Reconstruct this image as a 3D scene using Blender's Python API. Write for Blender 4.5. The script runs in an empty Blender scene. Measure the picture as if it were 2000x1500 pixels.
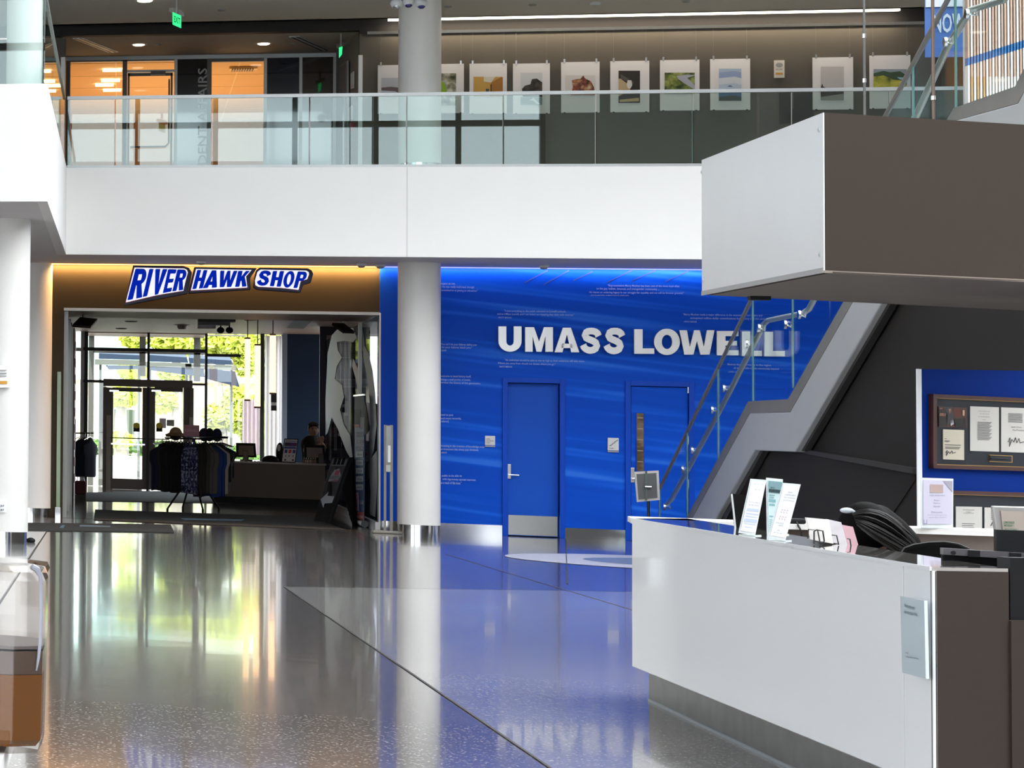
import bpy, bmesh, math, random
from mathutils import Vector, Matrix
random.seed(7)
SC = bpy.context.scene
COL = SC.collection

# ------------------------------------------------------------------ camera
# shift-lens view camera; world X runs along the rear walls, Y away, Z up
F, CX, CY, EYE = 5600.0, -2000.0, 478.0, 1.41
HOR0, HSL = 847.0, 0.028
up = Vector((HSL, -1.0, (HOR0 + HSL * (CX - 1000) - CY) / F)).normalized()
bx_ = -16000.0
xb = Vector(((bx_ - CX) / F, (HOR0 + HSL * (bx_ - 1000) - CY) / F, 1.0))
Xw = -(xb - up * xb.dot(up)).normalized()
Yw = up.cross(Xw)
M = Matrix((Xw, Yw, up))
cam_d = bpy.data.cameras.new('camera')
cam = bpy.data.objects.new('camera', cam_d)
COL.objects.link(cam)
cam_d.sensor_width = 36.0
cam_d.lens = F * 36.0 / 2000.0
cam_d.shift_x = (1000 - CX) / 2000.0
cam_d.shift_y = -(750 - CY) / 2000.0
cam_d.clip_start = 0.05
cam_d.clip_end = 500
c0, c1, c2 = M @ Vector((1, 0, 0)), M @ Vector((0, -1, 0)), M @ Vector((0, 0, -1))
mw = Matrix.Identity(4)
for i in range(3):
    mw[i][0], mw[i][1], mw[i][2] = c0[i], c1[i], c2[i]
mw[2][3] = EYE
cam.matrix_world = mw
SC.camera = cam
CAM = Vector((0, 0, EYE))

# ------------------------------------------------------------------ view, sky
SC.view_settings.view_transform = 'Standard'
SC.view_settings.look = 'None'
SC.view_settings.gamma = 1.0
SC.view_settings.use_curve_mapping = False
SC.view_settings.exposure = 1.05
SC.cycles.max_bounces = 8
SC.cycles.diffuse_bounces = 4
SC.cycles.glossy_bounces = 5
SC.cycles.transparent_max_bounces = 24
SC.cycles.transmission_bounces = 8
SC.cycles.use_denoising = True
SC.cycles.caustics_reflective = False
SC.cycles.caustics_refractive = False
SC.cycles.sample_clamp_indirect = 6.0

world = bpy.data.worlds.new('sky')
SC.world = world
world.use_nodes = True
wn = world.node_tree
wn.nodes.clear()
wo = wn.nodes.new('ShaderNodeOutputWorld')
wb = wn.nodes.new('ShaderNodeBackground')
wr = wn.nodes.new('ShaderNodeValToRGB')
wt = wn.nodes.new('ShaderNodeTexCoord')
ws = wn.nodes.new('ShaderNodeSeparateXYZ')
wn.links.new(wt.outputs['Generated'], ws.inputs[0])
wn.links.new(ws.outputs['Z'], wr.inputs[0])
wr.color_ramp.elements[0].color = (0.86, 0.93, 1.0, 1)
wr.color_ramp.elements[1].color = (0.93, 0.96, 1.0, 1)
wn.links.new(wr.outputs[0], wb.inputs[0])
wb.inputs[1].default_value = 2.6
wn.links.new(wb.outputs[0], wo.inputs[0])

sun = bpy.data.lights.new('sun', 'SUN'); sun.energy = 3.6; sun.angle = math.radians(1.5); sun.color = (1, .96, .88)
sun_o = bpy.data.objects.new('sun', sun); COL.objects.link(sun_o)
sun_o.rotation_euler = Vector((-.12, -.50, .86)).to_track_quat('Z', 'Y').to_euler()

# ------------------------------------------------------------------ pixel rays
def ray(x, y):
    return M @ Vector(((x - CX) / F, (y - CY) / F, 1.0))
def pz(x, y, z):
    d = ray(x, y); return CAM + d * ((z - EYE) / d.z)
def pY(x, y, Y):
    d = ray(x, y); return CAM + d * (Y / d.y)
def pD(x, y, D):
    return CAM + ray(x, y) * D
class VPl:
    """vertical plane through two points"""
    def __init__(s, a, b):
        s.a = Vector(a); t = Vector(b) - s.a; t.z = 0; s.t = t.normalized()
        s.n = Vector((-s.t.y, s.t.x, 0))
        if s.n.dot(CAM - s.a) < 0: s.n = -s.n          # towards camera
    def at(s, x, y, off=0.0):
        d = ray(x, y); a = s.a + s.n * off
        return CAM + d * ((a - CAM).dot(s.n) / d.dot(s.n))
def YPl(Y):
    return VPl((0, Y, 0), (1, Y, 0))

# ------------------------------------------------------------------ materials
MATS = {}
def nt(m): return m.node_tree.nodes, m.node_tree.links
def mat(name, col, rough=0.5, metal=0.0, emit=None, es=1.0, spec=0.5, coat=0.0, noise=0.0, nscale=20.0, bump=0.0):
    if name in MATS: return MATS[name]
    m = bpy.data.materials.new(name); m.use_nodes = True
    n, l = nt(m); b = n['Principled BSDF']
    b.inputs['Base Color'].default_value = (*col, 1)
    b.inputs['Roughness'].default_value = rough
    b.inputs['Metallic'].default_value = metal
    b.inputs['Specular IOR Level'].default_value = spec
    b.inputs['Coat Weight'].default_value = coat
    if emit:
        b.inputs['Emission Color'].default_value = (*emit, 1)
        b.inputs['Emission Strength'].default_value = es
    if noise or bump:
        tc = n.new('ShaderNodeTexCoord'); nz = n.new('ShaderNodeTexNoise')
        nz.inputs['Scale'].default_value = nscale; nz.inputs['Detail'].default_value = 4
        l.new(tc.outputs['Object'], nz.inputs['Vector'])
        if noise:
            mx = n.new('ShaderNodeMix'); mx.data_type = 'RGBA'
            mx.inputs[6].default_value = (*[c * (1 - noise) for c in col], 1)
            mx.inputs[7].default_value = (*[min(1, c * (1 + noise)) for c in col], 1)
            l.new(nz.outputs['Fac'], mx.inputs[0]); l.new(mx.outputs[2], b.inputs['Base Color'])
        if bump:
            bp = n.new('ShaderNodeBump'); bp.inputs['Strength'].default_value = bump
            bp.inputs['Distance'].default_value = 0.01
            l.new(nz.outputs['Fac'], bp.inputs['Height']); l.new(bp.outputs[0], b.inputs['Normal'])
    MATS[name] = m; return m

def glassmat(name, tint=(0.86, 0.94, 0.93), ior=1.5, refl=(1, 1, 1), rough=0.0, graze=0.9):
    if name in MATS: return MATS[name]
    m = bpy.data.materials.new(name); m.use_nodes = True
    n, l = nt(m); n.clear()
    o = n.new('ShaderNodeOutputMaterial'); mx = n.new('ShaderNodeMixShader')
    t = n.new('ShaderNodeBsdfTransparent'); g = n.new('ShaderNodeBsdfGlossy')
    lw = n.new('ShaderNodeLayerWeight'); lw.inputs['Blend'].default_value = 0.5
    pw = n.new('ShaderNodeMath'); pw.operation = 'POWER'; pw.inputs[1].default_value = 5.0; l.new(lw.outputs['Facing'], pw.inputs[0])
    f = n.new('ShaderNodeMath'); f.operation = 'MULTIPLY_ADD'; f.inputs[1].default_value = graze
    r0 = ((ior-1)/(ior+1))**2; f.inputs[2].default_value = r0; l.new(pw.outputs[0], f.inputs[0])
    t.inputs[0].default_value = (*tint, 1); g.inputs['Color'].default_value = (*refl, 1); g.inputs['Roughness'].default_value = rough
    l.new(f.outputs[0], mx.inputs[0]); l.new(t.outputs[0], mx.inputs[1]); l.new(g.outputs[0], mx.inputs[2]); l.new(mx.outputs[0], o.inputs[0])
    MATS[name] = m; return m

def ramp_mat(name, stops, scale=3.0, rough=0.6, kind='noise', stretch=(1, 1, 1), detail=5, const=False):
    """colour ramp over a noise / wave / voronoi field in object space"""
    if name in MATS: return MATS[name]
    m = bpy.data.materials.new(name); m.use_nodes = True
    n, l = nt(m); b = n['Principled BSDF']; b.inputs['Roughness'].default_value = rough
    tc = n.new('ShaderNodeTexCoord'); mp = n.new('ShaderNodeMapping'); mp.inputs['Scale'].default_value = stretch
    l.new(tc.outputs['Object'], mp.inputs[0])
    if kind == 'noise':
        t = n.new('ShaderNodeTexNoise'); t.inputs['Scale'].default_value = scale; t.inputs['Detail'].default_value = detail; out = t.outputs['Fac']
    elif kind == 'wave':
        t = n.new('ShaderNodeTexWave'); t.inputs['Scale'].default_value = scale; t.inputs['Distortion'].default_value = 2.0; out = t.outputs['Fac']
    else:
        t = n.new('ShaderNodeTexVoronoi'); t.inputs['Scale'].default_value = scale; out = t.outputs['Distance']
    l.new(mp.outputs[0], t.inputs['Vector'])
    r = n.new('ShaderNodeValToRGB'); l.new(out, r.inputs[0])
    cr = r.color_ramp
    if const: cr.interpolation = 'CONSTANT'
    while len(cr.elements) < len(stops): cr.elements.new(0.5)
    for e, (p, c) in zip(cr.elements, stops): e.position = p; e.color = (*c, 1)
    l.new(r.outputs[0], b.inputs['Base Color'])
    MATS[name] = m; return m

def srgb(r, g, b):
    f = lambda c: (c / 255 / 12.92) if c / 255 <= 0.04045 else ((c / 255 + 0.055) / 1.055) ** 2.4
    return (f(r), f(g), f(b))

WHITE = mat('white_paint', (0.90, 0.89, 0.865), 0.55, noise=0.015, nscale=2)
SOFFIT = mat('soffit_grey', (0.74, 0.71, 0.71), 0.7, noise=0.02, nscale=3)
CEIL = mat('ceiling_white', (0.72, 0.70, 0.66), 0.8)
COLM = mat('column_plaster', (0.84, 0.82, 0.78), 0.45, noise=0.02, nscale=3)
STEEL = mat('brushed_steel', (0.62, 0.61, 0.58), 0.22, 1.0, noise=0.08, nscale=6)
CHROME = mat('polished_steel', (0.75, 0.75, 0.74), 0.1, 1.0)
TAUPE = mat('taupe_wall_paint', (0.105, 0.090, 0.073), 0.7, noise=0.04, nscale=4)
SHOPW = mat('shop_wall_paint', (0.050, 0.040, 0.026), 0.8, spec=.1, noise=0.04, nscale=4)
BLACKB = mat('black_wall_paint', (0.018, 0.014, 0.013), 0.7)
DARKW = mat('charcoal_wall_paint', (0.025, 0.022, 0.020), 0.7, spec=.2, noise=0.05, nscale=5)
DARKW2 = mat('charcoal_trim_paint', (0.042, 0.039, 0.037), 0.6, spec=.3)
BROWN = mat('brown_laminate', (0.045, 0.033, 0.027), 0.6, spec=.2, noise=0.05, nscale=60)
BROWNU = mat('brown_underside', (0.075, 0.056, 0.042), 0.6, noise=0.05, nscale=8)
STRG = mat('stringer_grey_paint', (0.54, 0.55, 0.56), 0.45, noise=0.03, nscale=4)
BOXW = mat('bulkhead_white_panel', (0.84, 0.86, 0.87), 0.3, noise=0.03, nscale=2)
DESKW = mat('desk_white_laminate', (0.92, 0.93, 0.94), 0.2, coat=0.3)
DESKT = mat('desk_top_solid', (0.42, 0.39, 0.36), 0.05, coat=1.0)
GLASS = glassmat('balustrade_glass', (0.82, 0.90, 0.88), 1.55, (0.92, 1, 0.99))
GLASSB = glassmat('stair_glass', (0.88, 0.94, 0.95), 1.4, (0.9, 0.97, 1), 0.0, 0.10)
GLASSC = glassmat('clear_window_glass', (0.93, 0.96, 0.95), 1.45)
GEDGE = mat('glass_green_edge', (0.10, 0.22, 0.20), 0.1, spec=0.8)
BLACK = mat('black_plastic', (0.008, 0.008, 0.009), 0.5, spec=.2)
BLACKM = mat('black_metal', (0.012, 0.012, 0.014), 0.35, 0.3)
BRZ = mat('bronze_window_frame', (0.075, 0.065, 0.057), 0.4, 0.4)
BLKFR = mat('black_window_frame', (0.008, 0.008, 0.009), 0.5)
ALU = mat('aluminium_frame', (0.30, 0.29, 0.27), 0.4, 0.7)
RAILM = mat('satin_rail', (0.36, 0.37, 0.365), 0.3, 0.6)
CAPM = mat('satin_capping', (0.30, 0.275, 0.25), 0.5, 0.25, noise=.1, nscale=3)
WIREM = mat('thin_wire_grey', (0.16,0.15,0.14), .6)
LTRIM = mat('light_trim', (0.62, 0.64, 0.65), 0.4)
PAPER = mat('white_paper', (0.88, 0.87, 0.86), 0.7)
INK = mat('dark_ink', (0.03, 0.03, 0.035), 0.7)
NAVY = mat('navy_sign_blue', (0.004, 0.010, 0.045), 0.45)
ROYAL = mat('royal_blue_face', (0.0, 0.018, 0.42), 0.7, spec=.08, emit=(0,.02,.45), es=.3)  # slight emission added to brighten the blue letter faces
SWHITE = mat('sign_white', (0.9, 0.9, 0.93), 0.4, emit=(0.85, 0.85, 1.0), es=0.42)  # slight emission added so the white sign panel looks brighter
SRED = mat('sign_red_edge', (0.22, 0.0, 0.03), 0.4)

def blue_wall_mat():
    m = bpy.data.materials.new('blue_striped_wallcovering'); m.use_nodes = True
    n, l = nt(m); b = n['Principled BSDF']; b.inputs['Roughness'].default_value = 0.5
    b.inputs['Specular IOR Level'].default_value = 0.12
    tc = n.new('ShaderNodeTexCoord'); mp = n.new('ShaderNodeMapping')
    mp.inputs['Scale'].default_value = (0.03, 1, 1); mp.inputs['Rotation'].default_value = (0, 0.0, 0)
    # sloping streaks: shear z by x
    sx = n.new('ShaderNodeSeparateXYZ'); l.new(tc.outputs['Object'], sx.inputs[0])
    ma = n.new('ShaderNodeMath'); ma.operation = 'MULTIPLY_ADD'; ma.inputs[1].default_value = 0.115
    l.new(sx.outputs['X'], ma.inputs[0]); l.new(sx.outputs['Z'], ma.inputs[2])
    cb = n.new('ShaderNodeCombineXYZ'); l.new(sx.outputs['X'], cb.inputs[0]); l.new(ma.outputs[0], cb.inputs[2])
    l.new(cb.outputs[0], mp.inputs[0])
    nz = n.new('ShaderNodeTexNoise'); nz.inputs['Scale'].default_value = 7.5; nz.inputs['Detail'].default_value = 1.0
    l.new(mp.outputs[0], nz.inputs['Vector'])
    r = n.new('ShaderNodeValToRGB'); l.new(nz.outputs['Fac'], r.inputs[0])
    cr = r.color_ramp; cr.elements.new(0.5); cr.elements.new(0.5)
    for e, (p, c) in zip(cr.elements, [(0.35, (0.0, 0.066, 0.52)), (0.52, (0.0, 0.075, 0.56)), (0.60, (0.004, 0.105, 0.66)), (0.70, (0.025, 0.16, 0.72))]):
        e.position = p; e.color = (*c, 1)
    l.new(r.outputs[0], b.inputs['Base Color'])
    return m
BLUEW = blue_wall_mat()
BLUEP = mat('plain_blue_paint', (0.002, 0.058, 0.46), 0.5, spec=0.12, noise=0.04, nscale=3)
BLUEFR = mat('blue_door_frame_paint', (0.0, 0.058, 0.48), 0.4, spec=.2)

def floor_mat(name, base, chips, rough=0.10):
    m = bpy.data.materials.new(name); m.use_nodes = True
    n, l = nt(m); b = n['Principled BSDF']
    tc = n.new('ShaderNodeTexCoord')
    v = n.new('ShaderNodeTexVoronoi'); v.inputs['Scale'].default_value = 120
    l.new(tc.outputs['Object'], v.inputs['Vector'])
    r = n.new('ShaderNodeValToRGB'); r.color_ramp.interpolation = 'CONSTANT'
    sp = n.new('ShaderNodeSeparateColor'); l.new(v.outputs['Color'], sp.inputs[0]); l.new(sp.outputs[0], r.inputs[0])
    cr = r.color_ramp; cr.elements.new(0.5); cr.elements.new(0.6)
    for e, (p, c) in zip(cr.elements, [(0, [x * 0.8 for x in base]), (0.35, base), (0.8, [x * 1.18 for x in base]), (0.945, chips)]):
        e.position = p; e.color = (*c, 1)
    l.new(r.outputs[0], b.inputs['Base Color'])
    b.inputs['Roughness'].default_value = rough
    b.inputs['Specular IOR Level'].default_value = 0.55
    b.inputs['Coat Weight'].default_value = 0.35; b.inputs['Coat Roughness'].default_value = 0.035
    mp = n.new('ShaderNodeMapping'); mp.inputs['Scale'].default_value = (0.9, 0.5, 1)
    l.new(tc.outputs['Object'], mp.inputs[0])
    nz = n.new('ShaderNodeTexNoise'); nz.inputs['Scale'].default_value = 2.2; nz.inputs['Detail'].default_value = 2
    l.new(mp.outputs[0], nz.inputs['Vector'])
    bp = n.new('ShaderNodeBump'); bp.inputs['Strength'].default_value = 0.10; bp.inputs['Distance'].default_value = 0.006
    l.new(nz.outputs['Fac'], bp.inputs['Height']); l.new(bp.outputs[0], b.inputs['Coat Normal']); l.new(bp.outputs[0], b.inputs['Normal'])
    return m
FLR = floor_mat('grey_terrazzo', (0.15, 0.136, 0.128), (0.75, 0.70, 0.68))
FLRL = floor_mat('light_terrazzo', (0.33, 0.315, 0.30), (0.8, 0.8, 0.8), 0.12)
FLRW = floor_mat('pale_terrazzo', (0.38, 0.37, 0.36), (0.6, 0.6, 0.6), 0.12)
FLRS = floor_mat('shop_floor_tile', (0.13, 0.12, 0.105), (0.2, 0.2, 0.2))

# ------------------------------------------------------------------ mesh builder
class MB:
    def __init__(s): s.v = []; s.f = []
    def add(s, vs, fs):
        o = len(s.v); s.v += [Vector(v) for v in vs]; s.f += [tuple(i + o for i in f) for f in fs]; return s
    def obox(s, p, u, v, w):
        p, u, v, w = map(Vector, (p, u, v, w))
        return s.add([p, p+u, p+u+v, p+v, p+w, p+u+w, p+u+v+w, p+v+w],
                     [(0,3,2,1),(4,5,6,7),(0,1,5,4),(1,2,6,5),(2,3,7,6),(3,0,4,7)])
    def box(s, x0, x1, y0, y1, z0, z1):
        return s.obox((x0,y0,z0),(x1-x0,0,0),(0,y1-y0,0),(0,0,z1-z0))
    def prism(s, pts, ext):
        pts = [Vector(p) for p in pts]; e = Vector(ext); n = len(pts)
        return s.add(pts + [p+e for p in pts],
                     [tuple(range(n))[::-1], tuple(range(n, 2*n))] + [(i,(i+1)%n,n+(i+1)%n,n+i) for i in range(n)])
    def poly(s, pts): return s.add(pts, [tuple(range(len(pts)))])
    def cyl(s, a, b, r0, r1=None, n=16, caps=True):
        a, b = Vector(a), Vector(b); r1 = r0 if r1 is None else r1
        d = (b-a).normalized(); u = d.orthogonal().normalized(); w = d.cross(u)
        vs = []
        for c, r in ((a, r0), (b, r1)):
            for i in range(n):
                t = 2*math.pi*i/n; vs.append(c + (u*math.cos(t) + w*math.sin(t))*r)
        fs = [(i,(i+1)%n,n+(i+1)%n,n+i) for i in range(n)]
        if caps: fs += [tuple(range(n))[::-1], tuple(range(n,2*n))]
        return s.add(vs, fs)
    def tube(s, pts, r, n=8):
        pts = [Vector(p) for p in pts]; ring = []; vs = []; fs = []
        u = None
        for i, p in enumerate(pts):
            d = (pts[min(i+1,len(pts)-1)] - pts[max(i-1,0)]).normalized()
            u = d.orthogonal().normalized() if u is None else (u - d*u.dot(d)).normalized()
            w = d.cross(u)
            rr = r[i] if isinstance(r, (list, tuple)) else r
            for k in range(n):
                t = 2*math.pi*k/n; vs.append(p + (u*math.cos(t)+w*math.sin(t))*rr)
        for i in range(len(pts)-1):
            for k in range(n):
                fs.append((i*n+k, i*n+(k+1)%n, (i+1)*n+(k+1)%n, (i+1)*n+k))
        fs += [tuple(range(n))[::-1], tuple((len(pts)-1)*n+k for k in range(n))]
        return s.add(vs, fs)
    def lathe(s, c, prof, n=32):
        c = Vector(c); vs = []; fs = []
        for r, z in prof:
            for k in range(n):
                t = 2*math.pi*k/n; vs.append(c + Vector((r*math.cos(t), r*math.sin(t), z)))
        for i in range(len(prof)-1):
            for k in range(n):
                fs.append((i*n+k, i*n+(k+1)%n, (i+1)*n+(k+1)%n, (i+1)*n+k))
        fs += [tuple(range(n))[::-1], tuple((len(prof)-1)*n+k for k in range(n))]
        return s.add(vs, fs)
    def ell(s, c, rx, ry, rz, nu=16, nv=10, rot=None):
        c = Vector(c); vs = []; fs = []
        for j in range(nv+1):
            ph = math.pi*j/nv
            for i in range(nu):
                t = 2*math.pi*i/nu
                p = Vector((rx*math.sin(ph)*math.cos(t), ry*math.sin(ph)*math.sin(t), rz*math.cos(ph)))
                if rot: p = rot @ p
                vs.append(c + p)
        for j in range(nv):
            for i in range(nu):
                fs.append((j*nu+i, (j+1)*nu+i, (j+1)*nu+(i+1)%nu, j*nu+(i+1)%nu))
        return s.add(vs, fs)
    def build(s, name, m, parent=None, smooth=False, bevel=0.0, label=None, base=None):
        me = bpy.data.meshes.new(name)
        o = bpy.data.objects.new(name, me)
        if parent is not None:
            off = WLOC[parent.name]
        elif base is not None: off = Vector(base)
        else:
            xs = [v.x for v in s.v]; ys = [v.y for v in s.v]; zs = [v.z for v in s.v]
            off = Vector(((min(xs)+max(xs))/2, (min(ys)+max(ys))/2, min(zs)))
        me.from_pydata([v - off for v in s.v], [], s.f)
        bm = bmesh.new(); bm.from_mesh(me)
        bmesh.ops.remove_doubles(bm, verts=bm.verts, dist=1e-5)
        bmesh.ops.recalc_face_normals(bm, faces=bm.faces)
        bm.to_mesh(me); bm.free()
        ms = m if isinstance(m, (list, tuple)) else [m]
        for mm in ms: me.materials.append(mm)
        if smooth:
            for p in me.polygons: p.use_smooth = True
            md = o.modifiers.new('es', 'EDGE_SPLIT'); md.split_angle = math.radians(40)
        if bevel:
            bv = o.modifiers.new('bv', 'BEVEL'); bv.width = bevel; bv.segments = 2; bv.limit_method = 'ANGLE'
        COL.objects.link(o)
        if parent is not None:
            o.parent = parent; WLOC[o.name] = off
        else:
            o.location = off; WLOC[o.name] = off
        if label and parent is not None: o['label'] = label
        return o
WLOC = {}
def tag(o, label=None, cat=None, group=None, kind=None):
    if label: o['label'] = label
    if cat: o['category'] = cat
    if group: o['group'] = group
    if kind: o['kind'] = kind
    return o
def thing(name, loc, label, cat, group=None):
    o = bpy.data.objects.new(name, None); COL.objects.link(o); o.location = loc; o.empty_display_size = 0.1
    WLOC[o.name] = Vector(loc)
    return tag(o, label, cat, group)
def struct(o): o['kind'] = 'structure'; return o
UPV = Vector((0, 0, 1))

# ------------------------------------------------------------------ lettering
def text_data(s, ext=0.0, bold=0.0):
    cu = bpy.data.curves.new('t', 'FONT'); cu.body = s; cu.size = 1.0
    cu.extrude = ext; cu.offset = bold; cu.resolution_u = 2
    o = bpy.data.objects.new('t', cu)
    me = bpy.data.meshes.new_from_object(o)
    vs = [v.co.copy() for v in me.vertices]; fs = [tuple(p.vertices) for p in me.polygons]
    bpy.data.objects.remove(o); bpy.data.curves.remove(cu); bpy.data.meshes.remove(me)
    return vs, fs
def text_on(mb, s, BL, BR, TL, nrm, bold=0.0, lift=0.002):
    """fit text bbox into the parallelogram BL,BR,TL"""
    vs, fs = text_data(s, 0, bold)
    if not vs: return
    x0 = min(v.x for v in vs); x1 = max(v.x for v in vs); y0 = min(v.y for v in vs); y1 = max(v.y for v in vs)
    BL, BR, TL, nrm = map(Vector, (BL, BR, TL, nrm))
    mb.add([BL + (BR-BL)*((v.x-x0)/(x1-x0)) + (TL-BL)*((v.y-y0)/(y1-y0)) + nrm*lift for v in vs], fs)
def text_px(mb, s, pl, x0, x1, yb0, yb1, h, bold=0.0, lift=0.004, slant=0):
    """text on a vertical plane: baseline from (x0,yb0) to (x1,yb1), height h in px"""
    BL = pl.at(x0, yb0, lift); BR = pl.at(x1, yb1, lift); TL = pl.at(x0+slant, yb0-h, lift)
    text_on(mb, s, BL, BR, TL, pl.n, bold, 0)

def arc(cx, cy, rx, ry, a0, a1, n=10):
    return [(cx+rx*math.cos(math.radians(a0+(a1-a0)*i/n)), cy+ry*math.sin(math.radians(a0+(a1-a0)*i/n))) for i in range(n+1)]
def ringq(o, i):
    return [[o[k], o[k+1], i[k+1], i[k]] for k in range(len(o)-1)]
def glyph(ch, t=0.34, s=0.22):
    """heavy grotesque capitals as tiled polygons in a unit box"""
    R = lambda x0,y0,x1,y1: [(x0,y0),(x1,y0),(x1,y1),(x0,y1)]
    if ch == 'I': return [R(0,0,1,1)]
    if ch == 'L': return [R(0,0,t,1), R(t,0,1,s)]
    if ch == 'E': return [R(0,0,t,1), R(t,0,1,s), R(t,1-s,1,1), R(t,.5-s*.45,.93,.5+s*.45)]
    if ch == 'H': return [R(0,0,t,1), R(1-t,0,1,1), R(t,.5-s/2,1-t,.5+s/2)]
    if ch == 'U':
        return [R(0,.4,t,1), R(1-t,.4,1,1)] + ringq(arc(.5,.4,.5,.42,180,360,16), arc(.5,.4,.5-t,.42-s*.95,180,360,16))
    if ch == 'O': return ringq(arc(.5,.5,.5,.52,0,360,36), arc(.5,.5,.5-t*.83,.52-s*1.0,0,360,36))
    if ch == 'Q': return ringq(arc(.5,.5,.5,.5,0,360,4), arc(.5,.5,.3,.3,0,360,4))
    if ch == 'V': return [[(0,1),(t*1.05,1),(.5,.3),(.5,0),(.36,0)], [(1,1),(.64,0),(.5,0),(.5,.3),(1-t*1.05,1)]]
    if ch == 'A': return [[(0,0),(t*.95,0),(.5,.72),(.5,1),(.34,1)], [(1,0),(.66,1),(.5,1),(.5,.72),(1-t*.95,0)], R(.27,.17,.73,.35)]
    if ch == 'M': 
        a = t*.82
        return [R(0,0,a,1), R(1-a,0,1,1), [(a,1),(a,.62),(.41,0),(.5,0),(.5,.42),(.32,1)], [(1-a,1),(.68,1),(.5,.42),(.5,0),(.59,0),(1-a,.62)]]
    if ch == 'W':
        a = t*.72
        return [[(0,1),(.14,0),(.30,0),(.30,.32),(a,1)], [(.30,.32),(.30,0),(.40,0),(.5,.55),(.5,1),(.42,1)],
                [(1,1),(1-a,1),(.70,.32),(.70,0),(.86,0)], [(.70,.32),(.58,1),(.5,1),(.5,.55),(.60,0),(.70,0)]]
    if ch == 'K': return [R(0,0,t,1), [(t,.62),(1-t*.95,1),(1,1),(.62,.58),(t,.30)], [(.42,.52),(.66,.62),(1,0),(1-t*1.0,0)]]
    if ch in 'PR':
        m = .44 if ch == 'P' else .46
        cy = (1+m)/2; ry = (1-m)/2
        g = [R(0,0,t,1), R(t,1-s,.62,1), R(t,m,.62,m+s*.9)] + ringq(arc(.62,cy,.38,ry,90,-90,10), arc(.62,cy,.38-t*.9,ry-s*.95,90,-90,10))
        if ch == 'R': g += [[(.42,m+.02),(.72,m+.06),(1,0),(1-t*1.05,0)]]
        return g
    if ch == 'S':
        c = [(.94,.70),(.90,.80),(.80,.88),(.66,.92),(.5,.93),(.34,.91),(.21,.84),(.17,.74),(.22,.64),(.36,.57),(.52,.53),(.68,.47),(.80,.39),(.84,.28),(.79,.17),(.66,.10),(.5,.07),(.33,.09),(.18,.15),(.09,.24),(.06,.32)]
        # smooth stroke
        hw = []
        out, inn = [], []
        for i, p in enumerate(c):
            a = c[max(i-1,0)]; b = c[min(i+1,len(c)-1)]
            dx, dy = b[0]-a[0], b[1]-a[1]; L = math.hypot(dx, dy); nx, ny = -dy/L, dx/L
            w = math.hypot(nx*t*.56, ny*s*.56)
            out.append((p[0]+nx*w, p[1]+ny*w)); inn.append((p[0]-nx*w, p[1]-ny*w))
        pts = out + inn
        x0 = min(q[0] for q in pts); x1 = max(q[0] for q in pts); y0 = min(q[1] for q in pts); y1 = max(q[1] for q in pts)
        nm = lambda q: ((q[0]-x0)/(x1-x0), (q[1]-y0)/(y1-y0)*1.04-.02)
        return ringq([nm(q) for q in out], [nm(q) for q in inn])
    return [R(0,0,1,1)]
def glyph_on(mb, ch, BL, BR, TR, TL, ext, t=.34, s=.22):
    BL, BR, TR, TL = map(Vector, (BL, BR, TR, TL))
    for poly in glyph(ch, t, s):
        pts = []
        for a, b in poly:
            pts.append((BL*(1-a)+BR*a)*(1-b) + (TL*(1-a)+TR*a)*b)
        mb.prism(pts, ext)

# ================================================================== SETTING
wallp = pz(1040, 1049, 0.0); YW = wallp.y
ZS = pY(1040, 523.5, YW).z                 # soffit height
YF = pz(800, 502, ZS).y                    # balcony fascia plane
ZF = pY(760, 326, YF).z                    # fascia top = upper floor
WALL = YPl(YW); FAS = YPl(YF)
YA = YF + 4.3                              # gallery wall plane
ART = YPl(YA)
nfx = 0
print('YW %.2f ZS %.2f YF %.2f ZF %.2f' % (YW, ZS, YF, ZF))
def wx(x, y=1040): return WALL.at(x, y).x
XL, XR = -22.0, 40.0
# floor ---------------------------------------------------------------
fl = MB(); fl.box(XL, XR, -12, YW+0.3, -0.2, 0.0)
floor = struct(fl.build('floor', FLR, base=(0,0,0)))
def inlay(pxs, m, z=0.0025, name='floor_inlay'):
    b = MB(); b.poly([pz(x, y, z) for x, y in pxs]); return b.build(name, m, floor)
inlay([(555,1145.5),(2300,1172),(2300,2300),(2262,2300)], FLRL)
inlay([(110,1012),(50,1095),(-160,1420),(-900,1420),(-300,1000)], FLRW)
def seam(a, b, w=0.006, z=0.004):
    A, B = pz(*a, z), pz(*b, z); d = (B-A).normalized(); s = d.cross(UPV)*w
    m = MB(); m.poly([A-s, B-s, B+s, A+s]); m.build('floor_joint', DARKW2, floor)
seam((870,1082),(1600,1300)); seam((555,1145.5),(1600,1161)); seam((555,1145.5),(1300,1652)); seam((91,1038),(-160,1420)); seam((1105,1052),(1108,1140),0.006)
# medallion
cc = pz(1395, 1104.5, 0.0); b = MB(); R0 = (pz(1076,1098.5,0)-cc).length
b.poly([cc + Vector((R0*math.cos(2*math.pi*i/64), R0*math.sin(2*math.pi*i/64), 0.004)) for i in range(64)])
b.build('floor_medallion', mat('medallion_pale', (0.62,0.60,0.63), 0.25, noise=0.12, nscale=8), floor)
b = MB(); b.poly([cc + Vector((R0*.62*math.cos(2*math.pi*i/48), R0*.62*math.sin(2*math.pi*i/48), 0.006)) for i in range(48)])
b.build('floor_medallion_centre', mat('medallion_grey', (0.20,0.24,0.30), 0.25, noise=0.3, nscale=5), floor)

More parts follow.
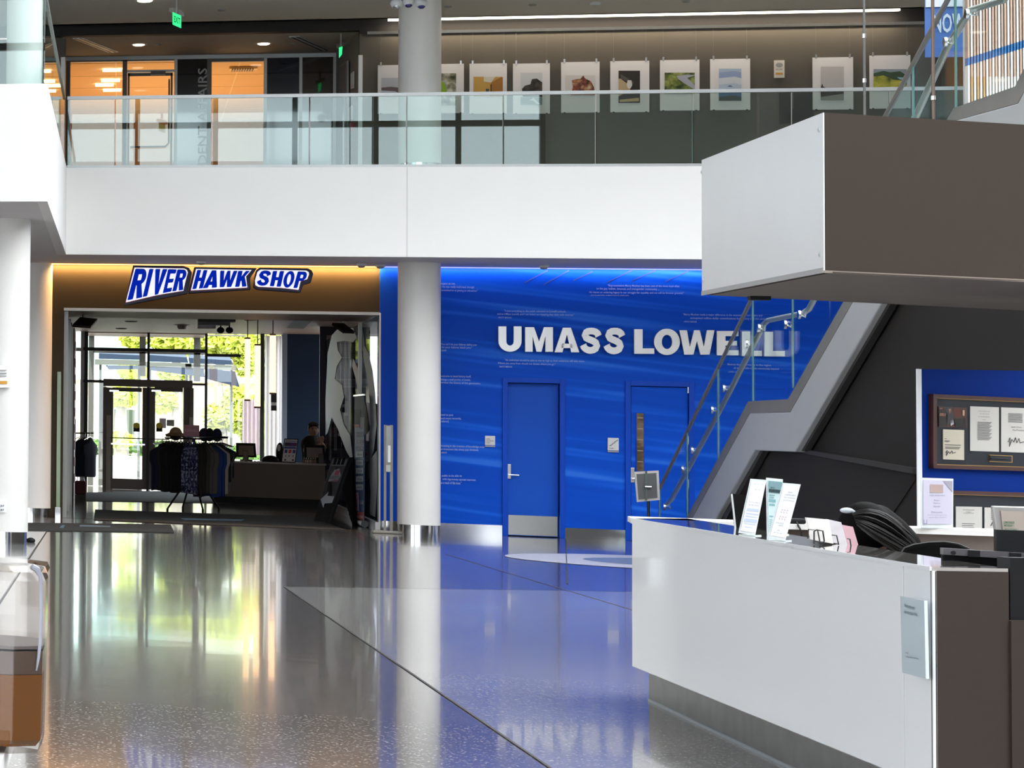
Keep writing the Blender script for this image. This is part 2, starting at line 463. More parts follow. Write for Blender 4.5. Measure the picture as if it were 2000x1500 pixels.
# rear wall (blue) ----------------------------------------------------
xs_open_l, xs_open_r = wx(121), wx(742)
xcol = wx(740)
zhead = pY(430, 607, YW).z
def wallbox(x0, x1, z0, z1, m, name, y=None, th=0.2):
    y = YW if y is None else y
    b = MB(); b.box(x0, x1, y, y+th, z0, z1); return struct(b.build(name, m))
# doors px
D1 = dict(l=981, r=1104.5, t=739, b=1048); D2 = dict(l=1222, r=1356, t=745, b=1072)
z_d1 = pY(1040,739,YW).z; z_d2 = pY(1290,745.5,YW).z
d1l, d1r, d2l, d2r = WALL.at(981,900).x, WALL.at(1103.5,900).x, WALL.at(1221,900).x, WALL.at(1356,900).x
zw = ZS + 0.02
bw = MB()
for x0, x1, z0, z1 in ((xcol, d1l, 0, zw), (d1l, d1r, z_d1, zw), (d1r, d2l, 0, zw), (d2l, d2r, z_d2, zw), (d2r, XR, 0, zw)):
    bw.box(x0, x1, YW, YW+0.2, z0, z1)
wall_back = struct(bw.build('wall_back', BLUEW, base=(xcol, YW, 0)))
# plain blue strip next to the shop
b = MB(); b.box(wx(741), wx(800), YW-0.012, YW, 0.12, zw); b.build('blue_pier_facing', BLUEP, wall_back)
# diagonal light lines at the top of the wallcovering
b = MB()
LM = mat('wallcovering_pale_line', (0.02,0.07,0.34), 0.5)
for (x0,y0,x1,y1) in ((1025,552,1070,528),(1062,556,1112,528),(1120,548,1158,530),(1185,552,1238,526),(1235,548,1280,528),(1300,550,1345,529)):
    A, B = WALL.at(x0,y0,.004), WALL.at(x1,y1,.004); w = Vector((0,0,.010)); b.poly([A-w, B-w, B+w, A+w])
b.build('wallcovering_line', LM, wall_back)
# doors
DOORM = BLUEW
DDK = mat('blue_door_paint', (0.002,0.078,0.50), 0.45, spec=.2, noise=.05, nscale=2)
def make_door(n, l, r, zt, vision, recess):
    t = thing('door_%d' % n, (l, YW, 0), None, None); t['kind'] = 'structure'
    fw = 0.065
    b = MB(); b.box(l, l+fw, YW-.03, YW+.14, 0, zt); b.box(r-fw, r, YW-.03, YW+.14, 0, zt); b.box(l+fw, r-fw, YW-.03, YW+.14, zt-fw, zt)
    b.build('door_frame', BLUEFR, t, bevel=.004)
    b = MB(); b.box(l+fw+.008, r-fw-.008, YW+recess, YW+recess+.045, 0.012, zt-fw-.008); leaf = b.build('door_leaf', BLUEW if not recess>.05 else DDK, t)
    L, Rr = l+fw+.008, r-fw-.008
    if vision:
        v0, v1 = WALL.at(1243.5,807), WALL.at(1257,920)
        b = MB(); b.box(v0.x-.012, v1.x+.012, YW+recess-.012, YW+recess, v1.z-.012, v0.z+.012); b.build('vision_frame', BLUEFR, leaf)
        b = MB(); b.box(v0.x, v1.x, YW+recess-.018, YW+recess-.010, v1.z, v0.z); pn = b.build('vision_pane', ramp_mat('stairwell_view', [(0.0,(.03,.02,.012)),(.45,(.10,.065,.035)),(.55,(.22,.16,.10)),(1,(.05,.03,.02))], 3, .15, stretch=(1,1,2)), leaf)
        b = MB()
        for k in range(5):
            zz = v0.z - (v0.z-v1.z)*(.08+.19*k); b.box(v0.x+.008, v1.x-.008, YW+recess-.021, YW+recess-.018, zz-.006, zz+.006)
        b.build('pane_line', mat('pane_line_tan',(.35,.27,.18),.5), leaf)
        hz = (WALL.at(1353,760), WALL.at(1353,860), WALL.at(1352,945))
        for h in hz:
            b = MB(); b.cyl((Rr+.004, YW+recess-.012, h.z-.055), (Rr+.004, YW+recess-.012, h.z+.055), .012); b.build('hinge', STEEL, t, smooth=True)
    return t, leaf, L, Rr
d1, leaf1, L1, R1 = make_door(1, d1l, d1r, z_d1, False, 0.075)
b = MB(); b.box(L1+.01, R1-.01, YW+.069, YW+.075, .02, .29); b.build('kick_plate', STEEL, leaf1)
d2, leaf2, L2, R2 = make_door(2, d2l, d2r, z_d2, True, 0.012)
b = MB(); b.box(L2+.01, R2-.01, YW+.006, YW+.012, .02, .29); b.build('kick_plate', STEEL, leaf2)
for l_, r_, z_ in ((d1l, d1r, z_d1), (d2l, d2r, z_d2)):
    b = MB(); b.box(l_-.1, r_+.1, YW+.205, YW+.26, 0, z_+.1); b.build('light_block_panel', DARKW, wall_back)  # added panel behind each door, blocks light leaking past the frame
def lever(leaf, x, z, y, s=1):
    b = MB(); b.box(x-.026, x+.026, y-.014, y, z-.10, z+.10); h = b.build('lock_plate', STEEL, leaf, bevel=.004)
    b = MB(); b.cyl((x, y, z-.045), (x, y-.055, z-.045), .011); b.tube([(x, y-.052, z-.045), (x+s*.03, y-.055, z-.045), (x+s*.12, y-.052, z-.047)], .009); b.build('lever_handle', CHROME, leaf, smooth=True)
lever(leaf1, WALL.at(995,920).x, WALL.at(995,921).z, YW+.075)
lever(leaf2, WALL.at(1235,928).x, WALL.at(1235,928).z, YW+.012)
# baseboards
k = 0
for x0, x1 in ((wx(742), d1l), (d1r, d2l), (d2r, XR)):
    b = MB(); b.box(x0+.002, x1-.002, YW-.014, YW-.001, 0, .145); struct(b.build('baseboard_back_%d' % k if k else 'baseboard_back', CHROME)); k += 1

# shop front wall -----------------------------------------------------
b = MB(); b.box(XL, xs_open_l, YW, YW+.25, 0, zw); b.box(xs_open_l, xcol, YW, YW+.5, zhead, zw)
wall_shop = struct(b.build('wall_shop_front', SHOPW, base=(xs_open_l, YW, 0)))
b = MB(); b.box(xs_open_l, wx(741.5), YW-.012, YW+.5, zhead-.03, zhead+.012); b.build('head_trim', ALU, wall_shop)
b = MB(); b.box(wx(739.5), wx(742.5), YW-.016, YW+.3, 0.0, zhead); b.build('jamb_trim', LTRIM, wall_shop)
SHOPB = pz(300, 958, 0).y                    # rear glazing of the shop
ZC = pY(300, 650, SHOPB).z
print('shop back', SHOPB, 'zc', ZC, 'zhead', zhead)
b = MB(); b.box(XL, XR*.5, YW+.2, SHOPB+14, -.2, 0.0); f2 = struct(b.build('floor_shop', FLRS))
b = MB(); b.box(xs_open_l-3, xcol+3, YW+.5, YW+3.6, zhead+.0, zhead+.05); b.box(xs_open_l-3, xcol+3, YW+3.6, SHOPB, ZC, ZC+.1); b.box(xs_open_l-3, xcol+3, YW+3.55, YW+3.6, zhead, ZC+.1)
SHC = mat('shop_ceiling_paint', (0.46,0.32,0.25), .45)
ceiling_shop = struct(b.build('ceiling_shop', SHC))

# soffit + fascia ------------------------------------------------------
nf = pz(92.5, 393.4, ZS)                      # near-left corner of the balcony
fc = Vector((FAS.at(129, 493).x, YF, ZS))
def plate(pts, z0, z1, m, name):
    b = MB(); b.prism([(p[0], p[1], z0) for p in pts], (0,0,z1-z0)); return struct(b.build(name, m))
b = MB(); pts = [(XL, nf.y+.15), (nf.x-.1, nf.y+.15), (fc.x-.12, YF+.15), (XR, YF+.15), (XR, YW+.6), (XL, YW+.6)]
b.prism([(p[0], p[1], ZS) for p in pts], (0,0,.12)); soffit = struct(b.build('ceiling_soffit', SOFFIT))
b = MB()
b.prism([(XL, nf.y, ZS), (nf.x, nf.y, ZS), (nf.x-.1, nf.y+.15, ZS), (XL, nf.y+.15, ZS)], (0,0,ZF-ZS))
b.prism([(nf.x, nf.y, ZS), (fc.x, YF, ZS), (fc.x-.12, YF+.15, ZS), (nf.x-.1, nf.y+.15, ZS)], (0,0,ZF-ZS))
b.prism([(fc.x, YF, ZS), (XR, YF, ZS), (XR, YF+.15, ZS), (fc.x-.12, YF+.15, ZS)], (0,0,ZF-ZS))
wall_fascia = struct(b.build('wall_balcony_fascia', WHITE))
b = MB(); j = FAS.at(795, 400).x; b.box(j-.008, j+.008, YF-.002, YF, ZS, ZF); b.build('panel_joint', SOFFIT, wall_fascia)
b = MB(); pts2 = [(XL, nf.y+.15), (nf.x-.1, nf.y+.15), (fc.x-.12, YF+.15), (XR, YF+.15), (XR, YA+9), (XL, YA+9)]
b.prism([(p[0], p[1], ZF-.2) for p in pts2], (0,0,.19)); floor_u = struct(b.build('floor_upper', mat('upper_floor_tile',(.42,.40,.37),.9)))

# balustrade -----------------------------------------------------------
ZR = pY(900, 185, YF+.05).z
balus = thing('balcony_balustrade', (fc.x, YF+.05, ZF), 'frameless glass balustrade with slim steel top rail along the white balcony edge', 'balustrade')
jx = [129, 225, 414, 605, 795, 984, 1165, 1355, 1549, 1740, 1930, 2120]
jxs = [FAS.at(x, 250).x for x in jx]; jxs[0] = fc.x
for i in range(len(jxs)-1):
    b = MB(); b.box(jxs[i]+.008, jxs[i+1]-.008, YF+.045, YF+.060, ZF+.02, ZR-.01); b.build('glass_pane', GLASS, balus)
    b = MB(); b.box(jxs[i+1]-.010, jxs[i+1]-.006, YF+.044, YF+.061, ZF+.03, ZR-.02); b.build('pane_edge', LTRIM if i % 2 else GEDGE, balus)
b = MB(); b.box(fc.x, XR, YF+.03, YF+.075, ZR-.01, ZR+.035); b.build('top_rail', RAILM, balus)
b = MB(); b.box(fc.x, XR, YF+.02, YF+.085, ZF-.01, ZF+.035); b.build('base_shoe', RAILM, balus)
# left return + near part
bal2 = thing('balcony_balustrade', (nf.x, nf.y, ZF), 'glass balustrade with steel rail on the near balcony corner at far left', 'balustrade')
q0 = Vector((nf.x-.05, nf.y+.05, ZF)); q1 = Vector((fc.x-.05, YF+.05, ZF))
d = (q1-q0); pn = d.cross(UPV).normalized()*.012
for i in range(3):
    a, c = q0+d*(i/3+.004), q0+d*((i+1)/3-.004)
    b = MB(); b.obox(a+UPV*.02, c-a, pn, UPV*(ZR-ZF-.03)); b.build('glass_pane', GLASS, bal2)
b = MB(); b.obox(q0+UPV*(ZR-ZF-.01)-pn, d, pn*3.4, UPV*.045); b.build('top_rail', RAILM, bal2)
b = MB(); b.obox(q0-UPV*.01-pn*2, d, pn*5, UPV*.04); b.build('base_shoe', STEEL, bal2)
xl = [XL, nf.x-9.2, nf.x-7.1, nf.x-4.9, nf.x-2.4, nf.x-.05]
for i in range(5):
    b = MB(); b.box(xl[i]+.006, xl[i+1]-.006, nf.y+.045, nf.y+.06, ZF+.02, ZR-.01); b.build('glass_pane', GLASS, bal2)
b = MB(); b.box(XL, nf.x-.05, nf.y+.03, nf.y+.075, ZR-.01, ZR+.035); b.build('top_rail', RAILM, bal2)
b = MB(); b.box(XL, nf.x, nf.y+.01, nf.y+.085, ZF-.01, ZF+.045); b.build('base_shoe', CHROME, bal2)

# columns --------------------------------------------------------------
def column(px_l, px_r, base_pt, z0, z1, label, ring=.14):
    D = (M.transposed() @ (base_pt - CAM)).z
    r = (px_r-px_l)/2/F*D*0.93
    c = Vector((0,0,0)); m = ray((px_l+px_r)/2, 700); c = CAM + m*((base_pt.y + r*.9)/m.y); c.z = z0
    t = thing('round_column', c, label, 'column')
    b = MB(); b.cyl(c+UPV*ring, Vector((c.x, c.y, z1)), r, n=48); b.build('shaft', COLM, t, smooth=True)
    b = MB(); b.cyl(c, c+UPV*ring, r*.96, n=48); b.build('base_ring', CHROME, t, smooth=True)
    return c, r
c3, r3 = column(777.5, 859.5, pz(819,1046,0), 0, ZS, 'white round column standing in front of the blue wall, lower floor')
c1, r1_ = column(-40, 58.5, pz(10,1063,0), 0, ZS, 'nearest white round column at the far left edge')
c2, r2_ = column(24, 102, pz(60,1011,0), 0, ZS, 'white round column half hidden behind the nearest left column')
ZCE = pY(1000, 32, YA-.55).z                  # upper ceiling height
t = thing('round_column', (c3.x, c3.y, ZF), 'white round column rising behind the balcony glass between two hung photographs', 'column')
b = MB(); b.cyl((c3.x, c3.y, ZF+.17), (c3.x, c3.y, ZCE+.1), r3, n=48); b.build('shaft', COLM, t, smooth=True)
b = MB(); b.cyl((c3.x, c3.y, ZF), (c3.x, c3.y, ZF+.17), r3*.95, n=48); b.build('base_ring', CHROME, t, smooth=True)
cu = pD(48, 120, 36.0); t = thing('round_column', (cu.x, cu.y, ZF), 'white round column behind the balcony glass at the top left', 'column')
b = MB(); b.cyl((cu.x, cu.y, ZF), (cu.x, cu.y, ZCE+3.2), .215, n=40); b.build('shaft', COLM, t, smooth=True)

# upper ceiling + gallery wall ----------------------------------------
yce = YA - .55
XST0, XST1 = ART.at(127, 200).x, ART.at(702, 200).x       # vestibule recess
ZV = pY(400, 65, YA).z
YV = pz(400, 108, ZV).y
b = MB(); b.prism([(XL, YF-3.0, ZCE), (XR, YF-3.0, ZCE), (XR, yce, ZCE), (XL, yce, ZCE)], (0,0,.12))
b.box(XL, XR, yce-.12, yce, ZCE, ZCE+.5); ceiling = struct(b.build('ceiling', CEIL))
ztr = pY(1000, 61, YA).z
b = MB(); b.box(XST1, XR, YA, YA+.2, ZF-.1, ztr+.02); b.box(XL, XST0, YA, YA+.2, ZF-.1, ztr+.02)
wall_gallery = struct(b.build('wall_gallery', TAUPE, base=(XST1, YA, ZF)))
b = MB(); b.box(XST1, XR, YA-.002, YA+.2, ztr, ZCE+.6); b.box(XL, XST1, YA-.002, YA+.2, ZV, ZCE+.6)
wall_band = struct(b.build('wall_dark_band', BLACKB))
b = MB(); b.box(XL, XR, yce, YA+.2, ZCE+.45, ZCE+.6); struct(b.build('ceiling_recess', BLACKB))
# corner trim
xt = ART.at(704, 200).x; b = MB(); b.box(xt-.03, xt+.025, YA-.03, YA, ZF, pY(704,108,YA).z); struct(b.build('trim_1', mat('white_gloss_trim',(.85,.85,.85),.3)))
xt0 = ART.at(122.5, 200).x; b = MB(); b.box(xt0-.03, xt0+.03, YA-.03, YA, ZF, pY(122,112,YA).z); struct(b.build('trim_2', MATS['white_gloss_trim']))
# vestibule
STO = YPl(YV)
b = MB(); b.box(XST0-.4, XST1+1.2, YA+.2, YV+.3, ZV, ZV+.1); struct(b.build('ceiling_vestibule', mat('vestibule_ceiling_paint',(.55,.53,.52),.8)))
xr2 = STO.at(656, 200).x
GREYW = mat('vestibule_grey_paint', (.22,.23,.22), .6)
b = MB(); b.prism([(XST1, YA+.2, ZF), (XST1+.15, YA+.2, ZF), (xr2+.15, YV+.1, ZF), (xr2, YV+.1, ZF)], (0,0,ZV-ZF)); wv = struct(b.build('wall_vestibule_right', GREYW))
b = MB(); b.box(XST0-.2, XST0-.05, YA+.2, YV+.1, ZF, ZV); struct(b.build('wall_vestibule_left', TAUPE))
# door in the right vestibule wall
VR = VPl((XST1, YA+.2, 0), (xr2, YV+.1, 0))
if True:
    dd = thing('door_3', VR.at(674, 322, .01), None, None); dd['kind'] = 'structure'
    b = MB(); 
    P = [VR.at(667,328,.02), VR.at(667,128,.02), VR.at(681,118,.02), VR.at(681,328,.02)]; P2 = [VR.at(669,328,.02), VR.at(669,131,.02), VR.at(680,122,.02), VR.at(680,328,.02)]
    b.prism(P, VR.n*.02); b.build('door_frame', ALU, dd)
    b = MB(); b.prism(P2, VR.n*.03); b.build('door_leaf', mat('grey_door_paint',(.16,.17,.17),.5), dd)
    b = MB(); b.prism([VR.at(671,320,.05),VR.at(671,190,.05),VR.at(673,188,.05),VR.at(673,320,.05)], VR.n*.01); b.build('door_handle', CHROME, dd)
# notices and call point on that wall
b = MB(); b.prism([VR.at(686,174,.01), VR.at(686,144,.01), VR.at(692,139,.01), VR.at(692,172,.01)], VR.n*.01); tag(b.build('wall_notice', PAPER), 'white paper notice on the grey wall beside the upper storefront', 'notice')
b = MB(); b.prism([VR.at(688,256,.01), VR.at(688,241,.01), VR.at(692.5,240,.01), VR.at(692.5,256,.01)], VR.n*.04); tag(b.build('fire_call_point', mat('alarm_red',(.45,.01,.03),.4)), 'small red fire alarm pull box on the upper grey wall', 'fire alarm')
b = MB(); b.prism([VR.at(685,235,.01), VR.at(685,212,.01), VR.at(690,206,.01), VR.at(690,233,.01)], VR.n*.03); tag(b.build('wall_hook_plate', LTRIM), 'pale hand dispenser above the red pull box on the upper wall', 'dispenser')

# upper storefront ------------------------------------------------------
sf = thing('office_storefront', STO.at(395, 330), 'bronze framed glass office front with vertical lettering behind the balcony', 'storefront')
sx = lambda x: STO.at(x, 200).x
zt = ZV
def smull(x0, x1, z0=ZF, z1=zt, m=BRZ, nm='mullion'):
    b = MB(); b.box(sx(x0), sx(x1), YV-.05, YV+.05, z0, z1); return b.build(nm, m, sf)
for x0, x1, m in ((128,137,BRZ),(239,248,BRZ),(340,346,ALU),(404,413,BRZ),(515,521,ALU),(584,590,ALU),(650,656,ALU)): smull(x0, x1, m=m)
z_a = STO.at(300,108).z
b = MB(); b.box(sx(128), sx(656), YV-.055, YV+.055, zt-.06, zt); b.build('head_frame', LTRIM, sf)
b = MB(); b.box(sx(137), sx(340), YV-.05, YV+.05, STO.at(200,121).z, STO.at(200,113).z); b.box(sx(412), sx(515), YV-.05, YV+.05, STO.at(460,121).z, STO.at(460,113).z); b.build('head_panel', BRZ, sf)
zdh = STO.at(300,138).z
b = MB(); b.box(sx(248), sx(340), YV-.05, YV+.05, zdh-.03, zdh+.01); b.build('transom_bar', ALU, sf)
OG = glassmat('office_glass', (.90,.88,.84), 1.5)
for x0, x1 in ((137,239),(248,340),(413,515)):
    b = MB(); b.box(sx(x0), sx(x1), YV-.006, YV+.006, ZF, zt-.06); b.build('glass_pane', OG, sf)
DP = mat('dark_spandrel_panel', (.012,.013,.018), .06, coat=1.0); DP2 = mat('navy_spandrel_panel', (.008,.014,.03), .06, coat=1.0); DP3 = mat('umber_spandrel_panel', (.03,.02,.015), .06, coat=1.0)
b = MB(); b.box(sx(346), sx(404), YV-.02, YV, ZF, zt-.06); b.build('dark_panel', DP, sf)
b = MB(); b.box(sx(521), sx(584), YV-.02, YV, ZF, zt-.06); b.build('dark_panel', DP2, sf)
b = MB(); b.box(sx(590), sx(650), YV-.02, YV, ZF, zt-.06); b.build('dark_panel', DP3, sf)
# door leaf
leafd = MB()
zb = ZF+.01
for (x0,x1,z0,z1) in ((sx(249),sx(253),zb,zdh-.04),(sx(333),sx(337),zb,zdh-.04),(sx(249),sx(337),zdh-.09,zdh-.04),(sx(249),sx(337),zb,zb+.25)):
    leafd.box(x0,x1,YV-.055,YV-.02,z0,z1)
lf = leafd.build('door_leaf', BRZ, sf)
b = MB(); b.box(sx(294), sx(323), YV-.12, YV-.055, STO.at(300,148).z, STO.at(300,140).z); b.build('door_closer', BRZ, lf)
xh = sx(330)
b = MB(); b.tube([(xh,YV-.05,zdh-.15),(xh,YV-.12,zdh-.17),(xh,YV-.12,STO.at(330,280).z),(xh-.05,YV-.12,STO.at(330,287).z),(sx(255),YV-.12,STO.at(330,288).z)], .012); b.build('pull_handle', BLACKM, lf, smooth=True)
# vertical lettering
b = MB(); BLp = STO.at(404.5, 375, .03); TLp = STO.at(386.5, 375, .03); BRp = STO.at(404.5, 133, .03)
text_on(b, 'STUDENT AFFAIRS', BLp, BRp, TLp, Vector((0,-1,0)), .012, .0)
b.build('vertical_lettering', mat('frosted_letter',(.42,.42,.42),.5), sf)
# amber office behind
AMB = mat('amber_lit_ceiling', (.75,.50,.24), .6)
AMW = mat('amber_office_wall', (.50,.33,.18), .7)
b = MB(); b.box(sx(100), sx(600), YV+.1, YV+12, ZV+.12, ZV+.2); office_c = struct(b.build('ceiling_office', AMB))
b = MB()
for k in range(1, 10):
    b.box(sx(100)+k*.95, sx(100)+k*.95+.02, YV+.1, YV+12, ZV+.112, ZV+.119)
for k in range(1, 7):
    b.box(sx(100), sx(600), YV+k*1.9, YV+k*1.9+.04, ZV+.112, ZV+.119)
b.build('ceiling_grid', mat('grid_tan',(.85,.72,.5),.6), office_c)
b = MB(); b.box(sx(90), sx(100)+.1, YV+.06, YV+12, ZF, ZV+.2); b.box(sx(600), sx(610), YV+.06, YV+12, ZF, ZV+.2); b.box(sx(90), sx(610), YV+12, YV+12.1, ZF, ZV+.2); struct(b.build('wall_office', AMW))
def area(name, loc, sx_, sy_, power, col, rot=(0,0,0)):
    l = bpy.data.lights.new(name, 'AREA'); l.shape = 'RECTANGLE'; l.size = sx_; l.size_y = sy_; l.energy = power; l.color = col
    o = bpy.data.objects.new(name, l); COL.objects.link(o); o.location = loc; o.rotation_euler = rot; return o
area('office_fill_light', (sx(300), YV+5, ZF+.7), 7, 7, 120, (1, .62, .22), (math.pi,0,0))  # unseen upward area light, added to warm the office ceiling
# office ceiling lamps
LAMP = mat('lamp_warm_glow', (1,.9,.7), .5, emit=(1,.85,.6), es=2.5)
for x, y in ((219,137),(216,157),(204,166),(219,176)):
    p = pz(x, y, ZV+.10)
    b = MB(); b.box(p.x-.15, p.x+.15, p.y-.12, p.y+.12, ZV+.085, ZV+.11); tag(b.build('ceiling_lamp', LAMP), 'small flat lamp glowing in the amber office ceiling, %s of four from the top' % {137:'first',157:'second',166:'third',176:'lowest'}[y], 'lamp', 'amber office ceiling lamps')
p0, p1 = pz(448,131,ZV+.11), pz(500,138,ZV+.11)
t = thing('air_vent', (p0.x, p0.y, ZV+.05), 'slatted air vent in the amber office ceiling', 'vent')
b = MB(); b.box(p0.x, p1.x, p1.y-.3, p0.y, ZV+.08, ZV+.11); b.build('vent_frame', MATS['grid_tan'], t)
for k in range(9):
    xx = p0.x+.04+(p1.x-p0.x-.08)*k/9; b = MB(); b.box(xx, xx+.02, p1.y-.26, p0.y-.03, ZV+.065, ZV+.08); b.build('slat', BRZ, t)
# black bags behind the glass
t = thing('handbag', STO.at(155, 324, .9), 'black bag lying behind the balcony glass at the left', 'bag')
p = pD(155, 318, 43.5); p.z = ZF
t = thing('black_bag', p, 'slumped black bag left on the floor behind the upper office glass', 'bag')
b = MB(); b.ell(p+Vector((0,0,.17)), .11, .08, .1, 16, 10); b.build('bag_body', BLACK, t, smooth=True)
b = MB(); b.tube([p+Vector((-.06,0,.25)), p+Vector((-.03,0,.31)), p+Vector((.03,0,.31)), p+Vector((.06,0,.25))], .008); b.build('bag_handle', BLACK, t, smooth=True)
bpy.data.objects.remove(bpy.data.objects['handbag'])

# light strip + picture rail ------------------------------------------
a, c = pY(758, 43, YA-.18), pY(1757, 20, YA-.18)
zl = pY(1250, 31, YA-.18).z
t = thing('light_strip', (a.x, YA-.18, zl), 'long warm linear light running above the hung photographs', 'light')
b = MB(); b.box(a.x, c.x, YA-.22, YA-.14, zl, zl+.05); b.build('diffuser', mat('warm_strip_glow',(1,.95,.85),.5, emit=(1,.9,.72), es=4.5), t)
b = MB(); b.box(a.x, c.x, YA-.23, YA-.13, zl+.05, zl+.09); b.build('housing', BLACKM, t)
for k in range(6):
    xx = a.x + (c.x-a.x)*(k+.5)/6; b = MB(); b.cyl((xx, YA-.18, zl+.09), (xx, YA-.18, ZCE+.46), .006, n=6); b.build('hanger_rod', BLACKM, t)
area('strip_light', ((a.x+c.x)/2, YA-.16, zl-.02), c.x-a.x, .05, 16, (1,.84,.62))
zpr = pY(1050, 60, YA).z
xr0 = ART.at(717, 66).x
b = MB(); b.box(xr0, ART.at(1838,45).x, YA-.03, YA, zpr-.012, zpr+.03); tag(b.build('picture_rail', STEEL), 'long thin metal picture rail on the taupe gallery wall', 'rail')

# hung photographs ------------------------------------------------------
def shape(mb, x0, y0, x1, y1, pts, lift):
    mb.poly([ART.at(x0+(x1-x0)*u, y0+(y1-y0)*v, lift) for u, v in pts])
C = lambda n, c: mat('print_'+n, srgb(*c), .6)
SEA = C('pale_sky', (205,205,210)); 
prints = [
 ((738,127,812,222),(745,152,805,187),'beach',  'white matted print of a coastline, leftmost, partly behind the column'),
 ((832,125,906,221),(845,143,891,206),'waterfall','white matted print of a green pool among pale roots, right of the column'),
 ((917,124,990,222),(925,150,982,188),'ochre',  'white matted print of an ochre house corner with a small window'),
 ((1002,124,1074,222),(1017,142,1059,205),'rock','white matted print of a dark rock against a pale sky'),
 ((1096,121,1171,220),(1104,147,1163,186),'rust','white matted print of a rusty red seaweed covered rock'),
 ((1192,119,1268,219),(1208,138,1250,201),'lamp','white matted print of a street lantern on a dark facade'),
 ((1289,117,1366,216),(1298,142,1357,183),'path','white matted print of a winding path through green verges'),
 ((1387,115,1465,215),(1404,134,1448,197),'bay', 'white matted print of a pale blue bay with a distant island'),
 ((1587,112,1666,214),(1603,130,1648,196),'shore','white matted print of a misty shore with dark trees'),
 ((1698,108,1778,212),(1706,135,1771,176),'hill','white matted print of yellow green hills, nearest the stair glass'),
]
base_cols = {'beach':(196,196,205),'waterfall':(150,145,130),'ochre':(206,160,74),'rock':(212,212,214),'rust':(222,216,212),'lamp':(44,34,28),'path':(112,128,52),'bay':(176,190,212),'shore':(198,192,190),'hill':(150,160,170)}
for (X0,Y0,X1,Y1),(x0,y0,x1,y1),kind,lab in prints:
    bl = ART.at(X0, Y1); t = thing('hung_photograph', (bl.x, YA-.02, bl.z), lab, 'picture', 'matted photographs hung on the gallery wall')
    A, B, Cc, Dd = ART.at(X0,Y0,.03), ART.at(X1,Y0,.03), ART.at(X1,Y1,.03), ART.at(X0,Y1,.03)
    xa, xb2 = A.x, B.x; za, zb2 = (A.z+B.z)/2, (Cc.z+Dd.z)/2
    b = MB(); b.box(xa, xb2, YA-.035, YA-.02, zb2, za); b.build('paper_mount', mat('print_paper',(.84,.80,.80),.6), t)
    for xx in (xa+.04, xb2-.04):
        b = MB(); b.cyl((xx, YA-.026, za), (xx, YA-.026, zpr), .0016, n=5); b.build('hanging_wire', WIREM, t)
        for zz in (za, zb2):
            b = MB(); b.box(xx-.012, xx+.012, YA-.04, YA-.015, zz-.012, zz+(.045 if zz == za else .008)); b.build('clip', STEEL if zz == za else BLACKM, t)
    G = MB(); shape(G, x0,y0,x1,y1,[(0,0),(1,0),(1,1),(0,1)],.037)
    im = G.build('photo_print', C('bg_'+kind, base_cols[kind]), t)
    def sh(nm, col, pts, lift=.039, m=None):
        g = MB(); shape(g, x0,y0,x1,y1, pts, lift); g.build(nm, m or C(kind+nm+str(col), col), im)
    if kind == 'beach':
        sh('hill',(110,92,96),[(0,.55),(.3,.5),(.6,.55),(1,.48),(1,1),(0,1)]); sh('water',(200,205,215),[(0,.7),(.45,.75),(.55,.85),(.3,1),(0,1)],.041)
    if kind == 'waterfall':
        sh('roots',None,[(0,0),(1,0),(1,1),(0,1)], m=ramp_mat('roots_print',[(.3,(.02,.03,.01)),(.5,(.3,.28,.2)),(.62,(.7,.68,.6))],9,stretch=(1,1,1)))
        sh('pool',(140,180,40),[(.1,.45),(.35,.22),(.5,.3),(.62,.55),(.5,.7),(.15,.68)],.041)
    if kind == 'ochre':
        sh('sky',(222,214,196),[(.35,0),(.75,0),(.6,.3),(.35,.25)]); sh('gable',(170,112,40),[(.6,.3),(.95,0),(1,.05),(1,1),(.58,1)]); sh('window',(70,80,80),[(.42,.62),(.53,.62),(.53,.9),(.42,.9)]); sh('edge',(60,40,20),[(.58,.4),(.62,.36),(.61,1),(.58,1)],.041)
    if kind == 'rock':
        sh('rock',None,[(.06,.5),(.2,.4),(.45,.36),(.52,.2),(.75,.18),(1,.3),(1,.75),(.1,.75)], m=ramp_mat('rock_print',[(.35,(.008,.006,.005)),(.6,(.07,.05,.035)),(.8,(.15,.1,.07))],14)); sh('sea',(130,150,150),[(0,.76),(1,.76),(1,1),(0,1)]); sh('surf',(215,225,225),[(.4,.85),(.6,.78),(.9,.97),(.75,.97),(.6,.88)],.041)
    if kind == 'rust':
        sh('weed',None,[(.18,1),(.25,.6),(.22,.25),(.35,.2),(.5,.18),(.6,0),(.65,.15),(.85,.3),(.95,.6),(1,1)], m=ramp_mat('rust_print',[(.35,(.05,.02,.01)),(.5,(.28,.06,.03)),(.62,(.45,.25,.1)),(.75,(.6,.5,.4))],16))
    if kind == 'lamp':
        sh('wall',(196,170,130),[(0,.25),(.1,.25),(.5,.45),(.55,.6),(0,.8)]); sh('roof',(84,80,78),[(.1,.1),(.7,.35),(.7,.42),(.1,.24)],.041); sh('lantern',(225,220,215),[(.42,.3),(.6,.3),(.64,.45),(.56,.55),(.44,.55),(.38,.45)],.042); sh('ground',(200,170,120),[(.05,.9),(.95,.84),(.95,.95),(.05,.97)],.041)
    if kind == 'path':
        sh('grass',None,[(0,0),(1,0),(1,1),(0,1)], m=ramp_mat('grass_print',[(.35,(.02,.04,.005)),(.5,(.16,.2,.03)),(.65,(.35,.38,.1))],14)); sh('path',(176,176,188),[(.4,.15),(.7,.1),(.95,.1),(1,.13),(.75,.25),(1,.6),(1,.82),(.7,.55),(.45,.3)],.041)
